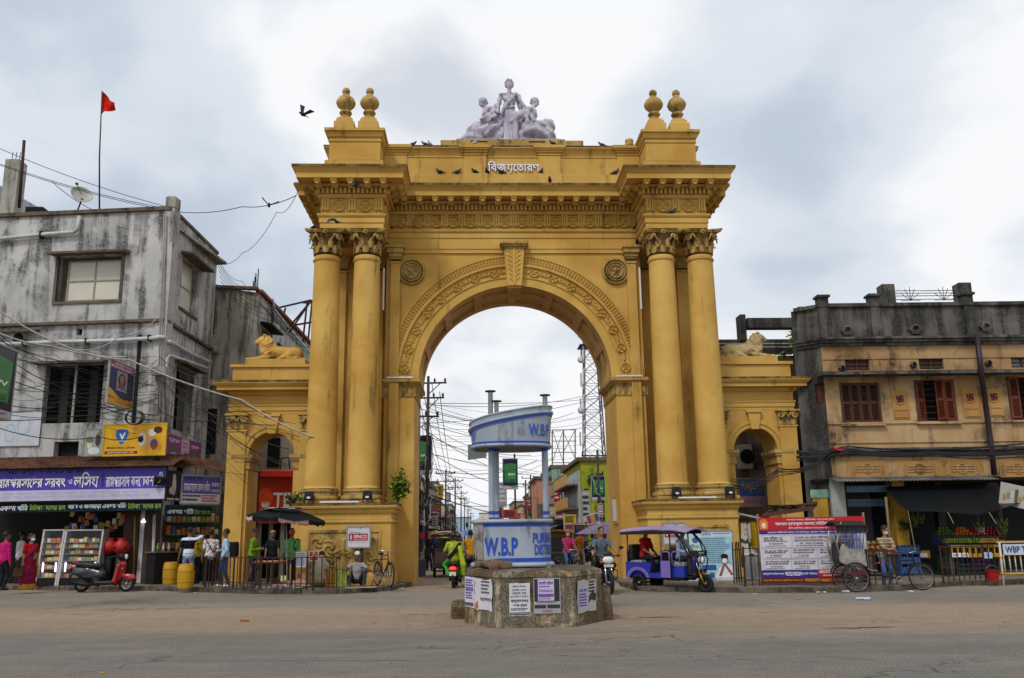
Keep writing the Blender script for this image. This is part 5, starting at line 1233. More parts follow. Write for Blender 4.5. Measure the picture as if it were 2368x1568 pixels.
pipe(cr,'axle',[(-1.02,-0.46,0.355),(-1.02,0.46,0.355)],0.018,M_DKMET);pipe(cr,'cross_beam',[(-0.3,-0.1,0.42),(-0.3,0.1,0.42)],0.018,M_DKMET)
pipe(cr,'top_rail',[(0.20,0.03,0.78),(-0.35,0.03,0.72)],0.014,M_RED)
person('rickshaw puller in striped polo and white mask leaning on the rickshaw saddle',cr.location+Vector((0.16,0.43,0)),0.12,1.62,hands={-1:(0.08,-0.33,1.08),1:(-0.08,-0.36,1.08)},ep={-1:(-1,-0.2,-0.2),1:(1,-0.2,-0.2)},neck=(0,-0.12,0.48),head=(0.5,0.3),shirt=m_stripe('puller_stripes',[(0,'#8a7a62'),(0.36,'#c4b496'),(0.44,'#6f6250'),(0.8,'#c4b496'),(0.88,'#8a7a62')],5.5,2),pants='#54709c',skin=1,mask='#d8dde0')
# ================================================================ walls given by a plane; pixels of the photograph are read on that plane
class Wall:
 def __init__(s,O,U):
  s.O=Vector((O[0],O[1],0));s.U=Vector((U[0],U[1],0)).normalized();s.N=Vector((s.U.y,-s.U.x,0))
  s.rz=math.atan2(s.U.y,s.U.x)
 def p(s,u,v,n=0.0):return s.O+s.U*u+Vector((0,0,v))+s.N*n
 def px(s,x,y,n=0.0):
  d=ray(x,y);o=Vector((0,0,CAM_H));q=s.O+s.N*n
  t=(q-o).dot(s.N)/d.dot(s.N);h=o+d*t;return(h-s.O).dot(s.U),h.z
 def rect(s,x0,y0,x1,y1,n=0.0):
  a=s.px(x0,y0,n);b=s.px(x1,y1,n);c=s.px(x0,y1,n);d=s.px(x1,y0,n)
  return(a[0]+c[0])/2,(b[0]+d[0])/2,(c[1]+b[1])/2,(a[1]+d[1])/2
 def F(s):return Matrix.Translation(s.O)@Matrix.Rotation(s.rz,4,'Z')
def holed(u0,u1,v0,v1,holes,depth=0.25,thick=None):
 0
 us=sorted(set([u0,u1]+[h[0]for h in holes]+[h[1]for h in holes]));vs_=sorted(set([v0,v1]+[h[2]for h in holes]+[h[3]for h in holes]))
 us=[u for u in us if u0-1e-6<=u<=u1+1e-6];vs_=[v for v in vs_ if v0-1e-6<=v<=v1+1e-6]
 m=MB()
 for i in range(len(us)-1):
  for j in range(len(vs_)-1):
   cu,cv=(us[i]+us[i+1])/2,(vs_[j]+vs_[j+1])/2
   if any(h[0]<cu<h[1]and h[2]<cv<h[3]for h in holes):continue
   m._add([(us[i],0,vs_[j]),(us[i+1],0,vs_[j]),(us[i+1],0,vs_[j+1]),(us[i],0,vs_[j+1])],[(0,1,2,3)])
 for a,b,c,d in holes:
  v=[(a,0,c),(b,0,c),(b,0,d),(a,0,d)];w_=[(x,depth,z)for x,y,z in v]
  m._add(v+w_,[(0,4,5,1),(1,5,6,2),(2,6,7,3),(3,7,4,0)])
 return m
def lb(mb,name,m,parent,W,smooth=False):
 o=mb.build(name,m,parent,smooth,local=True)
 o.matrix_basis=Matrix.Translation(-Vector(parent.location))@W.F()if parent.parent is None else I4
 return o
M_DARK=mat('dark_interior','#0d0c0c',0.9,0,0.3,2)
M_CONC=m_wall('grey_render','#c2c0bc','#a3a2a0','#262724',0.7,0.55,1.0,0.8,ledge=0.3)
M_CONC2=m_wall('grey_render_old','#aaa79b','#8d8a7e','#262620',0.66,0.75,1.1,0.3,ledge=0.3)
M_TRIM=m_wall('brown_trim','#6e6152','#584c40','#211d1a',0.5,0.3,2.0,0,ledge=0.3)
M_PVC=mat('grey_pvc','#b4b7b8',0.45,0,0.15,3)
M_PANE=mat('frosted_pane','#c9c6b4',0.35,0,0.06,1.5)
M_FRAME=mat('window_frame_paint','#8f8d84',0.5)
LC=Vector((-11.2,31.5,0))
LW=Wall((-11.2-7.3*0.9927,31.5+7.3*0.12,0),(0.9927,-0.12));LLEN=(LC-LW.O).dot(LW.U)
LS=Wall((-11.2,31.5),(0.03,1.0))
gh=thing('concrete_house','stained grey concrete corner house with shop signs on the left of the arch','building',(-14,33,0))
RT=LW.px(388,487)[1];z_l=LW.px(200,748)[1]
def px_hole(W,x0,y0,x1,y1):return W.rect(x0,y0,x1,y1)
H1=px_hole(LW,133,591,279,696);H2=px_hole(LW,100,843,236,978);H3=px_hole(LW,124,1021,181,1058);HV=px_hole(LW,177,760,190,775)
SHOP_Z=LW.px(300,1060)[1]
lb(holed(0,LLEN,SHOP_Z,RT,[H1,H2,H3,HV],0.3),'front_wall',M_CONC,gh,LW)
S1=px_hole(LS,418,605,456,725);S2=px_hole(LS,403,850,445,1000);SVH=px_hole(LS,428,775,435,792)
SD=5.3
lb(holed(0,SD,0,RT,[S1,S2],0.3),'side_wall',M_CONC,gh,LS)
lb(MB().bx(0,LLEN,0.31,5.2,RT-0.5,RT-0.4),'roof_slab',M_CONC2,gh,LW)
lb(MB().cb((LLEN/2-0.1,0.10,RT+0.07),(LLEN+0.2,0.42,0.16)),'parapet_coping',M_TRIM,gh,LW);lb(MB().cb((SD/2,0.12,RT+0.06),(SD,0.36,0.14)),'parapet_coping',M_TRIM,gh,LS)
lb(MB().prism([(0.02,z_l+0.10),(-0.16,z_l+0.06),(-0.16,z_l-0.04),(0.02,z_l-0.06)],0,LLEN,'x'),'floor_ledge',M_TRIM,gh,LW);lb(MB().prism([(0.02,z_l+0.10),(-0.14,z_l+0.06),(-0.14,z_l-0.04),(0.02,z_l-0.06)],0.02,SD,'x'),'floor_ledge',M_TRIM,gh,LS)
lb(MB().cb((LLEN-0.1,0.2,RT*0.5+0.1),(0.42,0.5,RT)),'corner_pillar',M_CONC,gh,LW)
lb(MB().cb((LLEN-0.1,0.22,RT+0.34),(0.38,0.42,0.5)),'pillar_stub',M_CONC2,gh,LW)
def window(W,H,root,panes=(2,2),glass=M_PANE,frame=M_FRAME,deep=0.2,fw=0.05,name='window',back=M_DARK):
 u0,u1,v0,v1=H
 fr=MB()
 for a,b,c,d in((u0,u0+fw,v0,v1),(u1-fw,u1,v0,v1),(u0+fw,u1-fw,v0,v0+fw),(u0+fw,u1-fw,v1-fw,v1)):fr.bx(a,b,deep-0.03,deep+0.05,c,d)
 for i in range(1,panes[0]):q=u0+(u1-u0)*i/panes[0];fr.bx(q-fw/2,q+fw/2,deep-0.028,deep+0.05,v0+fw,v1-fw)
 for j in range(1,panes[1]):q=v0+(v1-v0)*j/panes[1];fr.bx(u0+fw,u1-fw,deep-0.026,deep+0.05,q-fw/2,q+fw/2)
 wi=lb(fr,name,frame,root,W)
 for i in range(panes[0]):
  for j in range(panes[1]):
   a,b=u0+(u1-u0)*i/panes[0],u0+(u1-u0)*(i+1)/panes[0];c,d=v0+(v1-v0)*j/panes[1],v0+(v1-v0)*(j+1)/panes[1]
   MB().bx(a+fw*0.4,b-fw*0.4,deep+0.004,deep+0.03,c+fw*0.4,d-fw*0.4).build('pane',glass,wi,local=True)
 return wi
def room_back(W,H,root,d=1.0):
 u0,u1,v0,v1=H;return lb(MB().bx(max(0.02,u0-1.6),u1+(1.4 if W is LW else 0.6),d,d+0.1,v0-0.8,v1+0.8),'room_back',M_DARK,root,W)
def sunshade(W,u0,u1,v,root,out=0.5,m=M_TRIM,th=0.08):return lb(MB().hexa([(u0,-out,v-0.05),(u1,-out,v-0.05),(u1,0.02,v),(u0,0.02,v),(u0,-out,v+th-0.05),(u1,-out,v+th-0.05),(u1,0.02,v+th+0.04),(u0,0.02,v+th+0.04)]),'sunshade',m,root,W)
window(LW,(H1[0]+0.28,H1[1]-0.03,H1[2]+0.05,H1[3]-0.15),gh);lb(MB().bx(H1[0],H1[1],0.30,0.34,H1[2],H1[3]),'window_back',M_TRIM,gh,LW)
u0,u1,v0,v1=H1
for a,b,c,d in((u0-0.1,u0,v0-0.1,v1+0.05),(u1,u1+0.1,v0-0.1,v1+0.05),(u0,u1,v0-0.1,v0)):lb(MB().bx(a,b,-0.05,0.1,c,d),'window_surround',M_TRIM,gh,LW)
sunshade(LW,u0-0.25,u1+0.25,v1+0.03,gh,0.45)
u0,u1,v0,v1=H2;sunshade(LW,u0-0.35,u1+0.2,v1+0.02,gh,0.5);room_back(LW,H2,gh,1.6)
gr=lb(MB().bx((u0+u1)/2-0.04,(u0+u1)/2+0.04,0.1,0.16,v0,v1),'window_grille',M_FRAME,gh,LW)
bar=loose(MB().tube([(u0,0.12,0),(u1,0.12,0)],0.008,5),'grille_bar',M_DKMET)
for k in range(13):inst(bar,'grille_bar',gr,T(0,0,v0+0.12+(v1-v0-0.2)*k/12))
for q in(0.18,0.68):MB().bx(u0+(u1-u0)*q,u0+(u1-u0)*(q+0.14),0.4,0.44,v0,v1-0.1).build('shutter_leaf',mat('dark_wood','#231a14',0.7),gr,local=True)
lb(MB().bx(H3[0],H3[1],0.30,0.34,H3[2],H3[3]),'dark_recess',M_DARK,gh,LW);lb(MB().bx(HV[0],HV[1],0.2,0.24,HV[2],HV[3]),'vent_back',M_DARK,gh,LW)
cu,cv=LW.px(42,783);lb(MB().lathe([(0.20,0.0),(0.20,0.02),(0.17,0.03),(0.0001,0.005)],24,(cu,0.0,cv),rot=Matrix.Rotation(PI/2,3,'X')),'round_vent',M_DARK,gh,LW,True);sunshade(LW,cu-0.7,cu+0.8,cv+0.24,gh,0.3,M_TRIM,0.05)
cu,cv=LW.px(100,918);
window(LS,S1,gh,(1,2),M_PANE,M_FRAME,0.22);sunshade(LS,S1[0]-0.2,S1[1]+0.5,S1[3]+0.05,gh,0.5);lb(MB().bx(S1[0]-0.08,S1[1]+0.1,-0.06,0.2,S1[2]-0.1,S1[2]),'window_sill',M_TRIM,gh,LS)
room_back(LS,S2,gh,0.8);sunshade(LS,S2[0]-0.2,S2[1]+0.4,S2[3]+0.05,gh,0.45)
lb(MB().bx(S2[0],S2[0]+0.5,0.15,0.2,S2[2],S2[3]),'shutter_leaf',mat('dark_wood','#231a14',0.7),gh,LS)
def wpipe(W,pts,r,m,root,name='drain_pipe'):
 q=[W.px(x,y,n)for x,y,n in pts];return lb(MB().tube([(a,-n_[2],b)for(a,b),n_ in zip(q,pts)],r,10),name,m,root,W,True)
wpipe(LW,[(-30,798,0.15),(120,791,0.15),(250,788,0.15),(355,782,0.16),(372,779,0.2),(382,781,0.25)],0.075,M_PVC,gh)
wpipe(LS,[(392,790,0.25),(405,797,0.16),(440,817,0.15),(487,838,0.15)],0.075,M_PVC,gh)
wpipe(LS,[(388,1000,0.2),(386,830,0.2),(392,821,0.2),(440,838,0.15),(482,852,0.15)],0.055,M_PVC,gh)
wpipe(LW,[(-30,555,0.14),(90,543,0.14),(170,537,0.14),(180,530,0.14),(184,500,0.14)],0.075,M_PVC,gh)
wpipe(LW,[(380,495,0.12),(376,620,0.12),(370,750,0.14),(366,960,0.14)],0.025,M_FRAME,gh);wpipe(LW,[(384,495,0.12),(380,620,0.12),(375,750,0.14),(372,960,0.14)],0.025,M_FRAME,gh)
for x0,y0,x1,y1 in((55,785,58,800),(200,783,203,796),(345,775,348,790),(95,536,98,552)):
 a=LW.rect(x0,y0,x1,y1,0.1);lb(MB().bx(a[0],a[1],-0.24,0.0,a[2],a[3]),'pipe_clamp',M_DKMET,gh,LW)
a=LW.rect(352,849,387,868,0.25);lb(MB().bx(a[0],a[1],-0.4,-0.1,a[2],a[3]),'meter_box',M_FRAME,gh,LW)
SF=-0.35
shopw=Wall(tuple((LW.O+LW.N*0.15).to_2d()),tuple(LW.U.to_2d()))
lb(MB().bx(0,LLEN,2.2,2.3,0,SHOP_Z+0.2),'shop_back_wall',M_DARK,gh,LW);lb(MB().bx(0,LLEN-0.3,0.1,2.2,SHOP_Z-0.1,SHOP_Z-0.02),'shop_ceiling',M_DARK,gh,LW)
MBRN=m_wall('brown_tile_pillar','#4c3a36','#3c2c2a','#17110f',0.4,0.6,2,ledge=0)
for x0,x1 in((282,316),(330,352)):
 a=LW.rect(x0,1200,x1,1340,0.1);lb(MB().bx(a[0],a[1],-0.1,0.4,0.05,SHOP_Z),'shop_pillar',MBRN,gh,LW)
wpipe(LW,[(352,1352,0.14),(357,1190,0.14)],0.05,M_PVC,gh);wpipe(LW,[(308,1348,0.14),(312,1190,0.14)],0.03,mat('yellow_conduit','#8a6a2a',0.6),gh)
def onroof(x,d=1.5):
 u=LW.px(x,490)[0];return LW.p(u,RT,-d)
fl=thing('flag_pole','tall thin pole with red triangular flag on the grey house roof','flag',onroof(222,0.3)+Vector((0,0,-0.3)))
ft=at(236,210,31.9);bx_=Vector(fl.location)
MB().tube([bx_,(bx_+ft)/2+Vector((-0.05,0,0)),ft],[0.035,0.03,0.02],6).build('pole',mat('reddish_pole','#4a2a24',0.7),fl,True)
def flagf(u,v):
 hgt=0.95*(1-0.75*u);return Vector(ft)+Vector((0.55*u,0.10*math.sin(5*u+2*v),-0.02-hgt*v-0.55*u+0.04*math.sin(7*u)))
MB().grid(flagf,14,8,(0,0.006,0)).build('flag_cloth',m_cloth('#c41c14'),fl,True)
dsh=thing('satellite_dish','round satellite dish on a bent arm on the grey house roof','dish',onroof(165,0.4))
Rd=Vector((0.55,-0.72,0.42)).to_track_quat('Z','Y').to_matrix();dc=Vector((0.08,0,0.95))
MB().lathe([(0.0001,-0.10),(0.2,-0.08),(0.36,-0.01),(0.40,0.04),(0.385,0.045),(0.34,0.0),(0.2,-0.06),(0.0001,-0.08)],28,dc,rot=Rd).build('reflector',mat('dish_grey','#a8a49c',0.5),dsh,True,local=True)
MB().tube([(-0.2,0,0),(0.0,0,0.35),(0.12,0,0.8)],0.03,8).build('mast',M_DKMET,dsh,True,local=True);MB().tube([dc,dc+Rd@Vector((-0.3,0,0.5))],0.012,6).build('feed_arm',M_DKMET,dsh,True,local=True);MB().cb(dc+Rd@Vector((-0.3,0,0.52)),(0.09,0.09,0.07)).build('feed_horn',M_DKMET,dsh,local=True)
wh=thing('white_house','pale house with dark chimney pillar rising behind the grey house roof','building',at(20,500,40))
OFF[wh.name]=Vector(wh.location)
a,b,c=at(-60,395,40),at(5,404,40),at(108,490,44)
MB().hexa([a-Vector((0,0,6)),c-Vector((0,0,6)),c+Vector((-3,8,-6)),a+Vector((0,8,-6)),a,Vector((c.x,c.y,c.z)),c+Vector((-3,8,0)),a+Vector((0,8,0))]).build('wall',m_wall('white_render','#b9bcc0','#a6a9ad','#4a4c4c',0.35,0.6),wh)
p0=at(24,500,34);MB().bx(p0.x-0.28,p0.x+0.28,33.7,34.3,p0.z-2,at(30,375,34).z).build('roof_pillar',M_CONC2,wh)
for dx in(-0.2,-0.05,0.1):MB().tube([(p0.x+dx,34,at(30,378,34).z),(p0.x+dx+0.02,34,at(30,352,34).z)],0.015,5).build('rebar',M_RUST,wh)
MB().tube([at(44,480,33.6),at(56,325,33.6)],0.06,8).build('iron_mast',M_RUST,wh,True);MB().bx(*sorted((at(60,470,36).x,at(100,470,36).x)),36,37,at(80,500,36).z,at(80,478,36).z).build('roof_tank',M_DARK,wh)
MB().tube([at(48,470,33.8),at(52,395,33.8),at(62,390,33.8)],0.035,6).build('vent_pipe',M_PVC,wh,True)
g2=thing('grey_back_house','old grey house with streaked parapet behind the lion side archway','building',(-11,38,0));OFF[g2.name]=Vector(g2.location)
GW=Wall((-13.5,37.0),(1,0));gu=GW.px(597,700)[0];gt0,gt1=GW.px(490,658)[1],GW.px(597,677)[1]
GS=Wall(tuple(GW.p(gu,0).to_2d()),(0.02,1.0))
wf=GW.rect(484,740,494,815);wf2=GW.rect(470,945,500,1050)
lb(MB()._add([(0,0,0),(gu,0,0),(gu,0,gt1),(gu*0.75,0,gt1+0.15),(gu*0.5,0,gt0+0.1),(0,0,gt0+0.4)],[(0,1,2,3,4,5)]),'front_wall',M_CONC2,g2,GW)
lb(MB().bx(wf[0],wf[1],-0.02,0.1,wf[2],wf[3]),'window',M_DARK,g2,GW);lb(MB().cb(((wf[0]+wf[1])/2+0.1,-0.2,wf[2]+0.3),(0.6,0.4,0.75)),'air_conditioner',M_FRAME,g2,GW)
lb(MB().bx(wf2[0],wf2[1],-0.02,0.1,wf2[2],wf2[3]),'window',M_DARK,g2,GW)
lb(MB().cb((gu*0.5,-0.06,gt1+0.25),(gu,0.25,0.14),Matrix.Rotation(0.04,3,'Y')),'coping',M_TRIM,g2,GW);lb(MB().cb((gu*0.5,-0.08,GW.px(540,885)[1]),(gu,0.2,0.3)),'floor_band',M_CONC2,g2,GW)
hs=GS.rect(606,765,622,800);hs2=GS.rect(640,795,655,830)
lb(holed(0,12,0,gt1,[hs,hs2],0.25),'side_wall',M_CONC,g2,GS);lb(MB().cb((6,-0.02,gt1+0.08),(12,0.3,0.15)),'coping',mat('red_oxide','#7a3a2c',0.8),g2,GS)
for h_ in(hs,hs2):lb(MB().bx(h_[0]-0.05,h_[1]+0.05,0.25,0.3,h_[2]-0.05,h_[3]+0.05),'window',M_DARK,g2,GS)
sunshade(GS,hs[0]-0.4,hs[1]+0.6,hs[3]+0.1,g2,0.5,M_DARK)
wpipe(GS,[(630,690,0.15),(634,715,0.15),(665,755,0.15),(716,815,0.15)],0.06,M_PVC,g2)
lb(MB().lathe([(0.25,0),(0.25,0.03),(0.0001,0.02)],20,(*GS.px(630,735)[:1],0.02,GS.px(630,735)[1]),rot=Matrix.Rotation(PI/2,3,'X')),'round_vent',M_DARK,g2,GS)
hf=thing('steel_hoarding','rusty steel hoarding frame above the grey back house','frame',at(690,760,42));OFF[hf.name]=Vector(hf.location)
for p,q in(((643,712),(720,694)),((660,712),(648,760)),((720,694),(668,770)),((722,694),(712,790)),((700,700),(722,700)),((710,700),(700,790)),((680,752),(722,745)),((664,762),(716,700))):MB().tube([at(*p,42),at(*q,42)],0.05,5).build('strut',M_RUST,hf)
rb=thing('roof_rods','bundle of thin reinforcement rods on the grey back house corner','rods',at(592,665,37.2));OFF[rb.name]=Vector(rb.location)
for x0,x1,y1 in((588,590,640),(592,592,632),(595,598,622),(586,586,650)):MB().tube([at(x0,672,37.2),at(x1,y1,37.2)],0.025,5).build('rod',M_RUST,rb)
wb=thing('pale_shop_house','pale house with dark window and red shopfront seen through the left side archway','building',(-7.5,36.5,0));OFF[wb.name]=Vector(wb.location)
MB().bx(-10.6,-6.0,38.5,40,0,7.5).build('wall',m_wall('cream_render','#b4ada0','#a09888','#4a443c',0.4,0.6),wb)
a=at(620,1012,38.4);b=at(645,1080,38.4);MB().bx(a.x,b.x,38.40,38.49,b.z,a.z).build('window',M_DARK,wb)
rw=Wall((at(596,1200,36.5).x,36.5),(1.0,0.35));M_RSH=mat('red_shop_panel','#c22a12',0.4,0,0.12,2)
r0=rw.rect(597,1100,700,1210);lb(MB().bx(r0[0]-0.0,r0[1]+1,0.0,0.3,r0[2],r0[3]),'shop_fascia',M_RSH,wb,rw);lb(MB().cb(((r0[0]+r0[1])/2+0.5,-0.15,r0[3]+0.05),(r0[1]-r0[0]+1,0.5,0.28)),'shop_canopy',M_RSH,wb,rw)
lb(MB().bx(r0[0]-0.9,r0[0]-0.01,-0.1,0.35,r0[2]-0.4,r0[3]+0.4),'dark_red_side',mat('dark_red_side','#4c0c0a',0.5),wb,rw)
lb(MB().bx(r0[0]-0.9,r0[1]+1,0.5,0.6,0,r0[2]),'shop_front_dark',M_DARK,wb,rw)
for uu in(0.05,0.5,0.95):lb(MB().bx(r0[0]+uu,r0[0]+uu+0.16,0.2,0.4,0,r0[2]),'shop_front_post',M_FRAME,wb,rw)
o=put_text('TERRA',wb,Matrix.Translation(-Vector(wb.location))@rw.F(),*[(rw.px(652,1156)[0]+0.60),rw.px(652,1156)[1]],1.9,0.58,M_WHT,0.02,0.02,0.03)
cu,cv=rw.px(614,1152);q_=[(cu+0.30*math.cos(t),-0.03,cv+0.42*math.sin(t))for t in np.linspace(0,2*PI,20)[:-1]]
lb(MB()._add(q_,[tuple(range(19))]),'logo_disc',mat('orange_logo','#e04a14',0.4),wb,rw);q_=[(cu-0.16+0.32*i/6,-0.036,cv-0.28+(0.16 if i%2 else 0.02))for i in range(7)]+[(cu+0.1,-0.036,cv-0.40),(cu-0.1,-0.036,cv-0.40)];lb(MB()._add(q_,[tuple(range(9))]),'logo_crown',M_WHT,wb,rw)
wpipe(rw,[(648,1085,0.2),(650,1060,0.3),(668,1058,0.5),(670,1085,0.5)],0.03,M_DKMET,wb,'lamp_arm')
# ================================================================ signs and shop front on the left
def board_w(name,label,W,n,L,R,m,**k):
 yl=W.p(*W.px(L[0],(L[1]+L[2])/2,n),n).y;yr=W.p(*W.px(R[0],(R[1]+R[2])/2,n),n).y
 return board_px(name,label,k.pop('cat','sign'),(*L,yl),(*R,yr),m,**k)
def bt(b,s,x0,x1,z0,z1,m,lift=0.008,bold=0.008):
 t,wd,ht=b;return words(t,s,((x0+x1)/2-0.5)*wd,((z0+z1)/2-0.5)*ht,(x1-x0)*wd,(z1-z0)*ht,m,lift,bold)
def br(b,x0,x1,z0,z1,m,lift=0.004,name='print_field'):
 t,wd,ht=b;return rect(t,((x0+x1)/2-0.5)*wd,((z0+z1)/2-0.5)*ht,(x1-x0)*wd,(z1-z0)*ht,m,lift,name)
def bp(b,pts,m,lift=0.006,name='print_shape'):
 t,wd,ht=b;return poly(t,[((x-0.5)*wd,(z-0.5)*ht)for x,z in pts],m,lift,name)
def ink(h,rough=0.5):return mat('ink_'+h.strip('#'),h,rough,0,0.10,3)
def lines(b,n,x0,x1,z0,z1,m,rnd,lift=0.006,gap=0.45):
 0
 for i in range(n):
  zt=z1-(z1-z0)*i/n;zb=zt-(z1-z0)/n*(1-gap);x=x0
  xe=x1-(x1-x0)*rnd.uniform(0,0.25)
  while x<xe:
   w_=rnd.uniform(0.03,0.10)*(x1-x0)+0.01;br(b,x,min(x+w_,xe),zb,zt,m,lift,'print_word');x+=w_+0.018*(x1-x0)
RN=random.Random(11)
W_=ink('#e6e4ec');K_=ink('#15151a')
b=board_w('shop_signboard','long violet and white shop signboard with Bengali lettering under the rusty awning',LW,1.1,(-60,1083,1158),(384,1083,1159),ink('#4a38a8'),frame=M_DKMET)
br(b,0.0,1.0,0.0,0.34,ink('#b9b4cc'))
bt(b,'বৎসর ধরিয়া সবার প্রিয় একটাই নাম',0.17,0.57,0.82,0.99,K_,0.012,0.03);bt(b,'রামপ্রসাদের সরবৎ',0.128,0.485,0.40,0.78,K_,0.006,0.02);bt(b,'রামপ্রসাদের সরবৎ',0.125,0.482,0.42,0.80,W_,0.012,0.02)
bt(b,'ও',0.495,0.515,0.52,0.66,W_);bt(b,'লস্যি',0.525,0.655,0.38,0.86,K_,0.006,0.02);bt(b,'লস্যি',0.522,0.652,0.40,0.88,W_,0.012,0.02)
br(b,0.668,0.671,0.40,0.84,K_,0.006);br(b,0.675,0.678,0.40,0.84,K_,0.006)
bt(b,'রামপ্রসাদ কনফেকশনারী',0.69,0.985,0.40,0.84,W_,0.012,0.012)
lines(b,2,0.15,0.95,0.06,0.28,ink('#a9a9c4'),RN)
b=board_w('cloth_banner','dark green cloth banner with white and lime Bengali lettering below the violet signboard',LW,1.0,(-60,1160,1184),(375,1161,1183),m_cloth('#152a35'),cat='banner',thick=0.015)
for s_,a0,a1,c_ in(('একদম খাঁটি',0.14,0.29,W_),('টাটকা ফলের রস',0.30,0.49,ink('#8fa83c')),('বরফ ও জলছাড়া একদম খাঁটি',0.505,0.81,W_),('টাটকা ফলের রস',0.82,0.995,ink('#8fa83c'))):bt(b,s_,a0,a1,0.2,0.85,c_,0.008,0.014)
SSg=Wall(tuple(LW.p(LW.px(382,1120,1.1)[0],0,1.1).to_2d()),(0.62,0.78))
b=board_w('deity_panel','black panel with white drawn figure at the corner of the violet signs',SSg,0.0,(384,1085,1159),(419,1091,1160),ink('#0c0c10'),thick=0.03)
bp(b,ell(0.5,0.55,0.34,0.38),ink('#16203a'));bp(b,ell(0.52,0.5,0.13,0.3),ink('#b5a28c'),0.009);bp(b,ell(0.5,0.8,0.1,0.08),ink('#b5a28c'),0.011);bp(b,ell(0.42,0.35,0.22,0.12),ink('#9a8a86'),0.010);bt(b,'কোং নং',0.1,0.9,0.03,0.11,W_)
b=board_w('shop_signboard','smaller violet and white shop signboard turned round the corner',SSg,0.02,(420,1091,1157),(509,1110,1173),ink('#4d479c'),frame=M_FRAME)
br(b,0,1,0,0.36,ink('#c4bccb'));bt(b,'একটাই নাম',0.05,0.5,0.83,0.97,K_);bt(b,'রামপ্রসাদের সরবৎ লস্যি',0.05,0.72,0.44,0.82,W_);bt(b,'রামপ্রসাদ',0.76,0.97,0.62,0.78,W_);bt(b,'কনফেকশনারী',0.76,0.97,0.42,0.56,W_);lines(b,2,0.04,0.5,0.04,0.32,K_,RN);lines(b,3,0.52,0.96,0.04,0.32,ink('#8a2c34'),RN)
b=board_w('cloth_banner','short dark green cloth banner hanging at the corner above the counter',SSg,0.0,(382,1164,1186),(489,1178,1203),m_cloth('#152a35'),cat='banner',thick=0.015)
bt(b,'একদম খাঁটি',0.05,0.6,0.25,0.8,W_);bt(b,'টাটকা ফলের রস',0.62,0.97,0.2,0.75,ink('#8fa83c'))
aw=thing('awning','rusty corrugated iron awning above the violet signboard','awning',LW.p(LLEN/2,SHOP_Z));OFF[aw.name]=Vector()
M_CORR=m_wall('rusted_sheet','#6e4a32','#523424','#211610',0.75,0.5,3,ledge=0)
za,zb=LW.px(200,1054,0.1)[1],LW.px(200,1080,1.4)[1]
uL,uR=0.0,LW.px(402,1080,1.3)[0]
def corr(u,v):
 uu=uL+(uR-uL)*u;return LW.p(uu,za+(zb-za)*v+0.018*math.sin(uu*2*PI/0.09),0.05+1.35*v)-Vector(aw.location)
MB().grid(corr,460,3).build('corrugated_sheet',M_CORR,aw,True,local=True)
for k in range(6):
 q=uL+(uR-uL)*(k+0.5)/6;MB().tube([LW.p(q,za-0.05,0.1)-Vector(aw.location),LW.p(q,zb-0.06,1.35)-Vector(aw.location)],0.02,6).build('awning_bracket',M_DKMET,aw,local=True)
def corr2(u,v):
 L=2.6*u;p=SSg.p(L,za+(zb-za)*v-0.10*u+0.018*math.sin(L*2*PI/0.09),-1.0*(1-v)+0.1);return p-Vector(aw.location)
MB().grid(corr2,160,3).build('corrugated_sheet',M_CORR,aw,True,local=True)
b=board_w('ice_cream_sign','yellow ice cream sign with blue emblem and pictured cones above the awning',LW,0.9,(240,981,1053),(383,980,1053),ink('#e0a80e',0.35),frame=ink('#c9a91e'))
bp(b,[(0.20,0.82),(0.26,0.84),(0.33,0.84),(0.39,0.82),(0.40,0.68),(0.36,0.48),(0.29,0.34),(0.22,0.48),(0.185,0.68)],ink('#1d5fae'));bp(b,[(0.25,0.70),(0.275,0.70),(0.30,0.60),(0.33,0.74),(0.35,0.74),(0.31,0.52),(0.29,0.52)],W_,0.010);bt(b,'valentine',0.215,0.365,0.44,0.50,W_,0.012)
bt(b,'Mother Dairy Calcutta',0.06,0.52,0.20,0.29,K_,0.008,0.015);br(b,0.03,0.56,0.05,0.14,ink('#8c1414'));bt(b,'RAMPRASADER SARBAT-LASSI',0.08,0.5,0.07,0.12,W_,0.010,0.012)
bp(b,ell(0.62,0.5,0.06,0.22),ink('#d8d4d0'));bp(b,ell(0.60,0.50,0.045,0.1),K_,0.009);bp(b,[(0.72,0.75),(0.84,0.75),(0.80,0.55),(0.68,0.12)],ink('#c9a076'),0.009);bp(b,ell(0.78,0.72,0.07,0.12),ink('#e4dccf'),0.011);bp(b,ell(0.87,0.80,0.07,0.11),ink('#4a2a14'),0.013);bp(b,ell(0.82,0.34,0.06,0.17),ink('#8a3a1e'),0.012);bp(b,ell(0.82,0.40,0.055,0.06),ink('#2a4a9a'),0.014);bp(b,ell(0.90,0.25,0.05,0.1),ink('#e88a10'),0.007)
b=board_w('drink_sign','small grey sign with pictured milk drinks beside the yellow sign',LW,0.8,(194,993,1054),(239,992,1054),ink('#9fa09c'),frame=M_FRAME)
for cx_,cz_,rx_,rz_,c_ in((0.3,0.6,0.2,0.12,'#5a7a4a'),(0.72,0.6,0.14,0.25,'#3a3a34'),(0.55,0.18,0.3,0.14,'#d8d8d8'),(0.3,0.42,0.12,0.16,'#c8cfae'),(0.8,0.85,0.1,0.1,'#7a6a4c')):bp(b,ell(cx_,cz_,rx_,rz_),ink(c_),0.006+cz_*0.004)
b=board_w('magenta_sign','magenta sign with pictured glasses and white middle strip at the house corner',LS,0.5,(382,1001,1057),(464,1025,1078),ink('#8c1478'),frame=M_FRAME)
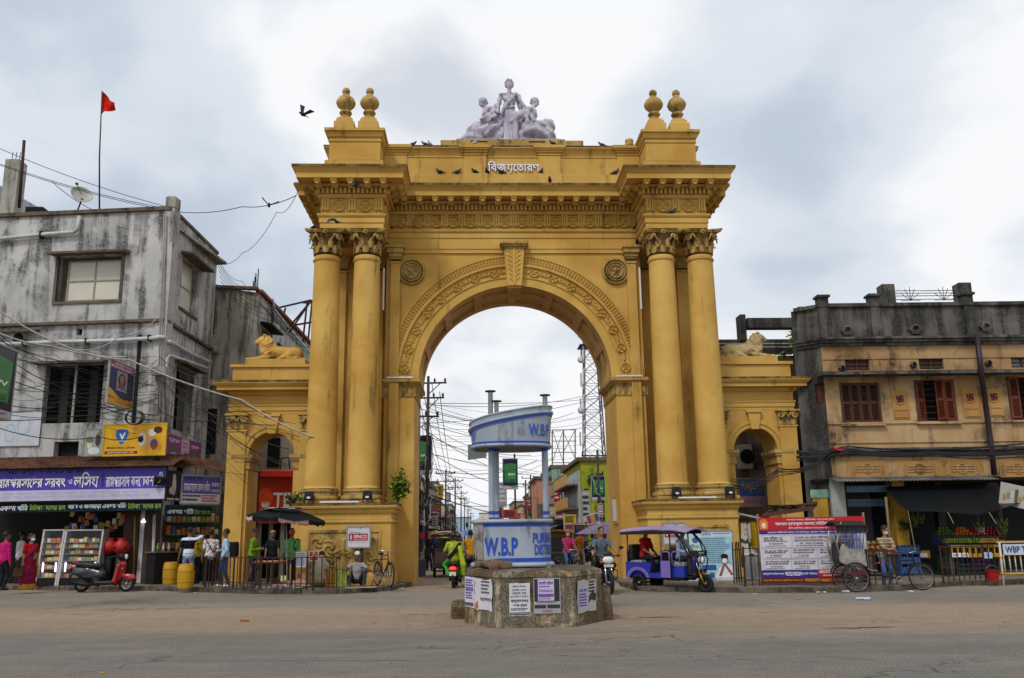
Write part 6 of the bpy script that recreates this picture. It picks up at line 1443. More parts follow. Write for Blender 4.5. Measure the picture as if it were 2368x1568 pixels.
br(b,0.42,0.64,0.02,0.98,ink('#c9b4bc'));bt(b,'রেড',0.08,0.38,0.68,0.86,W_);bt(b,'রেড',0.70,0.94,0.66,0.80,W_)
for x in(0.22,0.82):bp(b,ell(x,0.4,0.09,0.2),ink('#4a5a30'));bp(b,[(x-0.04,0.05),(x+0.04,0.05),(x+0.08,0.3),(x-0.08,0.3)],ink('#b8a0a8'),0.010)
for k,s_ in enumerate(('রামপ্রসাদ','সরবৎ','ও','লস্যি')):bt(b,s_,0.45,0.61,0.72-0.18*k,0.84-0.18*k,ink('#9a2030'))
b=board_px('meditation_sign','tilted meditation centre sign with portrait and yellow phone strip on the grey house','sign',(251,831,934,28.9),(308,851,946,30.9),ink('#151b4c'),frame=M_FRAME)
br(b,0,1,0.82,1,ink('#8a1450'));bt(b,'SAHAJA YOGA',0.2,0.9,0.91,0.97,W_);bt(b,'MEDITATION CENTRE',0.06,0.96,0.84,0.90,W_);bp(b,[(0,0)]+[(0.1*i,0.16+0.16*(1-i/10*1.0)+0.05*math.cos(i*0.6))for i in range(11)]+[(1,0)],ink('#d8a414'),0.005)
br(b,0.30,0.72,0.42,0.80,ink('#8a939c'),0.006);bp(b,ell(0.51,0.60,0.15,0.17),ink('#231c1c'),0.008);bp(b,ell(0.51,0.62,0.09,0.10),ink('#9a6a50'),0.010);bp(b,[(0.36,0.43),(0.66,0.43),(0.60,0.52),(0.42,0.52)],ink('#8c2c3a'),0.010);bt(b,'BURDWAN',0.30,0.72,0.35,0.40,W_)
bt(b,'Mob. : 7431901832',0.02,0.98,0.13,0.20,ink('#9c1c14'));bt(b,'7908005947',0.32,0.98,0.06,0.12,ink('#9c1c14'))
b=board_w('wall_advert','white painted advertisement panel with pale blue swirls low on the grey house',LW,0.06,(-60,955,1040),(93,955,1024),ink('#b9bcc2'),thick=0.02)
for cx_,cz_,r_ in((0.75,0.6,0.1),(0.55,0.4,0.08)):bp(b,ell(cx_,cz_,r_,0.28)+ell(cx_,cz_,r_*0.85,0.24)[::-1],ink('#8fb4cc'),0.006)
def jsw(label,L,R,pole=None,gl=None,Yp=None):
 b=board_px('advert_board',label,'billboard',L,R,ink('#131a3c',0.3),frame=M_FRAME,thick=0.12,group='green lit advertising boards along the street')
 m_=mat('advert_green','#2f7a44',0.4,0,0.25,2)
 if gl is None:gl=(0.12,0.88)
 bp(b,[(gl[0],0.22),(gl[1],0.22),(gl[1]+0.03,0.82),(0.5,0.86),(gl[0]-0.03,0.82)],m_,0.024);bt(b,'JSW',0.32,0.84,0.42,0.52,W_,0.03,0.02);bt(b,'Cement',0.38,0.82,0.35,0.40,ink('#7fb08a'),0.03)
 for k in range(2):br(b,0.18,0.82,0.25+k*0.04,0.27+k*0.04,ink('#1c4a2c'),0.03)
 br(b,0,1,0,0.11,ink('#a9a6b4'),0.022);bt(b,'JSW',0.6,0.85,0.03,0.08,ink('#2a2a5a'),0.03)
 t=b[0]
 if pole:
  o=Vector(t.location);MB().tube([Vector((pole[0],0.12,-o.z)),Vector((pole[0],0.12,pole[1]))],0.06,8).build('pole',M_DKMET,t,True,local=True)
 return b
jsw('navy and green advertising board hanging at the far left edge of the view',(-75,770,952,20.2),(32,812,964,22.4),(-0.4,1.0))
M_GOOD=[ink(c)for c in('#a8642c','#b98a4a','#8a1c24','#c9b26a','#39507a','#7a8a4a','#c4622a','#d0c8ba')]
M_TUBE=m_emit('lit_tube',(0.85,0.7,1.0),2.2)
M_MIRR=mat('mirror_mosaic','#b8b4b0',0.25,0.6,0.5,40)
def display_case(label,x0,x1,yb,n=1.05,seed=1):
 a=LW.rect(x0,1224,x1,yb,n);u0,u1=a[0],a[1];z1=LW.px((x0+x1)/2,1226,n)[1];o=LW.p((u0+u1)/2,PAVE_Z,n);wd=u1-u0
 t=thing('display_case',label,'display case',o,LW.rz,'sweet shop display cases');OFF[t.name]=Vector();H_=z1-PAVE_Z;r=random.Random(seed)
 f=MB()
 for e in(-1,1):MB().hexa([(e*(wd/2-0.03)-0.03,-0.02,0),(e*(wd/2-0.03)+0.03,-0.02,0),(e*(wd/2-0.03)+0.03,0.6,0),(e*(wd/2-0.03)-0.03,0.6,0),(e*(wd/2-0.03)-0.03,0.22,H_),(e*(wd/2-0.03)+0.03,0.22,H_),(e*(wd/2-0.03)+0.03,0.6,H_),(e*(wd/2-0.03)-0.03,0.6,H_)]).build('side_frame',M_MIRR,t,local=True)
 MB().bx(-wd/2,wd/2,0.55,0.6,0,H_).build('back_panel',M_DARK,t,local=True);MB().cb((0,0.4,H_),(wd,0.4,0.05)).build('top_frame',M_MIRR,t,local=True);MB().bx(-wd/2+0.06,wd/2-0.06,0.02,0.55,0.02,0.25).build('plinth',M_DKMET,t,local=True)
 for k,zz in enumerate((0.28,0.55,0.80,1.02,1.22,1.40)):
  if zz>H_-0.15:continue
  sl_=0.22*zz/H_;MB().bx(-wd/2+0.06,wd/2-0.06,sl_+0.06,0.55,zz-0.015,zz).build('shelf',M_FRAME,t,local=True)
  x=-wd/2+0.1
  while x<wd/2-0.2:
   w_=r.uniform(0.08,0.2);h_=r.uniform(0.09,0.17);MB().cb((x+w_/2,sl_+0.25,zz+h_/2),(w_,0.2,h_)).build('goods_box',r.choice(M_GOOD),t,local=True);x+=w_+0.02
 for e in(-1,1):MB().bx(e*(wd/2-0.16)-0.02,e*(wd/2-0.16)+0.02,0.12,0.15,0.45,0.75).build('lit_tube',M_TUBE,t,local=True)
 MB()._add([(-wd/2+0.05,0.0,0.25),(wd/2-0.05,0.0,0.25),(wd/2-0.05,0.21,H_-0.03),(-wd/2+0.05,0.21,H_-0.03)],[(0,1,2,3)]).build('front_glass',M_GLASS,t,local=True)
 return t
display_case('display case of sweets with mirror frame nearest the woman in saree',86,137,1335,seed=1);display_case('display case of snack boxes with mirror frame beside the red water pots',138,228,1335,seed=4)
for x,lb_ in((243,'round red clay water pot beside the display case'),(271,'round red clay water pot beside the brown pillar')):
 a=LW.px(x,1300,0.7);o=LW.p(a[0],0,0.5);t=thing('water_pot',lb_,'pot',o);z0=LW.px(x,1281,0.5)[1]
 MB().lathe([(0.12,z0),(0.24,z0+0.08),(0.28,z0+0.22),(0.24,z0+0.36),(0.14,z0+0.44),(0.13,z0+0.48),(0.17,z0+0.52),(0.15,z0+0.52),(0.11,z0+0.46)],24,(0,0,0)).build('pot_body',mat('red_clay','#a3180c',0.5,0,0.15,5),t,True,local=True)
 MB().lathe([(0.19,z0-0.02),(0.21,z0+0.02),(0.15,z0+0.02)],16).lathe([(0.2,PAVE_Z),(0.17,z0-0.02)],12).build('pot_stand',M_DKMET,t,True,local=True)
hang=thing('hanging_snacks','string of snack packets hanging inside the dark sweet shop','snacks',LW.p(LW.px(200,1200,-0.2)[0],SHOP_Z-0.1,-0.2));OFF[hang.name]=Vector(hang.location);r=random.Random(5)
for k in range(26):
 u,v=LW.px(r.uniform(150,290),r.uniform(1188,1225),-0.3);p=LW.p(u,v,-0.3);MB().cb(p,(0.14,0.05,0.2),Matrix.Rotation(r.uniform(-0.3,0.3),3,'Y')).build('packet',r.choice(M_GOOD),hang)
u,v=LW.px(332,1200,-0.1);
lampb=thing('hanging_lamp','small lit lamp hanging under the green cloth banner','lamp',LW.p(LW.px(332,1204,0.1)[0],LW.px(332,1204,0.1)[1],0.1));MB().lathe([(0.02,0.05),(0.05,0.0),(0.09,-0.05)],12).build('shade',m_emit('lit_bulb',(1,0.95,0.85),3),lampb,True,local=True)
fd=thing('flood_lamp','black box floodlight tilted out from the end of the violet signboard','lamp',at(368,1112,30.2));R3=Matrix.Rotation(0.5,3,'Z')@Matrix.Rotation(0.4,3,'X')
MB().cb((0,0,0),(0.34,0.14,0.28),R3).build('lamp_box',M_BLK,fd,local=True);MB().lathe([(0.07,-0.08),(0.05,-0.075),(0.05,-0.08)],14,rot=Matrix.Rotation(-PI/2,3,'X')).build('lamp_ring',M_STEEL,fd,local=True);MB().tube([(0,0.05,0),(0.1,0.6,0.1)],0.03,6).build('lamp_arm',M_DKMET,fd,local=True)
ct=thing('shop_counter','dark counter with bottles at the corner of the sweet shop','counter',SSg.p(0.2,PAVE_Z,-0.6),SSg.rz);OFF[ct.name]=Vector()
MB().bx(0,2.3,0,0.5,0,1.0).build('counter_body',M_DARK,ct,local=True);MB().cb((1.15,0.25,1.03),(2.4,0.6,0.05)).build('counter_top',M_TRIM,ct,local=True)
for k in range(9):MB().lathe([(0.04,1.06),(0.045,1.2),(0.02,1.28),(0.02,1.33)],8,(0.2+0.24*k,0.2+0.05*(k%3),0)).build('bottle',random.choice(M_GOOD),ct,True,local=True)
sh2=thing('corner_shop_shelf','lit shelf of coloured packets behind the men at the corner shop','shelf',SSg.p(1.4,1.3,-1.9),SSg.rz);OFF[sh2.name]=Vector()
MB().bx(0,2.2,0.3,0.35,-1.2,1.5).build('shelf_back',mat('teal_back','#31504a',0.6),sh2,local=True);r=random.Random(8)
for j in range(3):
 MB().bx(0,2.2,0,0.3,j*0.45-0.03,j*0.45).build('shelf_board',ink('#6c8a4a'),sh2,local=True)
 for k in range(11):h_=r.uniform(0.15,0.34);MB().cb((0.12+0.2*k,0.14,j*0.45+h_/2),(0.15,0.15,h_)).build('packet',r.choice(M_GOOD),sh2,local=True)
def barrel(px,py,label):
 t=thing('barrel',label,'barrel',on_pave(px,py),0,'yellow plastic barrels');m_=mat('yellow_plastic','#b98a12',0.45,0,0.2,3)
 MB().lathe([(0.22,0),(0.235,0.05),(0.25,0.3),(0.25,0.45),(0.235,0.62),(0.215,0.66),(0.215,0.70),(0.20,0.71),(0.19,0.67),(0.0001,0.67)],26).build('barrel_body',m_,t,50,local=True)
 for z in(0.2,0.5):torus(MB(),(0,0,0),0.25,0.012,26,6).build('barrel_hoop',m_,t,True,local=True).matrix_basis=T(0,0,z,rx=PI/2)
 for e in(-1,1):MB().cb((e*0.24,0,0.58),(0.05,0.1,0.06)).build('barrel_handle',M_DKMET,t,local=True)
barrel(393,1351,'yellow plastic barrel beside the shop counter');barrel(428,1360,'yellow plastic barrel standing at the kerb with a rag over its rim')
def railing(label,x0,y0,x1,y1,h=0.95,step=0.17,m=M_RUST,spikes=False,group='iron railings along the kerb',gap=()):
 a,c=on_pave(x0,y0),on_pave(x1,y1);L=(c-a).length;n=max(2,int(L/step));t=thing('railing',label,'railing',a,math.atan2((c-a).y,(c-a).x),group);OFF[t.name]=Vector()
 for z in((0.18,h-0.05)if not spikes else(0.15,h-0.22)):MB().bx(0,L,-0.012,0.012,z-0.014,z+0.014).build('rail',m,t,local=True)
 bar_=loose(MB().cb((0,0,h/2),(0.026 if not spikes else 0.034,0.026,h))if spikes else MB().cb((0,0,h/2),(0.024,0.018,h-0.08)),'bar',m)
 for k in range(n+1):
  if k%8==0 and not spikes:MB().cb((L*k/n,0,h/2),(0.04,0.04,h)).build('post',m,t,local=True)
  else:inst(bar_,'bar',t,T(L*k/n,0,random.uniform(-0.02,0.02),ry=random.uniform(-0.03,0.03)))
 return t
railing('rusty low railing before the display cases behind the scooter',170,1345,286,1345)
railing('rusty low railing before the men at the corner shop',474,1359,598,1364);railing('rusty low railing before the book seller table',602,1365,722,1366);railing('rusty low railing before the squatting man in cream',724,1366,778,1364)
railing('black spiked fence before the carved panel of the gate behind the seated man',702,1349,852,1349,1.05,0.15,M_BLK,True)
um=thing('patched_umbrella','tattered black market umbrella with pink and white patches over the pavement vendor','umbrella',on_pave(664,1363));OFF[um.name]=Vector();R5=random.Random(2)
zc_=at(650,1176,27.2).z-PAVE_Z;MB().tube([(0,0,0),(-0.12,0,zc_)],0.02,8).build('pole',M_FRAME,um,True,local=True)
cols=[m_cloth(c)for c in('#15191c','#1b2226','#15191c','#20262a','#15191c','#1b2226','#181c20','#15191c')]
for k in range(8):
 a0,a1=2*PI*k/8,2*PI*(k+1)/8
 def seg(u,v):
  an=a0+(a1-a0)*u;rr=1.08*v*(1-0.06*math.sin(PI*u)*v);return(-0.12+rr*math.cos(an)*1.05,rr*math.sin(an)*0.9,zc_-0.30*v**1.6-0.05*math.sin(PI*u)*v*v+0.10*v*math.cos(an)*-1)
 MB().grid(seg,5,8,(0,0,-0.01)).build('canopy_panel',cols[k],um,True,local=True)
 MB().tube([seg(0,v)for v in(0,0.3,0.6,1.0)],0.008,5).build('rib',M_DKMET,um,True,local=True)
 def val(u,v):p=seg(u,1.0);return(p[0],p[1],p[2]-0.10*v-0.03*math.sin(u*PI*5)*v)
 MB().grid(val,8,3,(0.004,0.004,0)).build('valance',cols[(k*3+1)%8]if k%2 else m_cloth('#9a706c')if k%4 else m_stripe('pink_frill',[(0,'#b98a86'),(0.5,'#d9d2cc')],9,0),um,True,local=True)
for k in range(9):
 an=PI+0.3+k*0.28;rr=0.6;MB().cb((-0.12+rr*math.cos(an),rr*math.sin(an),zc_-0.04+0.02*(k%2)+0.0),(0.22,0.2,0.02),Matrix.Rotation(an,3,'Z')).build('patch',m_cloth(('#d8d0cc','#1a1a1a','#b97a78')[k%3]),um,local=True)
tb=thing('red_table','low red vendor table behind the railing under the umbrella','table',on_pave(635,1354));MB().cb((0,0,0.70),(1.25,0.5,0.05)).build('table_top',mat('red_board','#7a1a18',0.6),tb,local=True)
for sx in(-1,1):
 for sy in(-1,1):MB().cb((sx*0.55,sy*0.2,0.34),(0.05,0.05,0.68)).build('leg',M_RUST,tb,local=True)
r=random.Random(4)
for k in range(7):o=MB().cb((0,0,0.012),(0.22,0.16,0.024)).build('magazine',random.choice(M_GOOD),None);o.location=tb.location+Vector((-0.5+0.16*k,r.uniform(-0.1,0.1),0.727));o.rotation_euler=(0,0,r.uniform(-0.6,0.6));tag(o,'magazine lying on the low red vendor table','magazine','magazines on the red table')
def sheet(name,label,x0,y0,x1,y1,Y,col,cat='poster',words_=()):
 b=board_px(name,label,cat,(x0,y0,y1,Y),(x1,y0,y1,Y),ink(col),thick=0.012)
 for s_,a,c_,d,e,k in words_:
  if s_ is None:br(b,a,c_,d,e,ink(k),0.010)
  else:bt(b,s_,a,c_,d,e,ink(k),0.014)
 return b
yk=on_pave(700,1362).y-0.06
b=sheet('calendar_sheet','white calendar sheet hanging on the railing beside the man in green',684,1276,708,1312,yk,'#cfcbd6');lines(b,7,0.08,0.92,0.08,0.92,ink('#8a86a8'),RN)
b=sheet('calendar_sheet','red and white picture sheet hanging on the railing above the squatting man',714,1274,737,1298,yk,'#d0bcb0',words_=[(None,0.1,0.4,0.5,0.9,'#b02a1c'),(None,0.55,0.9,0.5,0.9,'#b8501e'),(None,0.1,0.4,0.1,0.42,'#c23a24'),(None,0.55,0.9,0.1,0.42,'#8c1c1c')])
b=sheet('picture_sheet','colour print sheet propped on the pavement behind the bald man',686,1326,706,1342,yk+0.5,'#c9a8a0',words_=[(None,0.1,0.5,0.3,0.9,'#a8243a'),(None,0.55,0.92,0.2,0.7,'#d8b23a')])
b=sheet('picture_sheet','pink and orange print sheet leaning at the foot of the railing',677,1342,706,1361,yk+0.3,'#d4aab0',words_=[(None,0.1,0.9,0.1,0.4,'#c0305a'),(None,0.3,0.8,0.5,0.9,'#d8801e')])
b=sheet('framed_print','framed print leaning beside the bald man',648,1330,664,1345,yk+0.4,'#b8923a',words_=[(None,0.12,0.88,0.12,0.88,'#d6cda8')])
b=sheet('print_stack','white booklet stack standing left of the bald man',655,1343,670,1358,yk+0.4,'#d4d0d4',words_=[(None,0.1,0.5,0.5,0.9,'#b03a2a')])
def heap(label,px,py,size,n,cols_,seed,name='magazine_heap'):
 t=thing(name,label,'magazines',on_pave(px,py));r=random.Random(seed)
 for k in range(n):MB().cb((r.uniform(-1,1)*size*0.3,r.uniform(-1,1)*size*0.2,0.02+0.022*k),(size*0.6,size*0.42,0.02),Matrix.Rotation(r.uniform(-0.6,0.6),3,'Z')).build('magazine',ink(r.choice(cols_)),t,local=True)
 return t
heap('fanned heap of white and pink magazines at the bald man\'s feet',648,1361,0.5,5,('#d4ccd0','#c99aa8','#b8b4c4'),3);heap('crumpled heap of newspapers beside the squatting man',700,1361,0.45,5,('#a39a88','#8a8272','#b5aa94'),6);heap('stack of books under the red table',640,1352,0.5,9,('#7a5a3a','#5a4a3a','#8a7a5a'),9)
def sack(label,px,py,w_,h_,m,seed):
 t=thing('shopping_bag',label,'bag',on_pave(px,py));S=Sculpt(0.02,0.05);S.box((0,0,h_*0.45),(w_*0.36,0.10,h_*0.36),0.06);S.noise=lambda X,Y,Z,L:0.012*np.sin(17*X+seed+9*Z)*np.sin(13*Z);S.build('bag_body',m,t)
 for e in(-1,1):MB().tube([(-0.08,e*0.06,h_*0.85),(-0.05,e*0.05,h_*1.08),(0.05,e*0.05,h_*1.08),(0.08,e*0.06,h_*0.85)],0.01,5).build('handle',m,t,True,local=True)
sack('orange and brown striped shopping bag beside the squatting man',770,1358,0.42,0.50,m_stripe('bag_orange',[(0,'#9a6a2c'),(0.4,'#6a4a22'),(0.5,'#b07a34'),(0.8,'#5a3a1c')],7,0),1);sack('green and yellow striped shopping bag beside the seated man with cap',793,1358,0.46,0.52,m_stripe('bag_green',[(0,'#7a8a3a'),(0.35,'#3a6a3a'),(0.5,'#a89a3a'),(0.85,'#2f5a34')],7,0),2)
stn=tag(Sculpt(0.02,0.04).box((0,0,0.10),(0.14,0.10,0.05),0.04).build('rock',m_wall('kerb_rock','#7a6a56','#5f5346','#2a2420',0.5,0.2,5)),'loose stone block lying on the kerb below the man in bright green','rock');stn.location=on_pave(574,1361)
mt_=MB().cb((0,0,0.01),(0.9,0.5,0.02)).build('floor_mat',m_cloth('#9a9488'));mt_.location=on_pave(835,1359);tag(mt_,'thin pale mat spread before the seated man with cap','mat')
def post_sign(label,x0,y0,x1,y1,Y,full=True):
 b=board_px('sponsor_sign',label,'sign',(x0,y0,y1,Y),(x1,y0+1,y1,Y),ink('#c2c0c8'),frame=M_FRAME,group='white sponsor signs on posts before the gate');t=b[0]
 MB().tube([Vector((0.1,0.08,-t.location.z+PAVE_Z)),Vector((0.1,0.08,0))],0.035,8).build('post',M_BLK,t,True,local=True)
 bt(b,'Maintained By',0.16,0.6,0.68,0.73,K_);br(b,0.52,0.64,0.90,0.94,ink('#3a8ac0'));br(b,0.08,0.90,0.32,0.66,ink('#9a1422'));bt(b,'SENCO',0.30,0.86,0.44,0.60,W_,0.010,0.012);bt(b,'GOLD & DIAMONDS',0.30,0.86,0.36,0.40,W_,0.010)
 bp(b,[(0.18,0.62),(0.225,0.48),(0.20,0.38),(0.16,0.38),(0.13,0.48)],W_,0.010);bp(b,[(0.18,0.56),(0.20,0.47),(0.18,0.41),(0.155,0.47)],ink('#9a1422'),0.014);br(b,0.15,0.88,0.24,0.26,ink('#9a98a4'));return b
post_sign('white sponsor sign with red plate on a black post before the carved panel',802,1217,856,1266,27.95)
# ================================================================ the tan house on the right
z4=lambda x,y:(1628.2+0.3398*x,621.7+0.3398*y)
z3=lambda x,y:(1953.8+0.20767*x,1095.3+0.20767*y)
z2=lambda x,y:(1687.4+0.20760*x,1095.3+0.20760*y)
M_TAN=m_wall('tan_plaster','#b99b72','#9c7850','#1c1917',0.58,0.45,0.8,0.2,ledge=0.5)
M_TANP=m_wall('tan_plaster_panel','#b68c56','#a5793f','#2a2119',0.3,0.5,1.5,0,ledge=0.3)
M_MOULD=m_wall('mould_black_plaster','#6a665f','#4c4a48','#121315',0.85,0.6,0.9,0,ledge=0.5)
M_SHUT=mat('brown_shutter','#4a2a1c',0.6,0,0.35,5)
M_SHUT2=mat('red_shutter','#6c2e1a',0.55,0,0.25,5)
RO=Vector((at(1916,1000,29.6).x,29.6,0));RW=Wall((RO.x,RO.y),(1.0,-0.035));RL=11.0
RC=Wall((RO.x-0.62,RO.y+0.55),(0.62,-0.55));CLEN=0.83
rh=thing('tan_house','two-storey tan plaster house with black mould stains and brown louvred shutters','building',(16,31,0))
PT=RW.px(*z4(1500,235))[1];PB=RW.px(*z4(1500,470),0.2)[1];LD=RW.px(*z4(1500,715),0.4)[1];LE=RW.px(*z4(1400,1235),0.3)[1];GT_=RW.px(*z4(1400,1420))[1]
def q4(x0,y0,x1,y1,n=0.0):return RW.rect(*z4(x0,y0),*z4(x1,y1),n)
wins=[q4(940,775,1190,1048),q4(1450,755,1700,1035),q4(2080,735,2330,1020),q4(2600,730,2850,1015)]
vents=[q4(960,612,1125,690),q4(1462,604,1630,682),q4(2090,594,2250,672)]
lb(holed(0,RL,GT_,PT-0.1,wins+vents,0.18),'front_wall',M_TAN,rh,RW)
lb(holed(0,CLEN,0,PT-0.1,[RC.rect(*z4(760,780),*z4(815,920))],0.15),'corner_wall',M_MOULD,rh,RC)
h_=RC.rect(*z4(760,780),*z4(815,920));lb(MB().bx(*h_[:2],0.15,0.2,*h_[2:]),'corner_window',M_SHUT,rh,RC)
for k in range(5):q=h_[0]+(h_[1]-h_[0])*(k+0.5)/5;lb(MB().cb((q,0.1,(h_[2]+h_[3])/2),(0.02,0.02,h_[3]-h_[2])),'window_bar',M_SHUT2,rh,RC)
lb(MB().bx(0.0,4.0,0.0,0.12,0,PT-0.1),'left_wall',M_MOULD,rh,Wall((RO.x-0.62,RO.y+0.55),(0.5,1.0)))
lb(MB().bx(0,RL,0.1,0.2,PB,PT),'parapet',M_MOULD,rh,RW)
lb(MB().bx(0.0,RL,-0.06,0.1,PB+0.05,PT-0.12),'parapet_face',M_MOULD,rh,RW);lb(MB().cb((RL/2,0.02,PT-0.06),(RL,0.34,0.14)),'parapet_coping',M_MOULD,rh,RW);lb(MB().cb((CLEN/2,0.04,PT-0.08),(CLEN,0.3,0.14)),'parapet_coping',M_MOULD,rh,RC)
for x,yt in((810,200),(1160,192),(1795,182),(2300,190)):
 a=RW.px(*z4(x,300));zt=RW.px(*z4(x,yt))[1];lb(MB().bx(a[0]-0.18,a[0]+0.18,-0.12,0.2,PB+0.02,zt),'parapet_pier',M_MOULD,rh,RW);lb(MB().cb((a[0],0.03,zt+0.04),(0.46,0.46,0.09)),'pier_cap',M_MOULD,rh,RW)
for o_,z0,z1,n_ in((0.10,PB-0.22,PB-0.12,'cornice_step'),(0.2,PB-0.118,PB-0.02,'cornice_step'),(0.28,PB-0.018,PB+0.06,'cornice')):
 lb(MB().bx(0,RL,-o_,0.05,z0,z1),n_,M_MOULD,rh,RW);lb(MB().bx(0,CLEN,-o_*0.7,0.05,z0,z1),n_,M_MOULD,rh,RC)
lb(MB().prism([(0.02,LD+0.20),(-0.62,LD+0.06),(-0.62,LD-0.02),(0.02,LD)],-0.25,RL,'x'),'window_canopy',M_MOULD,rh,RW)
for y_,o_ in((605,0.03),(1045,0.05),(1175,0.04)):zz=RW.px(*z4(1500,y_))[1];lb(MB().bx(0,RL,-o_,0.02,zz-0.03,zz+0.03),'string_course',M_TAN,rh,RW)
for o_,z0,z1 in((0.12,LE-0.12,LE),(0.26,LE+0.002,LE+0.10)):lb(MB().bx(-0.1,RL,-o_,0.05,z0,z1),'floor_cornice',M_MOULD,rh,RW);lb(MB().bx(0,CLEN,-o_,0.05,z0,z1),'floor_cornice',M_MOULD,rh,RC)
def louvre_leaf(W,u0,u1,v0,v1,y,m,root,swing=0.0,hinge='l'):
 0
 w_=u1-u0;mid=(v0+v1)/2;f=MB();fw=0.045
 hx=0.0 if hinge=='l' else-w_
 for a,b_ in((0,fw),(w_-fw,w_)):f.bx(hx+a,hx+b_,-0.02,0.02,v0,v1)
 for c,d in((v0,v0+0.06),(mid-0.04,mid+0.04),(v1-0.06,v1)):f.bx(hx+fw,hx+w_-fw,-0.018,0.018,c,d)
 lf=lb(f,'shutter',m,root,W);lf.matrix_basis=lf.matrix_basis@T(u0 if hinge=='l' else u1,y,0,rz=swing)
 sl_=loose(MB().cb((hx+w_/2,0,0),(w_-2*fw,0.045,0.012),Matrix.Rotation(0.6,3,'X')),'slat',m)
 for c,d in((v0+0.06,mid-0.04),(mid+0.04,v1-0.06)):
  n=int((d-c)/0.055)
  for k in range(n):inst(sl_,'slat',lf,T(0,0,c+(d-c)*(k+0.5)/n))
for i,(u0,u1,v0,v1)in enumerate(wins):
 lb(MB().bx(u0-0.5,u1+0.5,0.6,0.65,v0-0.5,v1+0.5),'room_back',M_DARK,rh,RW)
 fr=MB()
 for a,b_,c,d in((u0-0.05,u0+0.03,v0,v1),(u1-0.03,u1+0.05,v0,v1),(u0+0.03,u1-0.03,v0-0.07,v0+0.02)):fr.bx(a,b_,-0.03,0.12,c,d)
 lb(fr,'window_frame',M_SHUT,rh,RW);w4=(u1-u0)/4
 if i==0:
  for k in range(4):louvre_leaf(RW,u0+k*w4+0.01,u0+(k+1)*w4-0.01,v0+0.03,v1-0.02,0.04,M_SHUT,rh)
 else:
  for k in range(4):
   if k==1 and i==1:continue
   if i==2 and k>0:continue
   louvre_leaf(RW,u0+k*w4+0.01,u0+(k+1)*w4-0.01,v0+0.03,v1-0.02,-0.02-0.02*(k==2),M_SHUT2,rh,(0.35,0,-0.9,0.0)[k]if i==1 else-0.3,'l')
  for k in range(7):lb(MB().tube([(u0+w4*0.9,0.14,v0+(v1-v0)*(k+0.5)/7),(u1-w4*1.9 if i==1 else u1,0.14,v0+(v1-v0)*(k+0.5)/7)],0.012,5),'window_bar',M_SHUT,rh,RW)
 a=q4(1440,1040,1710,1052)if i==1 else None
 lb(MB().cb(((u0+u1)/2,-0.06,v0-0.09),(u1-u0+0.25,0.16,0.05)),'window_sill',M_TAN,rh,RW)
for i,(u0,u1,v0,v1)in enumerate(vents):
 lb(MB().bx(u0,u1,0.12,0.18,v0,v1),'vent_window',M_SHUT if i<2 else mat('vent_glass','#6a7478',0.3),rh,RW)
 for k in range(3):lb(MB().cb(((u0+u1)/2,0.08,v0+(v1-v0)*(k+0.5)/3),(u1-u0,0.03,0.035)),'vent_slat',M_SHUT,rh,RW)
 lb(MB().bx((u0+u1)/2-0.02,(u0+u1)/2+0.02,0.05,0.12,v0,v1),'vent_mullion',M_SHUT,rh,RW)
for x,y in((965,425),(1425,415),(1905,400),(1420,655),(935,680),(1930,645)):
 a=RW.px(*z4(x,y));s_=0.19 if y<500 else 0.11;lb(MB().lathe([(s_,0),(s_*1.05,0.1),(s_*0.6,0.15),(s_*0.5,0.05),(0.0001,0.02)],14,(a[0],0.0 if y>500 else-0.06,a[1]),rib=lambda t,z:0.15*math.cos(6*t),rot=Matrix.Rotation(PI/2,3,'X')),'drain_rosette',M_MOULD,rh,RW,50)
M_EMB=mat('maroon_relief','#5a1f24',0.7)
for x0,y0,x1,y1,cx_,cy_ in((1280,832,1392,1022,1328,887),(1760,822,1872,1012,1805,875),(1928,815,2030,1005,1966,872)):
 a=q4(x0,y0,x1,y1);pn=lb(MB().bx(a[0],a[1],-0.03,0.03,a[2],a[3]),'relief_panel',M_TANP,rh,RW)
 c_=RW.px(*z4(cx_,cy_));rr=0.19
 MB().lathe([(rr,0),(rr,0.03),(rr*0.85,0.03),(rr*0.82,0.008),(0.0001,0.008)],22,(c_[0],-0.03,c_[1]),rot=Matrix.Rotation(PI/2,3,'X')).build('emblem_ring',M_TANP,pn,local=True)
 e_=MB();s_=rr*0.62;t_=rr*0.13;e_.bx(-s_,s_,0,0.02,-t_,t_);e_.bx(-t_,t_,0,0.022,-s_,s_)
 for sg_ in(1,-1):e_.bx(*sorted((0,sg_*s_)),0,0.021,*sorted((sg_*s_-sg_*t_*2,sg_*s_)));e_.bx(*sorted((sg_*s_-sg_*2*t_,sg_*s_)),0,0.019,*sorted((-sg_*s_,0)))
 for sx in(-1,1):
  for sz in(-1,1):e_.cb((sx*s_*0.5,0.01,sz*s_*0.5),(t_*1.3,0.02,t_*1.3))
 eo=e_.build('emblem',M_EMB,pn,local=True);eo.matrix_basis=T(c_[0],-0.062,c_[1]);eo['kind']='stuff'
 for j,(f0,f1)in enumerate(((0.05,0.26),(0.30,0.36),(0.80,0.86))):MB().bx(a[0]+0.06,a[1]-0.06,-0.05,-0.03,a[2]+(a[3]-a[2])*f0,a[2]+(a[3]-a[2])*f1).build('tablet',M_TANP,pn,local=True)
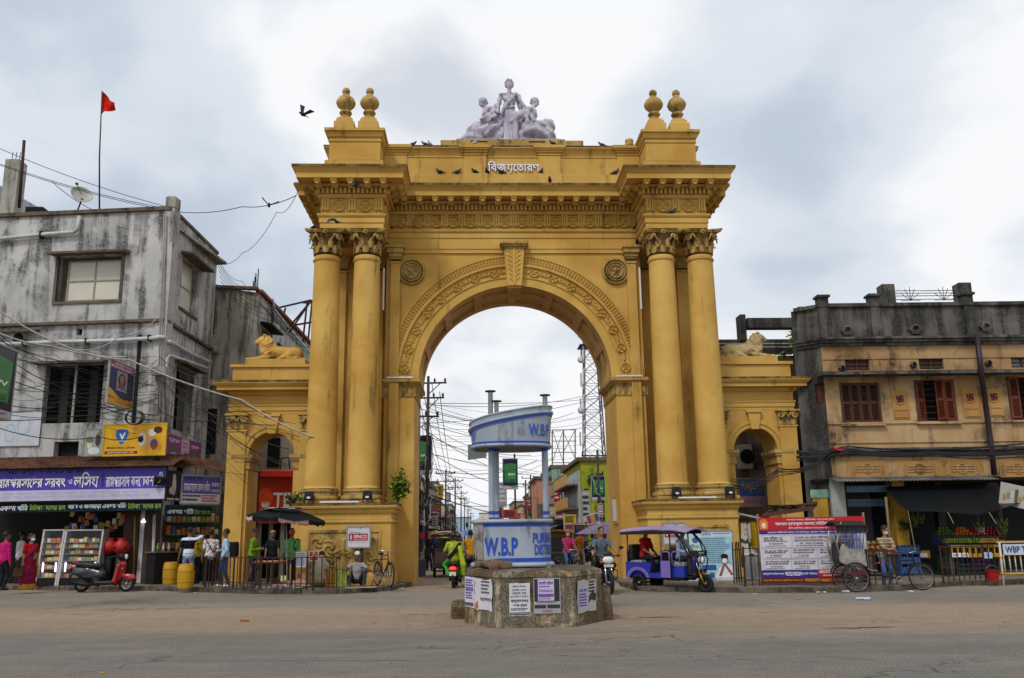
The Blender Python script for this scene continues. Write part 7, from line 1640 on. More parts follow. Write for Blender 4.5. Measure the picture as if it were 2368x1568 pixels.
for x0,x1 in((970,1250),(1320,1900),(2010,2500)):
 a=q4(x0,1305,x1,1415);f=MB().bx(a[0],a[1],-0.02,0.02,a[2],a[3]);dp=lb(f,'deco_panel',M_TANP,rh,RW);nn_=max(1,int((a[1]-a[0])/1.0))
 for k in range(nn_):
  cx_=a[0]+(a[1]-a[0])*(k+0.5)/nn_;torus(MB(),(cx_,-0.03,(a[2]+a[3])/2),0.16,0.02,20,5).build('deco_ring',M_TAN,dp,True,local=True)
  for j in(-1,0,1):MB().bx(cx_-0.4,cx_+0.4,-0.045,-0.02,(a[2]+a[3])/2+j*0.09-0.012,(a[2]+a[3])/2+j*0.09+0.012).build('deco_line',M_TAN,dp,local=True)
  for e in(-1,1):
   for j in range(3):MB().bx(cx_+e*(0.44+j*0.05)-0.012,cx_+e*(0.44+j*0.05)+0.012,-0.045,-0.02,a[2]+0.06,a[3]-0.05-0.05*j).build('deco_line',M_TAN,dp,local=True)
dpipe=[(1857,455,0.35),(1885,700,0.72),(1900,800,0.2),(1950,1180,0.2),(1975,1400,0.3)]
qq=[RW.px(*z4(x,y),n)for x,y,n in dpipe];lb(MB().tube([(a,-d[2],b_)for(a,b_),d in zip(qq,dpipe)],0.09,10),'drain_pipe',mat('maroon_pipe','#2a1c22',0.5),rh,RW,True)
pA,pB=z4(1245,170),z4(1765,165)
for x,yt in((1245,118),(1765,108)):a=RW.px(*z4(x,225),-1.2);zt=RW.px(*z4(x,yt),-1.2)[1];lb(MB().bx(a[0]-0.25,a[0]+0.2,0.9,1.4,PT-0.4,zt),'roof_post',M_MOULD,rh,RW)
a0,a1=RW.px(*z4(1285,150),-1.2),RW.px(*z4(1740,148),-1.2);zb_=RW.px(*z4(1500,232),-1.2)[1]
for f in(0.0,0.2,0.42,0.7,1.0):lb(MB().tube([(a0[0],1.2,a0[1]+(zb_-a0[1])*f),(a1[0],1.2,a1[1]+(zb_-a1[1])*f)],0.014,5),'roof_rail',M_DKMET,rh,RW)
for c in(0.25,0.75):
 for k in range(7):an=PI*k/6;cx_=a0[0]+(a1[0]-a0[0])*c;lb(MB().tube([(cx_,1.2,zb_+0.1),(cx_+0.36*math.cos(an),1.2,zb_+0.1+0.5*math.sin(an))],0.012,5),'rail_fan',M_DKMET,rh,RW)
bb_=thing('roof_beam_house','dark roof parapet and long concrete beam behind the pale lion','building',(12,35,0));OFF[bb_.name]=Vector(bb_.location)
for x0,y0,x1,y1,Y0,Y1,n_ in((1711,727,1728,785,34,34.6,'beam_end'),(1728,735,1863,757,34.02,34.5,'roof_beam'),(1838,757,1862,830,34.05,34.5,'roof_column'),(1846,709,1860,735,34.1,34.6,'roof_stub'),(1660,785,1840,815,36,36.5,'back_parapet'),(1800,822,1880,1300,33.5,36,'brick_stack')):
 a,c=at(x0,y0,Y0),at(x1,y1,Y0);MB().bx(a.x,c.x,Y0,Y1,c.z,a.z).build(n_,M_MOULD if n_!='brick_stack' else m_wall('old_brick','#5a3a30','#43302a','#171412',0.6,0.4,2),bb_)
for y in(795,803):a,c=at(1660,y,35.9),at(1840,y,35.9);MB().tube([a,c],0.03,5).build('parapet_rail',M_CONC2,bb_)
ra=thing('back_lane_house','pale wall with air conditioner and lattice seen through the right side archway','building',(9.5,35,0));OFF[ra.name]=Vector(ra.location)
MB().bx(7.6,12.5,36.5,37,0,7).build('wall',m_wall('lane_wall','#8a7a6c','#6c6056','#241f1c',0.5,0.6),ra);a,c=at(1702,1030,36.3),at(1735,1085,36.3);MB().bx(a.x,c.x,35.9,36.4,c.z,a.z).build('air_conditioner',M_PVC,ra)
MB().lathe([(0.3,0),(0.3,0.02),(0.0001,0.03)],20,((a.x+c.x)/2+0.05,35.89,(a.z+c.z)/2),rot=Matrix.Rotation(PI/2,3,'X')).build('fan_grille',M_DKMET,ra)
a,c=at(1738,1025,36.4),at(1768,1085,36.4)
for k in range(4):MB().bx(a.x+(c.x-a.x)*k/4,a.x+(c.x-a.x)*k/4+0.06,36.40,36.46,c.z,a.z).build('lattice_bar',M_TRIM,ra);MB().bx(a.x,c.x,36.38,36.44,c.z+(a.z-c.z)*k/4,c.z+(a.z-c.z)*k/4+0.06).build('lattice_bar',M_TRIM,ra)
MB().bx(at(1715,1000,36).x,at(1726,1000,36).x,36.0,36.3,3,7).build('wall_pier',M_TRIM,ra)
b=board_px('lane_sign','faded blue and pink shop sign seen through the right side archway','sign',(1708,1110,1172,32.2),(1769,1104,1170,32.6),ink('#3a5aa0'),frame=M_FRAME)
br(b,0,1,0,0.36,ink('#a88a96'));bt(b,'RAJU',0.12,0.68,0.5,0.9,ink('#b89a6a'),0.012,0.02);lines(b,4,0.72,0.98,0.45,0.92,ink('#7a7a6a'),RN);bt(b,'FASHIONS',0.06,0.92,0.08,0.28,ink('#8a6a8c'),0.012,0.02)
b=board_px('lane_sign','narrow magenta sign strip beside the faded blue sign','sign',(1696,1120,1165,34.5),(1703,1118,1165,34.5),ink('#a8208a'))
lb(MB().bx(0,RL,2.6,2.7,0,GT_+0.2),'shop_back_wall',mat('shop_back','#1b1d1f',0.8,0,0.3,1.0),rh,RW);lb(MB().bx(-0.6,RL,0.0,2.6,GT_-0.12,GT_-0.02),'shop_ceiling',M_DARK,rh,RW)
a=RW.rect(*z2(1150,250),*z2(1325,470));lb(MB().bx(a[0]-0.05,a[1]-0.1,-0.05,0.5,0.05,GT_),'shop_pillar',m_wall('white_pillar','#9fa39f','#858a86','#3a3c3a',0.4,0.6,2),rh,RW)
a=RC.rect(*z2(990,240),*z2(1130,470));lb(MB().bx(0.12,0.62,-0.12,0.3,0,GT_-0.62),'corner_pillar',mat('yellow_pillar','#b0862a',0.7,0,0.25,2,0.2),rh,RC);lb(MB().bx(0.08,0.66,-0.15,0.3,GT_-0.62,GT_-0.35),'pillar_head',mat('mint_paint','#7fae98',0.7,0,0.35,3),rh,RC)
a=RW.rect(*z3(560,290),*z3(700,840));lb(MB().bx(a[0],a[1],-0.05,0.5,0.05,GT_),'shop_pillar',mat('yellow_pillar','#b0862a',0.7),rh,RW)
a=RW.rect(*z3(20,135),*z3(500,205),0.1);lb(MB().bx(a[0],a[1],-0.1,0.35,a[2],a[3]),'shutter_housing',mat('shutter_blue','#4f6a7c',0.5,0.2,0.25,3),rh,RW)
a=RW.rect(*z3(45,260),*z3(500,345));zz=a[2]
for k in range(6):lb(MB().cb(((a[0]+a[1])/2,0.14,a[3]-0.08-(a[3]-a[2])*k/6),(a[1]-a[0],0.05,(a[3]-a[2])/6-0.01)),'shutter_slat',mat('shutter_blue','#4f6a7c',0.5),rh,RW)
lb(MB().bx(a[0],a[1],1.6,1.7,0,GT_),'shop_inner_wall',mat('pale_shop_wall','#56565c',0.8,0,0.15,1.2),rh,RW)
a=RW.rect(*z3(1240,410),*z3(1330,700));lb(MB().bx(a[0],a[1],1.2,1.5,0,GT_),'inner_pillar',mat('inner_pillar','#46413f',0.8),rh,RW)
aw2=thing('awning','grey corrugated sheet awning over the right-hand shops','awning',RW.p(2,GT_));OFF[aw2.name]=Vector();o2=Vector(aw2.location)
ua,ub=RW.px(*z4(905,1445),0.7)[0],RW.px(*z4(1990,1415),0.7)[0];zz0=RW.px(*z4(1400,1412),0.05)[1];zz1=RW.px(*z4(1400,1440),0.8)[1]
MB().grid(lambda u,v:RW.p(ua+(ub-ua)*u,zz0+(zz1-zz0)*v+0.02*math.sin((ua+(ub-ua)*u)*2*PI/0.1),0.02+0.8*v)-o2,420,2).build('corrugated_sheet',m_wall('zinc_sheet','#7e7c78','#5c5a57','#2a2520',0.5,0.4,3,ledge=0),aw2,True,local=True)
for k in range(5):q=ua+(ub-ua)*(k+0.5)/5;MB().tube([RW.p(q,zz0-0.06,0.05)-o2,RW.p(q,zz1-0.06,0.78)-o2],0.02,5).build('bracket',M_DKMET,aw2,local=True)
tp=thing('tarpaulin','black tarpaulin stretched as an awning over the fruit stall','awning',RW.p(5,GT_-0.5));OFF[tp.name]=Vector();o3=Vector(tp.location)
tl,tr_,bl,br2=[RW.p(*RW.px(*z3(x,y),n),n)for x,y,n in((445,145,0.3),(1690,105,0.3),(700,395,2.2),(1985,330,2.4))]
def tarp(u,v):
 p=(tl*(1-u)+tr_*u)*(1-v)+(bl*(1-u)+br2*u)*v;sag=0.22*math.sin(PI*u)*v+0.10*math.sin(PI*v);return p-o3-Vector((0,0,sag+0.05*math.sin(9*u+2*v)*v))-Vector((0,0.05*math.sin(14*u)*v,0))
m_tp=mat('black_tarp','#0f1417',0.35,0,0.35,2.5,0.15);MB().grid(tarp,40,16,(0,0,-0.01)).build('sheet',m_tp,tp,True,local=True)
for u in(0,0.35,0.7,1.0):MB().tube([tarp(u,1),tarp(u,1)+Vector((0.1*u,-0.2,-0.35 if u else-1.2))],0.012,5).build('tie_rope',mat('rope','#8a7c5a',0.9),tp,local=True)
pole_b=thing('bamboo_pole','slanting bamboo pole propping the tarpaulin beside the shutter shop','pole',RW.p(*RW.px(*z3(500,640),0.6),0.6));OFF[pole_b.name]=Vector(pole_b.location);MB().tube([RW.p(*RW.px(*z3(455,260),0.6),0.6),RW.p(*RW.px(*z3(500,700),0.6),0.6),RW.p(*RW.px(*z3(540,1240),0.6),0.6)],0.045,8).build('pole_shaft',mat('bamboo','#7d6a48',0.7),pole_b,True)
b=board_px('torn_banner','torn white and yellow printed sheet hanging at the far right edge of the fruit stall','banner',(*[z3(1720,0)[0]],z3(0,105)[1],z3(0,330)[1],27.6),(z3(2100,0)[0],z3(0,150)[1],z3(0,420)[1],26.6),ink('#b9b6ae'),thick=0.02,tilt=0.25)
for k in range(6):br(b,0.1+0.12*k,0.2+0.12*k,0.2+0.1*(k%3),0.5+0.1*(k%4),ink(('#a8922c','#8a8a9a','#c9c4bc','#6a5a3a')[k%4]))
def crate(loc,rz,m,label,w_=0.5,d_=0.34,h_=0.28,fruit=None,seed=1,group='plastic fruit crates'):
 t=thing('crate',label,'crate',loc,rz,group);OFF[t.name]=Vector()
 for sx in(-1,1):MB().cb((sx*(w_/2-0.012),0,h_/2),(0.024,d_,h_)).build('end_panel',m,t,local=True)
 for j in range(3):
  for sy in(-1,1):MB().cb((0,sy*(d_/2-0.01),h_*(0.18+0.32*j)),(w_-0.05,0.018,h_*0.22)).build('slat',m,t,local=True)
 MB().bx(-w_/2+0.02,w_/2-0.02,-d_/2+0.02,d_/2-0.02,0,0.02).build('bottom',m,t,local=True)
 return t
def fruit_heap(label,loc,w_,d_,cols_,n,seed,r0=0.05,group='fruit heaps on the stall',pyramid=True):
 t=thing('fruit_heap',label,'fruit',loc,0,group);OFF[t.name]=Vector();r=random.Random(seed);ms=[mat('fruit_'+c.strip('#'),c,0.4,0,0.2,12)for c in cols_]
 mes=[loose(MB().lathe([(0.0001,-r0)]+[(r0*math.sin(a)*1.0,-r0*math.cos(a))for a in np.linspace(0.4,PI-0.4,5)]+[(0.0001,r0*0.92)],8),'fruit',m_,True)for m_ in ms];k=0;z=r0;lay=0
 while k<n:
  nx=max(1,int((w_-lay*r0*2)/(2*r0)));ny=max(1,int((d_-lay*r0*2)/(2*r0)))
  for i in range(nx):
   for j in range(ny):
    if k>=n:break
    inst(r.choice(mes),'fruit',t,T((i-(nx-1)/2)*2*r0+r.uniform(-.01,.01),(j-(ny-1)/2)*2*r0+r.uniform(-.01,.01),z,r.uniform(0,6),rx=r.uniform(-.5,.5)));k+=1
  z+=r0*1.6;lay+=1 if pyramid else 0
  if lay>8 or(nx<2 or ny<2):break
 return t
BLU,GRN,PUR,YEL=mat('crate_blue','#2c4a7c',0.5),mat('crate_green','#1c3a2a',0.5),mat('crate_purple','#3a1a5a',0.5),mat('yellow_board','#b88a1c',0.6,0,0.2,4)
def s3(x,y,n):u,v=RW.px(*z3(x,y),n);return RW.p(u,v,n)
stp=thing('fruit_stand','slatted yellow fruit stand with a row of square holes behind the railing','stall',s3(1450,1150,1.2));OFF[stp.name]=Vector(stp.location)
A_,B_=s3(1175,800,1.5),s3(1725,800,1.5);zb0=s3(1175,935,1.5).z;ztop=A_.z
MB().hexa([A_+Vector((0,0,-0.05)),B_+Vector((0,0,-0.05)),B_+Vector((0,1.0,0.25)),A_+Vector((0,1.0,0.25)),A_,B_,B_+Vector((0,1.0,0.3)),A_+Vector((0,1.0,0.3))]).build('top_board',M_TRIM,stp)
n_=9
for k in range(n_):x=A_.x+(B_.x-A_.x)*k/(n_-1);MB().bx(x-0.03,x+0.03,A_.y-0.05,A_.y-0.01,zb0,ztop-0.002).build('upright',YEL,stp)
for f in(0.0,0.82):MB().bx(A_.x-0.03,B_.x+0.03,A_.y-0.07,A_.y-0.05,zb0+(ztop-zb0)*f,zb0+(ztop-zb0)*(f+0.32 if f==0 else 1.0)).build('front_rail',YEL,stp)
for x in(A_.x,B_.x):MB().bx(x-0.04,x+0.04,A_.y,A_.y+0.08,PAVE_Z,zb0+0.1).build('leg',M_TRIM,stp)
b=board_px('paper_notice','torn white paper notice with blue letters on the yellow fruit stand','notice',(*[z3(1185,0)[0]],z3(0,880)[1],z3(0,930)[1],A_.y-0.1),(z3(1375,0)[0],z3(0,885)[1],z3(0,928)[1],A_.y-0.1),W_,thick=0.008);bt(b,'NO',0.1,0.4,0.2,0.8,ink('#2a3a9a'));bt(b,'NO',0.7,0.95,0.2,0.8,ink('#2a3a9a'))
b=board_px('polythene_bag','crumpled pale blue polythene bag tied to the fruit stand','bag',(z3(1545,0)[0],z3(0,875)[1],z3(0,945)[1],A_.y-0.12),(z3(1640,0)[0],z3(0,875)[1],z3(0,945)[1],A_.y-0.12),ink('#a9c4dc'),thick=0.05);bp(b,ell(0.5,0.5,0.2,0.3),ink('#7a94b8'))
for k,(x,c_,lb_)in enumerate(((1250,('#7a8a2c','#8a9a3a'),'heap of green guavas at the front of the fruit stand'),(1430,('#6a7a24','#93983a'),'heap of small green limes along the fruit stand edge'),(1600,('#9aa04a','#c0862a'),'heap of yellow green pears at the end of the fruit stand'))):fruit_heap(lb_,s3(x,800,1.15)+Vector((0,0,0.07)),0.85,0.5,c_,70,k+1,0.045)
for k,(x,m_,c_,lb_,lf)in enumerate(((1115,BLU,('#4a6a24','#5a7a2c'),'blue crate under green pomelos on the stall','heap of green pomelos in the blue crate'),(1310,BLU,('#c8641c','#d07a24'),'blue crate under the pyramid of oranges','pyramid of oranges in the blue crate'),(1470,PUR,('#a8401c','#c86a24','#8a2a1c'),'dark crate under mixed red and orange fruit','mixed red and orange fruit in the dark crate'),(1650,mat('crate_red','#4a1414',0.5),('#7a1420','#8a1c24'),'dark red crate under red apples','heap of dark red apples on the crate'))):
 p=s3(x,788,0.35);crate(p,0,m_,lb_,0.62,0.45,0.3);fruit_heap(lf,p+Vector((0,0,0.28)),0.60,0.42,c_,62,k+10,0.055)
fruit_heap('row of pineapples on the barrow beside the shutter shop',s3(330,860,0.9),1.1,0.4,('#8a5a1c','#7a5224','#6a7a34'),16,31,0.09)
brw=thing('fruit_barrow','wooden barrow with yellow side behind the rickshaw puller','barrow',s3(560,1150,0.9));OFF[brw.name]=Vector(brw.location);a,c=s3(255,875,1.0),s3(850,850,1.0)
MB().bx(a.x,c.x,a.y,a.y+0.8,c.z-0.12,c.z).build('deck',mat('barrow_wood','#6a4a2a',0.8,0,0.3,4),brw);MB().bx(a.x+2.0,c.x,a.y-0.03,a.y-0.002,c.z-0.25,c.z-0.02).build('side_board',YEL,brw);MB().bx(a.x+1.9,c.x-0.1,a.y-0.05,a.y-0.032,c.z-0.22,c.z-0.10).build('white_strip',W_,brw)
for x in(a.x+0.1,a.x+1.6,c.x-0.1):MB().bx(x-0.04,x+0.04,a.y+0.05,a.y+0.13,PAVE_Z,c.z-0.12).build('leg',M_TRIM,brw)
for k,(x,y,m_,lb_)in enumerate(((680,1160,BLU,'tall blue crate standing under the barrow'),(760,1165,BLU,'tall blue crate standing at the barrow end'),(1310,1150,GRN,'dark green crate on the pavement under the stand'),(1480,1150,mat('crate_slate','#1e2a30',0.5),'slate crate on the pavement under the stand'),(1130,1060,GRN,'green crate stacked beside the railing end'),(1470,1030,PUR,'violet carton standing under the yellow stand'))):
 p=s3(x,y,0.9);p.z=PAVE_Z if k!=4 and k!=5 else p.z;crate(p,0,m_,lb_,0.42 if k<2 else 0.55,0.4,0.95 if k<2 else 0.4)
bk_=thing('bucket','red plastic bucket at the foot of the police barrier','bucket',gp(*z3(1655,1200),PAVE_Z));MB().lathe([(0.13,0),(0.17,0.30),(0.18,0.30),(0.17,0.285),(0.125,0.02),(0.0001,0.02)],20).build('bucket_body',mat('red_plastic','#9a1414',0.4),bk_,50,local=True);MB().tube([(0.17*math.cos(a),0,0.30+0.14*math.sin(a))for a in np.linspace(0,PI,9)],0.006,5).build('handle',M_STEEL,bk_,True,local=True)
def bananas(label,x,y,n,seed):
 t=thing('banana_bunch',label,'bananas',s3(x,y,n),0,'banana bunches hanging in the stall');OFF[t.name]=Vector();r=random.Random(seed);m_=mat('green_banana','#6a7a24',0.6)
 for k in range(14):an=2*PI*k/14;z=-0.10*(k%3);MB().tube([(0.04*math.cos(an),0.04*math.sin(an),z),(0.13*math.cos(an),0.13*math.sin(an),z-0.05),(0.17*math.cos(an),0.17*math.sin(an),z+0.06)],[0.012,0.022,0.01],6).build('banana',m_,t,True,local=True)
 MB().tube([(0,0,-0.25),(0,0,0.5)],0.018,5).build('stalk',M_TRIM,t,local=True)
for x,y,lb_ in((760,490,'small bunch of bananas hanging nearest the yellow pillar'),(825,465,'bunch of bananas hanging beside the yellow pillar bunch'),(1490,560,'bunch of green bananas hanging above the apples'),(1750,520,'bunch of bananas hanging highest at the stall end'),(1740,600,'bunch of bananas hanging lowest at the stall end')):bananas(lb_,x,y,0.5,x)
def leafy(t,n,spread,length,m,seed,width=0.03,up=0.6):
 r=random.Random(seed);mb=MB()
 for k in range(n):
  a=r.uniform(0,2*PI);el=r.uniform(up-0.6,up+0.5);d=Vector((math.cos(a)*math.cos(el),math.sin(a)*math.cos(el),math.sin(el)));L=length*r.uniform(0.5,1.0);s_=d.orthogonal().normalized()*width
  b0=Vector((r.uniform(-1,1),r.uniform(-1,1),r.uniform(-1,1)))*spread;MB.__init__(mb)if False else None
  mb._add([b0,b0+d*L*0.5+s_,b0+d*L-Vector((0,0,0.15*L)),b0+d*L*0.5-s_],[(0,1,2,3)])
 o=mb.build('leaves',m,t,local=True);o['kind']='stuff';return o
m_lf=mat('leaf_green','#5f7f2a',0.55,0,0.4,6);pp=thing('pineapple_tops','spiky green pineapple tops tied against the yellow pillar','plant',s3(700,600,0.3));OFF[pp.name]=Vector();leafy(pp,50,0.10,0.5,mat('dull_leaf','#4a5a30',0.6),3,0.03)
b=board_px('price_card','small white price card standing among the fruit','notice',(z3(1490,0)[0],z3(0,602)[1],z3(0,652)[1],28.3),(z3(1558,0)[0],z3(0,602)[1],z3(0,652)[1],28.3),ink('#8a8a8a'),thick=0.01);lines(b,3,0.1,0.9,0.1,0.9,K_,RN)
railing('rusty leaning railing before the fruit stand',z3(1100,0)[0],z3(0,1215)[1],z3(1690,0)[0],z3(0,1190)[1],1.0,0.19,group='iron railings on the right pavement');railing('rusty railing behind the cycle rickshaw',2010,1356,2075,1354,0.95,0.2,group='iron railings on the right pavement')
railing('black spiked fence beside the blue health poster',1698,1349,1722,1349,1.15,0.06,M_BLK,True,'iron railings on the right pavement')
yb_=gp(*z3(1800,1250)).y
b=board_px('police_barrier','white and yellow police barrier with blue lettering at the right edge','barrier',(z3(1765,0)[0],z3(0,785)[1],z3(0,905)[1],yb_),(z3(2140,0)[0],z3(0,785)[1],z3(0,905)[1],yb_),ink('#b9c4ce'),thick=0.03);t_=b[0];g0=-t_.location.z
bt(b,'WBP TRAFFIC',0.05,1.3,0.22,0.82,ink('#2c3a86'),0.012,0.02)
M_YB=m_stripe('barrier_bands',[(0,'#b9b4a8'),(0.45,'#c08a14'),(0.6,'#b9b4a8')],2.2,2)
for x0 in(-b[1]/2-0.1,b[1]/2):
 for dy,dx in((-0.18,-0.12),(0.18,0.08)):MB().tube([(x0+dx,dy,g0),(x0+0.02,0.02,b[2]/2+0.05)],0.03,8).build('barrier_leg',M_YB,t_,True,local=True)
for z in(b[2]/2+0.06,g0+0.32):MB().tube([(-b[1]/2-0.15,0.04,z),(b[1]/2+0.2,0.04,z)],0.03,8).build('barrier_bar',M_YB,t_,True,local=True)
for k in range(7):MB().tube([(-b[1]/2+b[1]*k/6,0.04,-b[2]/2),(-b[1]/2+b[1]*k/6,0.04,g0+0.32)],0.018,6).build('barrier_upright',M_YB,t_,True,local=True)
yB=on_pave(1850,1352).y
b=board_px('medical_banner','large red white and blue banner listing doctors tied to poles behind the kerb','banner',(1758,1197,1346,yB),(2005,1194,1352,yB-0.5),ink('#c9c4cc'),thick=0.02);RB,BB=ink('#b01420'),ink('#261c78')
br(b,0,1,0.80,1,RB);bt(b,'বর্তমানে করোনা পরিস্থিতির কথা মাথায় রেখে',0.27,0.72,0.945,0.98,W_,0.012);bt(b,'বর্ধমান দুর্গাপূজা সমন্বয় সমিতির পক্ষ থেকে',0.16,0.82,0.865,0.935,W_,0.012,0.012);bt(b,'টেলি মেডিসিন পরিষেবা চালু করা হয়েছে',0.28,0.69,0.815,0.85,W_,0.012)
br(b,0,1,0.745,0.80,BB,0.005);bt(b,'আপনারা নির্দিষ্ট সময়ে ডাক্তারবাবুর পরামর্শ নিতে পারেন সম্পূর্ণ বিনামূল্যে',0.08,0.90,0.752,0.79,W_,0.012)
br(b,0,0.53,0.09,0.20,BB,0.005);bt(b,'অ্যাম্বুলেন্স পরিষেবার জন্য',0.01,0.21,0.12,0.17,W_,0.012);bt(b,'9332100209',0.22,0.375,0.115,0.175,W_,0.012,0.02);bt(b,'(সম্রাট ভট্টাচার্য)',0.38,0.52,0.12,0.17,W_,0.012);br(b,0.53,1,0.09,0.20,RB,0.005);bt(b,'MEDITECH HOSPITAL',0.54,0.84,0.15,0.19,W_,0.012,0.02);bt(b,'নবাবহাট, সিউড়ি রোড',0.57,0.8,0.10,0.135,W_,0.012)
br(b,0,1,0,0.09,ink('#5a0c1c'),0.005);bt(b,'9775767777 / 9434571756 / 9832735',0.40,0.80,0.025,0.07,ink('#d0a81c'),0.012,0.02);bt(b,'সাবধানে থাকবেন সুরক্ষিত থাকবেন',0.01,0.38,0.03,0.065,ink('#d0a81c'),0.012)
bp(b,[(0.01,0.82),(0.09,0.82),(0.09,0.92)]+[(0.05+0.04*math.cos(t),0.92+0.06*math.sin(t))for t in np.linspace(0.2,PI-0.2,8)]+[(0.01,0.92)],ink('#d0701c'),0.010);bp(b,ell(0.05,0.88,0.022,0.045),ink('#d8c8b0'),0.014)
docs=['ডাঃ সৌরভ দে','অধ্যাপক (ডঃ) প্রণব ভট্টাচার্য্য','ডাঃ দেবব্রত রায়','ডাঃ এস.এস. ভট্টাচার্য্য','ডাঃ রামনারায়ণ দাস','ডাঃ শঙ্খশুভ্র দাস','ডাঃ দত্তাত্রেয় ব্যানার্জী','ডাঃ মহঃ সাইফ ইকবাল','ডাঃ অভিষেক গুহ']
phones=['9647540739','7001539026','9434012345','7908628760','9232773805','8918770920','8777623368','8759127460','7797737527']
for r_,(z0,z1)in enumerate(((0.54,0.735),(0.375,0.53),(0.205,0.365))):
 xs=[(0.02,0.30),(0.31,0.68),(0.69,0.97)]if r_==0 else[(0.02,0.285),(0.29,0.535),(0.54,0.79)]
 for c_,(xa,xb)in enumerate(xs):
  gl_=ink('#8a8694');
  for aa in((xa,xb,z0,z0+0.004),(xa,xb,z1-0.004,z1),(xa,xa+0.002,z0,z1),(xb-0.002,xb,z0,z1)):br(b,*aa,gl_,0.006)
  i=r_*3+c_;h_=z1-z0;bt(b,docs[i],xa+0.02,xb-0.02 if c_==1 or r_ else xb-0.08,z1-0.36*h_,z1-0.10*h_,ink('#2c2a6a'),0.012,0.012);lines(b,2 if r_==0 else 1,xa+0.02,xb-0.01,z0+0.42*h_,z0+0.62*h_,ink('#5a5866'),RN);bt(b,'Ph. '+phones[i],xa+0.07,xb-0.08,z0+0.24*h_,z0+0.38*h_,ink('#3a3848'),0.012,0.015);lines(b,1,xa+0.03,xb-0.04,z0+0.06*h_,z0+0.16*h_,ink('#6a6878'),RN)
for e in(-1,1):MB().tube([(e*b[1]/2,0.05,-b[0].location.z+PAVE_Z),(e*b[1]/2,0.05,b[2]/2+0.1)],0.03,6).build('pole',mat('bamboo','#7d6a48',0.7),b[0],True,local=True)
yP=27.6
b=board_px('health_poster','pale blue health poster with printed man in white before the right pedestal','poster',(1572,1228,1344,yP),(1697,1228,1344,yP),ink('#a9cfe0'),frame=M_FRAME,thick=0.03);BL=ink('#2a5a9c')
br(b,0,1,0.88,1,ink('#c2d6de'));bt(b,'কোভিডে',0.42,0.60,0.91,0.97,ink('#2a2a34'),0.012);lines(b,1,0.63,0.97,0.925,0.955,ink('#4a4a58'),RN);br(b,0,0.38,0.10,0.88,ink('#bcd8c8'),0.006);bt(b,'কোভিড',0.08,0.37,0.64,0.74,BL,0.012);bp(b,ell(0.3,0.82,0.06,0.06,12),BL,0.012);bp(b,ell(0.2,0.35,0.16,0.2),ink('#8ab86a'),0.012)
lines(b,13,0.40,0.96,0.34,0.86,ink('#4a7a98'),RN,0.010,0.6);br(b,0.36,0.66,0.22,0.32,BL,0.010);br(b,0.36,0.62,0.06,0.17,BL,0.010);br(b,0,1,0,0.055,ink('#c8ccd0'),0.008);lines(b,1,0.3,0.7,0.015,0.04,K_,RN,0.012)
bp(b,[(0.62,0.06),(0.99,0.06),(0.99,0.26),(0.92,0.32),(0.80,0.33),(0.70,0.24)],W_,0.014);bp(b,ell(0.82,0.43,0.065,0.09),ink('#7a5238'),0.016);bp(b,ell(0.82,0.49,0.07,0.05),ink('#1a1614'),0.018);bp(b,ell(0.82,0.40,0.05,0.05),W_,0.020);bp(b,[(0.70,0.10),(0.75,0.10),(0.83,0.34),(0.80,0.36)],ink('#8a5e42'),0.022);bp(b,[(0.97,0.12),(0.92,0.12),(0.80,0.34),(0.83,0.36)],ink('#8a5e42'),0.024)
for e in(-1,1):MB().tube([(e*b[1]*0.4,0.06,-b[0].location.z+PAVE_Z),(e*b[1]*0.4,0.06,0)],0.03,6).build('post',M_BLK,b[0],True,local=True)
post_sign('white sponsor sign half hidden behind the electric rickshaw roof',1533,1209,1586,1258,27.75)
def cloth(name,label,px0,py0,px1,py1,Y,m,seed,amp=0.06,cat='cloth'):
 a,c=at(px0,py0,Y),at(px1,py1,Y);t=thing(name,label,cat,Vector(((a.x+c.x)/2,Y,c.z)));OFF[t.name]=Vector();w_,h_=c.x-a.x,a.z-c.z;r=random.Random(seed);p1,p2=r.uniform(0,6),r.uniform(0,6)
 MB().grid(lambda u,v:((u-0.5)*w_,amp*math.sin(11*u+p1+2*v)+amp*0.5*math.sin(23*u+p2),h_*v+0.03*math.sin(9*u+p2)*(1-v)),18,12,(0,0.012,0)).build('hanging_sheet',m,t,True,local=True);return t
cloth('printed_cloth','white and yellow printed political cloth hanging beside the red banner',1712,1208,1757,1282,yB+0.5,m_print('party_cloth','#b9b4ac','#c09a1c',2.2,'#3a4a34'),3);cloth('yellow_cloth','plain yellow cloth hanging behind the red banner',1733,1206,1760,1270,yB+0.35,m_cloth('#b8961c'),5);cloth('grey_sheet','grey plastic sheet bundled behind the railing beside the red banner',1722,1284,1762,1340,yB+0.3,m_cloth('#8a8a8c'),7,0.10)
railing('thin railing before the bundled grey sheet',1724,1357,1757,1358,1.05,0.25,group='iron railings on the right pavement')
cn=thing('pavement_canopy','ragged thatch and sheet canopy behind the red banner','canopy',at(1840,1170,28.5));OFF[cn.name]=Vector(cn.location);r=random.Random(6)
MB().hexa([at(1762,1196,28.2),at(1880,1180,28.2),at(1890,1165,29.4),at(1790,1180,29.4)]+[p+Vector((0,0,0.08))for p in(at(1762,1196,28.2),at(1880,1180,28.2),at(1890,1165,29.4),at(1790,1180,29.4))]).build('canopy_sheet',M_SHUT,cn)
for k in range(24):p=at(r.uniform(1780,1875),r.uniform(1168,1182),28.6);MB().cb(p,(0.35,0.2,0.06),Matrix.Rotation(r.uniform(-1,1),3,'Z')).build('rag',m_cloth(r.choice(('#3a2f28','#5a4a3a','#2c2622'))),cn)
MB().tube([at(1707,1188,28.0),at(1762,1200,27.4)],0.035,6).build('canopy_pole',M_FRAME,cn,True)
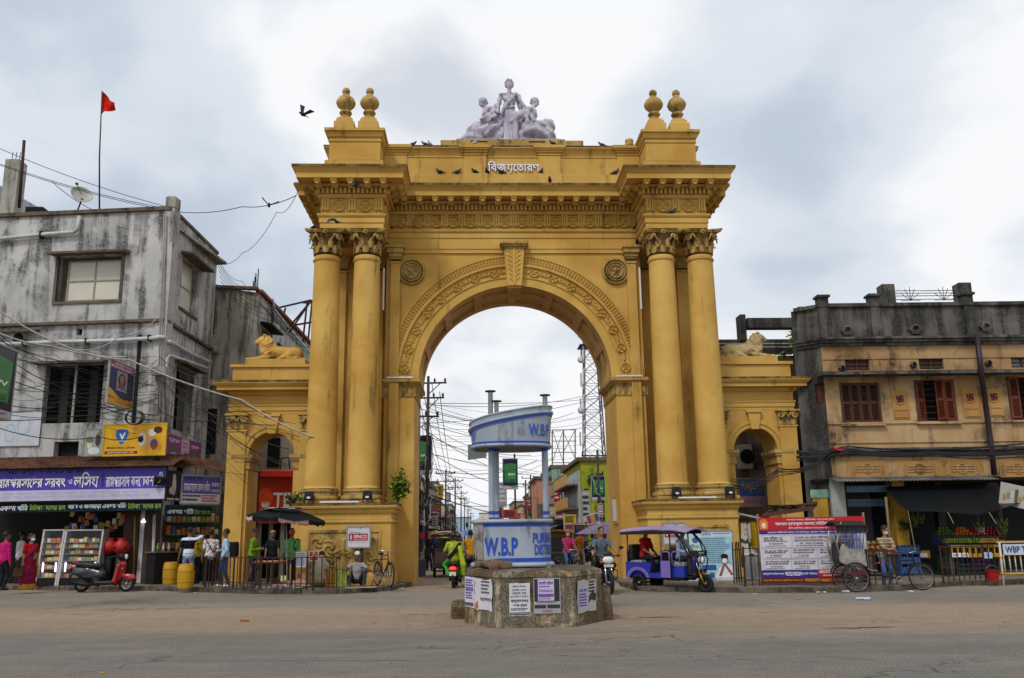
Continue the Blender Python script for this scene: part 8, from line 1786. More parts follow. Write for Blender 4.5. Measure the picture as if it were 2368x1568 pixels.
# ================================================================ traffic island with the broken police booth
z6=lambda x,y:(947.3+0.3966*x,858.5+0.3966*y)
V=[gp(1078,1439),gp(1155,1453),gp(1330,1449),gp(1394,1435)]
yc=(V[0].y+V[3].y)/2+0.75
pl2=[v.to_2d()for v in V]+[Vector((V[3].x,yc+0.6)),Vector((V[2].x,2*yc-V[2].y)),Vector((V[1].x,2*yc-V[1].y)),Vector((V[0].x,yc+0.6))]
IZ=0.94
M_ISL=m_wall('painted_masonry_peeling','#b5a88f','#94794f','#12110f',1.12,0.35,2.6,0.5,ledge=0.2)
isl=thing('traffic_island','mouldy octagonal masonry traffic island covered with torn posters in the road','plinth',(pl2[1].x+0.6,yc,0));OFF[isl.name]=Vector(isl.location)
cpt=sum(pl2,Vector((0,0)))/8
def octo(z,s_,wob=0.0,seed=1):
 r=random.Random(seed);return[Vector((*(cpt+(p-cpt)*s_),z+r.uniform(-wob,wob)))for p in pl2]
rings=[octo(-0.02,1.03),octo(0.25,1.01),octo(0.6,1.0),octo(IZ-0.10,1.0),octo(IZ-0.09,1.012),octo(IZ,1.0,0.012,2),octo(IZ+0.02,0.9,0.01,3)]
mb=MB();n8=8;mb.v=[tuple(p)for r_ in rings for p in r_];mb.f=[(j*8+i,j*8+(i+1)%8,(j+1)*8+(i+1)%8,(j+1)*8+i)for j in range(len(rings)-1)for i in range(8)]+[tuple(range(48,56))];mb.m=[0]*len(mb.f)
mb.build('masonry',M_ISL,isl)
st_=Sculpt(0.04,0.06);a=gp(1068,1430);st_.box((a.x+0.05,a.y+0.3,0.12),(0.2,0.4,0.14),0.06);st_.noise=lambda X,Y,Z,L:0.02*np.sin(9*X+5*Z)*np.sin(7*Y+3*Z);st_.build('low_step',M_ISL,isl,mw=Matrix.Translation(-Vector(isl.location)))
rg=Sculpt(0.035,0.06);a=gp(1398,1433);rg.box((a.x-0.03,a.y+0.35,0.25),(0.12,0.4,0.28),0.06);rg.noise=lambda X,Y,Z,L:0.03*np.sin(8*X+6*Z)*np.sin(6*Y+4*Z);rg.build('broken_edge',M_ISL,isl,mw=Matrix.Translation(-Vector(isl.location)))
FAC=[Wall(tuple(pl2[i]),tuple(pl2[i+1]-pl2[i]))for i in range(3)]
def poster(label,fi,x0,y0,x1,y1,col,fill,torn=0.0,seed=1):
 W=FAC[fi];a=W.rect(*z6(x0,y0),*z6(x1,y1),0.02);o=W.p((a[0]+a[1])/2,(a[2]+a[3])/2,0.03);t=thing('pasted_poster',label,'poster',o,W.rz,'posters pasted on the traffic island');OFF[t.name]=Vector();wd,ht=a[1]-a[0],a[3]-a[2]
 r=random.Random(seed);pts=[]
 for(xa,za),(xb,zb_2)in(((0,0),(1,0)),((1,0),(1,1)),((1,1),(0,1)),((0,1),(0,0))):
  for k in range(6):f=k/6;pts.append((((xa+(xb-xa)*f)-0.5)*wd+r.uniform(-1,1)*torn*wd,((za+(zb_2-za)*f)-0.5)*ht+r.uniform(-1,1)*torn*ht))
 poly(t,pts,ink(col),0.0,'paper');fill((t,wd,ht));return t
GY=ink('#b4b0b8')
def f1(b):
 for k,s_ in enumerate(('পেট্রল, ডিজেল','কেরোসিন, রান্নার','গ্যাস সহ')):bt(b,s_,0.14,0.82,0.86-0.11*k,0.94-0.11*k,K_,0.004)
 bt(b,'মূল্যবৃদ্ধির বিরুদ্ধে',0.06,0.94,0.55,0.62,K_,0.004);bt(b,'আন্দোলন',0.08,0.92,0.40,0.52,K_,0.004,0.02);bt(b,'গড়ে তুলুন',0.14,0.86,0.26,0.37,K_,0.004,0.02);lines(b,2,0.08,0.92,0.14,0.23,K_,RN,0.004);br(b,0.03,0.97,0.02,0.10,K_,0.003);bt(b,'SUCI (Communist)',0.08,0.92,0.035,0.085,W_,0.006)
def f2(b):
 br(b,0.0,1.0,0.0,1.0,ink('#9a98a0'),0.002);br(b,0.03,0.96,0.30,0.97,ink('#2a2a2e'),0.004);br(b,0.16,0.76,0.36,0.96,ink('#c4b4d4'),0.007);bt(b,'গেস্ট হাউস',0.19,0.73,0.80,0.92,ink('#2c2c6a'),0.011,0.014);lines(b,1,0.19,0.73,0.72,0.77,ink('#5a3a8a'),RN,0.011);bt(b,'7797626241',0.2,0.72,0.60,0.67,ink('#4a3a7a'),0.011,0.012);br(b,0.18,0.74,0.47,0.55,ink('#6a4a9a'),0.011);lines(b,2,0.19,0.73,0.38,0.45,ink('#8a6aa8'),RN,0.011);br(b,0.03,0.96,0.26,0.33,GY,0.008);lines(b,1,0.1,0.9,0.275,0.315,K_,RN,0.011)
 br(b,0.03,0.45,0.15,0.24,ink('#2e2e30'),0.008);br(b,0.5,0.96,0.15,0.24,ink('#2e2e30'),0.008);bt(b,'SUCI(C)',0.30,0.68,0.03,0.10,ink('#b02030'),0.008,0.02)
def f3(b):
 br(b,0.05,0.55,0.1,0.8,ink('#b9b0cc'),0.003);bt(b,'গেস্ট হাউস',0.08,0.52,0.62,0.74,ink('#3a2c6a'),0.006);lines(b,5,0.08,0.52,0.14,0.58,ink('#5a4a8a'),RN,0.006);lines(b,4,0.6,0.95,0.55,0.95,K_,RN,0.004);bp(b,[(0.55,0.25),(0.7,0.35),(0.95,0.3),(1.0,0.5),(0.8,0.62),(0.62,0.5)],ink('#2a2620'),0.005)
def f4(b):lines(b,8,0.1,0.9,0.25,0.92,ink('#4a4488'),RN,0.004);br(b,0.1,0.9,0.55,0.65,ink('#7a5a9c'),0.005);br(b,0.0,0.9,0.05,0.16,ink('#4a4a50'),0.004)
def f5(b):lines(b,4,0.4,0.9,0.5,0.95,ink('#5a5a60'),RN,0.004);bt(b,'আন্দোলন',0.35,0.95,0.30,0.42,K_,0.005);bp(b,[(0.0,0.0),(0.25,0.05),(0.2,0.3),(0.05,0.2)],ink('#b8682c'),0.003)
poster('white protest poster with black lettering pasted on the front of the traffic island',1,580,1235,702,1425,'#c9c7cf',f1,0.012,2);poster('dark framed poster overlaid with a lilac guest house bill on the traffic island',1,722,1205,880,1412,'#a9a7af',f2,0.006,3)
poster('torn poster with lilac bill on the right facet of the traffic island',2,975,1215,1085,1400,'#b4b0ae',f3,0.03,4);poster('lilac guest house bill on the left facet of the traffic island',0,325,1200,380,1376,'#c4bcd0',f4,0.02,5);poster('ragged half-torn white poster on the left facet of the traffic island',0,380,1212,482,1395,'#c9c6cc',f5,0.05,6)
bo=thing('police_booth','broken silver and blue traffic police booth with oval drum and boat-shaped roof','booth',(*cpt,IZ));OFF[bo.name]=Vector(bo.location)
M_BOOTH=m_wall('aluminium_paint','#a3adb8','#8f9aa8','#54463a',0.46,0.5,2.0,0,ledge=0.2,rough=0.4);M_BSTR=mat('police_blue','#1f46ae',0.45,0,0.15,5)
YB_=cpt.y-0.25;A0=at(1096,1260,YB_).x;A1=at(1275,1260,YB_).x;bcx=(A0+A1)/2;ba=(A1-A0)/2
def oval(t,grow=0.0,ax_=None,by=None):
 0
 a_=(ax_ or ba)+grow;b_=(by or 0.62)+grow;an=PI+2*PI*t;c,s_=math.cos(an),math.sin(an)
 e1=2/2.8;return Vector((bcx+a_*math.copysign(abs(c)**e1,c),cpt.y-0.02+b_*math.copysign(abs(s_)**e1,s_)))
def drum(z0f,z1f,n=72,grow0=0.0,grow1=0.0,ax_=None,t0=0.0,t1=1.0,by=None,inner=False):
 mb=MB();full=(t1-t0)>0.999
 P0=[oval(t0+(t1-t0)*i/n,grow0,ax_,by)for i in range(n+1)];P1=[oval(t0+(t1-t0)*i/n,grow1,ax_,by)for i in range(n+1)]
 v=[(p.x,p.y,z0f(p.x))for p in P0]+[(p.x,p.y,z1f(p.x))for p in P1];f=[(i,i+1,n+2+i,n+1+i)for i in range(n)]
 return mb._add(v,f)
zb0,zb1=IZ+0.08,at(1185,1205,YB_-0.4).z
lo=drum(lambda x:zb0,lambda x:zb1,t0=0.13,t1=0.97);lo.build('drum_wall',M_BOOTH,bo,True)
hole_edge=[oval(t,0.012)for t in np.linspace(-0.03,0.132,19)]
lo2=MB();
tz=[zb0+0.30+0.10*math.sin(i*1.7)+0.05*math.sin(i*3.1)-0.016*i for i in range(19)]
for i in range(18):lo2._add([(*hole_edge[i],tz[i]),(*hole_edge[i+1],tz[i+1]),(*hole_edge[i+1],zb1),(*hole_edge[i],zb1)],[(0,1,2,3)])
lo2.build('torn_wall_end',m_wall('bare_cement','#a5a29a','#857a6c','#3a342e',0.7,0.4,3),bo)
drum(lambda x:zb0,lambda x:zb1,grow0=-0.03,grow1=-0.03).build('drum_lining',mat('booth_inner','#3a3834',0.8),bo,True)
def rim(z,r,grow,nm,m=M_BOOTH,ax_=None,by=None,zf=None):MB().tube([(*oval(i/64,grow,ax_,by),zf(oval(i/64,grow,ax_,by).x)if zf else z)for i in range(64)],r,8,True).build(nm,m,bo,True)
rim(zb1,0.04,0.02,'top_roll');rim(zb0,0.045,0.03,'bottom_roll');
drum(lambda x:zb1-0.10,lambda x:zb1-0.04,grow0=0.006,grow1=0.006,t0=0.07,t1=0.9).build('blue_band',M_BSTR,bo,True);drum(lambda x:zb0+0.06,lambda x:zb0+0.13,grow0=0.006,grow1=0.006,t0=0.2,t1=0.9).build('blue_band',M_BSTR,bo,True)
MB().bx(bcx-ba*0.95,bcx+ba*0.95,cpt.y-0.55,cpt.y+0.55,IZ+0.005,zb0-0.01).build('booth_footing',M_ISL,bo)
rz0=at(1185,1030,YB_-0.3).z;zl,zr=at(1086,980,YB_).z,at(1277,938,YB_-0.2).z;RA0,RA1=at(1086,1000,YB_).x,at(1278,1000,YB_).x;ra_=(RA1-RA0)/2;rby=0.78
bc0=bcx;bcx=(RA0+RA1)/2
rtop=lambda x:zl+(zr-zl)*max(0,min(1,(x-RA0)/(RA1-RA0)))**0.75
drum(lambda x:rz0,rtop,grow0=-0.05,grow1=0.0,ax_=ra_,by=rby).build('roof_fascia',M_BOOTH,bo,True)
drum(lambda x:rtop(x)-0.19,lambda x:rtop(x)-0.13,grow0=0.006,grow1=0.006,ax_=ra_,by=rby).build('blue_band',M_BSTR,bo,True);drum(lambda x:rz0+0.02,lambda x:rz0+0.07,grow0=-0.038,grow1=-0.036,ax_=ra_,by=rby).build('blue_band',M_BSTR,bo,True)
rim(0,0.035,-0.05,'roof_lower_roll',M_BOOTH,ra_,rby,lambda x:rz0);rim(0,0.03,0.005,'roof_upper_roll',M_BOOTH,ra_,rby,lambda x:rtop(x)-0.12);rim(0,0.02,-0.0,'roof_edge',M_BOOTH,ra_,rby,rtop)
cap_=MB();N_=48;v=[(*oval(i/N_,-0.02,ra_,rby),rtop(oval(i/N_,0,ra_,rby).x)-0.02)for i in range(N_)]+[(bcx,cpt.y,(zl+zr)/2)];cap_._add(v,[(i,(i+1)%N_,N_)for i in range(N_)]).build('roof_top',M_BOOTH,bo,True)
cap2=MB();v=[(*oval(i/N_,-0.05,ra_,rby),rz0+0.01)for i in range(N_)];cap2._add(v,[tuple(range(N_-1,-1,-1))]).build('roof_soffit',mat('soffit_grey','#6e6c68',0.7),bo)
OV_R=(bcx,ra_,rby)
def wrap_text(s_,tc,width,z,height,m,roof=False,lift=0.012,bold=0.02):
 0
 global bcx
 bcx=OV_R[0]if roof else bc0
 me=text_mesh(s_,width,height,bold);ts=np.linspace(0,1,721);P=[oval(t,lift-(0.03 if roof else 0),OV_R[1]if roof else None,OV_R[2]if roof else None)for t in ts]
 s_len=np.concatenate([[0],np.cumsum([(P[i+1]-P[i]).length for i in range(720)])]);c0=np.interp(tc,ts,s_len);X_=np.array([p.x for p in P]);Y_=np.array([p.y for p in P])
 n=len(me.vertices);a_=np.zeros(n*3);me.vertices.foreach_get('co',a_);a_=a_.reshape(-1,3);q=a_[:,0]+c0
 out=np.stack([np.interp(q,s_len,X_),np.interp(q,s_len,Y_),z+a_[:,1]],1)-np.array(bo.location);me.vertices.foreach_set('co',out.ravel());me.update();me.materials.append(m);inst(me,'lettering',bo)
def t_at(px,roof=False):
 0
 global bcx
 bcx=OV_R[0]if roof else bc0;best=min((abs(1184+FPX*(Vector((*oval(t,0,OV_R[1]if roof else None,OV_R[2]if roof else None),1.8))-Vector((0,0,CAM_H))).dot(CR)/(Vector((*oval(t,0,OV_R[1]if roof else None,OV_R[2]if roof else None),1.8))-Vector((0,0,CAM_H))).dot(CF)-px),t)for t in np.linspace(0.02,0.5,200));return best[1]
bcx=bc0
zt_=lambda y:at(1185,y,YB_-0.45).z
wrap_text('W.B.P',t_at(1158),0.66,zt_(1264),0.34,M_BSTR,bold=0.03);wrap_text('PURBA',t_at(1256),0.48,zt_(1245),0.20,M_BSTR,bold=0.026);wrap_text('DISTRICT',t_at(1262),0.58,zt_(1272),0.20,M_BSTR,bold=0.026)
wrap_text('W.B.P',t_at(1256,True),0.52,at(1250,994,YB_-0.45).z,0.24,M_BSTR,True,0.02,0.012);wrap_text('W',t_at(1092,True),0.25,at(1095,1010,YB_-0.3).z,0.2,M_BSTR,True,0.02,0.012)
bcx=bc0
def tub(p0,p1,r,nm,m=M_BOOTH):return MB().tube([p0,p1],r,14).build(nm,m,bo,40)
for x,yy in((1136,-0.35),(1148,0.25),(1260,-0.25),(1262,0.3)):
 px_=at(x,1100,cpt.y+yy).x;po=tub((px_,cpt.y+yy,IZ),(px_,cpt.y+yy,rz0+0.03),0.055,'post');OFF[po.name]=Vector(bo.location)
 for y0,y1 in((1182,1190),(1197,1206),(1036,1044)):z0,z1=at(x,y1,cpt.y+yy).z,at(x,y0,cpt.y+yy).z;MB().tube([(px_,cpt.y+yy,z0),(px_,cpt.y+yy,z1)],0.058,14).build('post_band',M_BSTR,po,40)
for x,y0,y1,r in((1134,905,965,0.05),(1148,928,960,0.045),(1260,914,945,0.05)):
 p=at(x,y0,cpt.y);q=at(x,y1,cpt.y);q.x=p.x;tub(q-Vector((0,0,0.1)),p,r,'vent_stub',M_STEEL);MB().lathe([(0.03,-0.02),(0.11,-0.01),(0.11,0.01),(0.0001,0.015)],18,p).build('vent_cap',M_RUST,bo,True)
pa,pb=at(1082,1028,19.6),at(1125,1058,19.0);MB().hexa([(pa.x,19.6,pb.z),(pb.x,19.0,pb.z),(pb.x,19.04,pb.z),(pa.x,19.64,pb.z),(pa.x,19.6,pa.z),(pb.x,19.0,pa.z-0.05),(pb.x,19.04,pa.z-0.05),(pa.x,19.64,pa.z)]).build('hanging_plate',mat('green_grey_plate','#5f6a64',0.5),bo)
rr=Sculpt(0.03,0.03);r=random.Random(5)
for k in range(14):x=bc0-ba*0.95+r.uniform(0,0.6);rr.box((x,cpt.y-0.72+r.uniform(-0.1,0.2),IZ+0.05+r.uniform(0,0.08)),np.array((0.09,0.07,0.05))*r.uniform(0.6,1.2),0.02,rotz3(r.uniform(0,3)))
rr.build('rubble',m_wall('broken_brick','#7a6a58','#6a4e3c','#2a2420',0.4,0.3,5),bo,mw=Matrix.Translation(-Vector(bo.location)))
# ================================================================ the street beyond the arch
RS=random.Random(21)
HUES=['#c4ae80','#a4a4a0','#d0a090','#94abb8','#c0b888','#d0c4b4','#a08a74','#b47a64','#84a08c','#d0c49c']
def facade_mat(c):return m_wall('house_'+c.strip('#'),c,c,'#2c2824',0.5,0.6,0.8,0,ledge=0.2)
def street_house(side,x,y0,y1,h,col,label,storeys=2,signs=True,name='street_house'):
 0
 t=thing(name,label,'house',(x+side*2.5,(y0+y1)/2,0),0,'houses along the street beyond the arch');OFF[t.name]=Vector(t.location);m=facade_mat(col);xe=x+side*7
 MB().bx(min(x,xe),max(x,xe),y0,y1,0,h).build('wall',m,t)
 MB().bx(min(x-side*0.15,xe),max(x-side*0.15,xe),y0-0.1,y1+0.1,h+0.002,h+0.3).build('parapet',M_TRIM,t)
 fl=h/(storeys+0.2);L=y1-y0;sgn=-side
 for s_ in range(storeys):
  z=fl*(s_+0.25)+(0.2 if s_==0 else 0)
  if s_==0:MB().bx(*sorted((x+sgn*0.02,x-sgn*0.3)),y0+0.4,y1-0.4,0.1,fl*0.85).build('shop_opening',M_DARK,t);continue
  n=max(1,int(L/2.2))
  for k in range(n):
   yc_=y0+L*(k+0.5)/n;w_=MB().bx(*sorted((x+sgn*0.03,x-sgn*0.2)),yc_-0.45,yc_+0.45,z,z+fl*0.5).build('window',M_SHUT if(k+s_)%2 else M_DARK,t);OFF[w_.name]=Vector(t.location)
   MB().bx(*sorted((x+sgn*0.45,x)),yc_-0.6,yc_+0.6,z+fl*0.52,z+fl*0.52+0.07).build('sunshade',M_TRIM,w_)
  MB().bx(*sorted((x+sgn*0.7,x)),y0+0.1,y1-0.1,fl*s_-0.05,fl*s_+0.08).build('floor_slab',M_TRIM,t)
 for s_ in range(1,storeys):
  z=fl*(s_+0.25);xm=x+side*1.2;MB().bx(xm-0.4,xm+0.4,y0-0.04,y0+0.1,z,z+fl*0.45).build('window',M_DARK,t)
 if signs:
  for k in range(2):
   yc_=y0+L*RS.uniform(0.2,0.8);z=RS.uniform(fl*0.8,min(h*0.8,fl*1.5));hh=RS.uniform(0.6,1.3);dx=RS.uniform(0.5,1.0)
   sg_=MB().bx(*sorted((x+sgn*0.05,x+sgn*dx)),yc_-0.04,yc_+0.04,z,z+hh).build('hanging_sign',ink(RS.choice(('#b0202c','#c9c4bc','#2a5a9c','#b8901c','#3a6a4a','#a8386a'))),t);OFF[sg_.name]=Vector(t.location)
   for j in range(3):MB().bx(*sorted((x+sgn*(0.12),x+sgn*(dx-0.08))),yc_-0.05,yc_-0.042,z+hh*(0.2+0.25*j),z+hh*(0.3+0.25*j)).build('sign_print',ink(RS.choice(('#d8d4cc','#2a2a34','#8a1c24'))),sg_)
 aw_=MB().hexa([(x,y0+0.2,fl*0.9),(x+sgn*1.3,y0+0.2,fl*0.7),(x+sgn*1.3,y1-0.2,fl*0.7),(x,y1-0.2,fl*0.9),(x,y0+0.2,fl*0.9+0.05),(x+sgn*1.3,y0+0.2,fl*0.7+0.05),(x+sgn*1.3,y1-0.2,fl*0.7+0.05),(x,y1-0.2,fl*0.9+0.05)]);aw_.build('shop_awning',ink(RS.choice(('#3a4a5a','#6a5a3a','#5a3028','#7a7468','#2a4a5a'))),t)
 return t
WORDS=dict(zip(HUES,('ochre','grey','salmon','slate blue','olive','cream','brown','brick red','sage green','straw')))
ORD=['nearest','second','third','fourth','fifth','sixth','seventh','eighth','ninth','tenth','eleventh','twelfth']
y=40.0
for k in range(10):
 L=RS.uniform(8,13)*(1+k*0.15);c=HUES[(k*3+1)%10];street_house(-1,-4.9-RS.uniform(0,0.6),y,y+L-0.4,RS.uniform(5.6,8.4),c,'%s %s house along the left of the street beyond the arch'%(ORD[k],WORDS[c]),2,k<7);y+=L
y=74.0
for k in range(8):
 L=RS.uniform(8,12)*(1+k*0.18);c=HUES[(k*3+5)%10];street_house(1,7.2+RS.uniform(-0.3,0.5),y,y+L-0.4,RS.uniform(5.4,8.0),c,'%s %s house along the right of the street past the lime house'%(ORD[k],WORDS[c]),2,k<6);y+=L
street_house(1,1.0,330,345,9,HUES[5],'far cream house closing the end of the street',2,False)
street_house(-1,-2.0,300,330,7,HUES[3],'far slate blue house at the bend of the street',2,False)
lg=thing('lime_house','tall lime green house with white side wall on the right of the street','house',(9,62,0));OFF[lg.name]=Vector(lg.location)
xl=at(1345,1150,60).x;zt=at(1370,1066,60).z;LIME=m_wall('lime_wall','#9aa02c','#8a9026','#3c3c20',0.35,0.5,1.0)
MB().bx(xl,xl+8,60,72,0,zt).build('wall',LIME,lg);MB().bx(xl-0.12,xl-0.002,60.6,72,0,zt-0.6).build('side_wall',m_wall('pale_side','#b9c0c4','#a0a8ac','#4a4a48',0.4,0.7),lg);MB().bx(xl-0.25,xl+8.2,59.8,72.2,zt+0.002,zt+0.25).build('parapet',M_TRIM,lg)
for k,(x0,y0,x1,y1)in enumerate(((1378,1095,1392,1115),(1350,1130,1362,1160),(1380,1140,1396,1165))):a,c=at(x0,y0,59.95),at(x1,y1,59.95);MB().bx(a.x,c.x,59.95,60.1,c.z,a.z).build('window',M_DARK,lg)
for z in(zt*0.5,zt*0.75):MB().bx(xl-0.9,xl-0.13,61,71,z,z+0.1).build('balcony_slab',M_TRIM,lg);MB().bx(xl-0.9,xl-0.86,61,71,z+0.1,z+0.8).build('balcony_rail',ink('#c08a2c'),lg)
sh=thing('salmon_house','salmon pink house with red window awning beyond the lime house','house',(7,88,0));OFF[sh.name]=Vector(sh.location);a,c=at(1240,1108,86),at(1316,1165,86)
MB().bx(a.x,c.x,86,94,0,a.z).build('wall',m_wall('salmon_wall','#c08468','#b07a62','#4a342c',0.3,0.5),sh);MB().bx(a.x-0.2,c.x+0.2,85.8,94,a.z+0.002,a.z+0.25).build('parapet',M_TRIM,sh)
p,q=at(1287,1140,85.9),at(1305,1163,85.9);MB().bx(p.x,q.x,85.9,86.05,q.z,p.z).build('window',M_DARK,sh);MB().hexa([(p.x-0.2,85.2,p.z-0.1),(q.x+0.2,85.2,p.z-0.1),(q.x+0.2,85.99,p.z+0.15),(p.x-0.2,85.99,p.z+0.15),(p.x-0.2,85.2,p.z-0.02),(q.x+0.2,85.2,p.z-0.02),(q.x+0.2,85.99,p.z+0.5),(p.x-0.2,85.99,p.z+0.5)]).build('window_awning',ink('#a81420'),sh)
MB().bx(a.x,c.x,85.3,85.99,0,c.z).build('lower_storey',m_wall('dark_lower','#6a6258','#544e46','#1c1a18',0.6,0.5),sh)
tw=thing('telecom_tower','tall lattice telecom tower with dishes rising behind the lime house','tower',(at(1374,1060,100).x,100,0));OFF[tw.name]=Vector();M_TOW=mat('tower_steel','#6a6260',0.5,0.4,0.2)
zb_,zt_w=0,at(1370,770,100).z;lev=16
def tcor(i,f):w_=1.45-0.75*f;return Vector(((-1,1,1,-1)[i]*w_,(-1,-1,1,1)[i]*w_,zb_+(zt_w-zb_)*f))
for i in range(4):MB().tube([tcor(i,0),tcor(i,1)],0.075,5).build('leg',M_TOW,tw,local=True)
br_=MB()
for k in range(lev):
 f0,f1=k/lev,(k+1)/lev
 for i in range(4):br_.tube([tcor(i,f0),tcor((i+1)%4,f1)],0.035,4);br_.tube([tcor((i+1)%4,f0),tcor(i,f1)],0.035,4);br_.tube([tcor(i,f1),tcor((i+1)%4,f1)],0.035,4)
o=br_.build('bracing',M_TOW,tw,local=True);o['kind']='stuff'
for z,e in((0.62,-1),(0.74,1),(0.86,-1),(0.94,1),(0.98,-1)):
 p=tcor(0 if e<0 else 1,z);MB().lathe([(0.0001,-0.1),(0.35,0),(0.4,0.12),(0.0001,0.1)],14,p+Vector((e*0.5,-0.3,0)),rot=Matrix.Rotation(PI/2,3,'X')).build('dish',M_PVC,tw,True,local=True)
for z in(0.5,0.66,0.78,0.9):
 for i in range(4):p=tcor(i,z);MB().cb(p*1.0+Vector((p.x*0.25,p.y*0.25,0)),(0.18,0.12,1.6)).build('antenna_panel',M_PVC,tw,local=True)
MB().bx(-1.4,1.4,-1.4,1.4,zb_+(zt_w-zb_)*0.93,zb_+(zt_w-zb_)*0.93+0.1).build('platform',M_DKMET,tw,local=True)
hs_=thing('hoarding_scaffold','empty steel hoarding scaffold on the roofs beside the telecom tower','scaffold',at(1305,1080,90));OFF[hs_.name]=Vector(hs_.location)
for x in(1277,1303,1330):MB().tube([at(x,994,90),at(x,1120,90)],0.07,5).build('upright',M_TOW,hs_)
for yy in(994,1020,1046,1070):MB().tube([at(1277,yy,90),at(1333,yy,90)],0.045,5).build('cross_bar',M_TOW,hs_)
for p,q in(((1277,1070),(1303,994)),((1303,1070),(1277,994)),((1303,1046),(1330,994)),((1303,1000),(1330,1060))):MB().tube([at(*p,90.2),at(*q,90.2)],0.035,5).build('diagonal',M_TOW,hs_)
M_POLE=mat('iron_pole','#3c3230',0.6,0.3,0.3);M_WIRE=mat('black_cable','#1c1a1c',0.6,0,0.2);M_WIREW=mat('white_cable','#a39c94',0.6,0,0.2)
POLES=[]
def upole(label,x,y_,h,arms=2,tangle=0,kind='utility_pole'):
 t=thing(kind,label,'pole',(x,y_,0),RS.uniform(-0.15,0.15),'utility poles along the street');OFF[t.name]=Vector();MB().tube([(0,0,0),(0.03,0,h)],[0.10,0.07],8).build('shaft',M_POLE,t,True,local=True)
 for k in range(arms):
  z=h-0.35-0.75*k;w_=0.95-0.12*k;MB().cb((0,0,z),(2*w_,0.08,0.08)).build('cross_arm',M_POLE,t,local=True)
  for e in(-1,0.4,1):MB().lathe([(0.03,0),(0.06,0.06),(0.045,0.1),(0.06,0.14),(0.02,0.2)],8,(e*w_*0.92,0,z+0.04)).build('insulator',M_DKMET,t,True,local=True)
  MB().tube([(0,0,z-0.6),(w_*0.7,0,z)],0.025,5).build('brace',M_POLE,t,local=True)
 r=random.Random(int(y_*7))
 for k in range(tangle):
  z0=r.uniform(h*0.35,h*0.75);pts=[Vector((r.uniform(-0.3,0.3),r.uniform(-0.3,0.3),z0+r.uniform(-0.7,0.7)-0.25*j))for j in range(6)];MB().tube(pts,0.018,4).build('cable_tangle',M_WIRE if k%3 else M_WIREW,t,True,local=True)
 POLES.append((x,y_,h));return t
upole('tall iron pole with insulators and black cable tangles just left inside the arch',at(987,1200,44).x,44,at(990,870,44).z,2,16)
upole('second iron pole behind the tangled pole on the left',at(965,1200,40).x,40,7.2,1,14);upole('steel pole with three cross arms on the left of the street',at(1030,1200,85).x,85,at(1030,1086,85).z,3,6);upole('leaning pole behind the three-armed pole',at(1052,1200,100).x,100,at(1052,1105,100).z,2,4)
for k,(x,yy,yt)in enumerate(((1066,130,1135),(1074,165,1150),(1082,200,1168),(1088,240,1185))):upole('%s of the far small poles down the left of the street'%ORD[k],at(x,1200,yy).x,yy,at(x,yt,yy).z,2,0)
upole('thin pole standing behind the booth posts',at(1228,1200,95).x,95,at(1228,1098,95).z,2,3);upole('short pole beside the booth post',at(1216,1200,80).x,80,at(1216,1110,80).z,1,3);upole('yellow banded pole before the lime house',at(1384,1150,52).x,52,at(1380,1040,52).z,1,5)
def cable(pts,sag=0.4,r=0.018,m=None,label=None,group='overhead cables',n=14,name='overhead_cable'):
 P=[Vector(p)for p in pts];out=[]
 for i in range(len(P)-1):
  for k in range(n):
   f=k/n;p=P[i].lerp(P[i+1],f);p.z-=sag*4*f*(1-f);out.append(p)
 out.append(P[-1]);o=MB().tube(out,r,5).build(name,m or M_WIRE,None,True,origin=out[0]);tag(o,label,'cable',group);return o
LBS='thin black cable strung across the street beyond the arch'
for k in range(34):
 x0=RS.uniform(955,1010);y0=RS.uniform(930,1150);x1=RS.uniform(1200,1420);y1=y0+RS.uniform(-60,110);cable([at(x0,y0,RS.uniform(44,70)),at(x1,max(880,y1),RS.uniform(55,110))],RS.uniform(0.2,1.0),RS.choice((0.010,0.014,0.02)),None,LBS,'cables strung across the street')
for a_,b_ in((0,2),(2,3),(3,4),(4,5),(5,6),(6,7)):
 (xa,ya,ha),(xb,yb,hb)=POLES[a_],POLES[b_]
 for k in range(4):cable([(xa-0.6+0.4*k,ya,ha-0.3-0.5*(k%2)),(xb-0.6+0.4*k,yb,hb-0.3-0.5*(k%2))],0.5,0.02,None,'sagging line running from pole to pole down the left of the street','lines between the street poles')
jsw('navy and green advertising board beside the left pier inside the arch',(942,1007,1097,44.0),(998,1008,1098,44.0),(0.0,0.2));jsw('navy and green advertising board on a pole seen between the booth posts',(1163,1061,1131,58.0),(1197,1061,1131,58.0),(0.3,1.3));jsw('small navy and green advertising board before the lime house',(1368,1101,1156,54.0),(1399,1101,1156,54.0),(0.3,1.0))
r=random.Random(17)
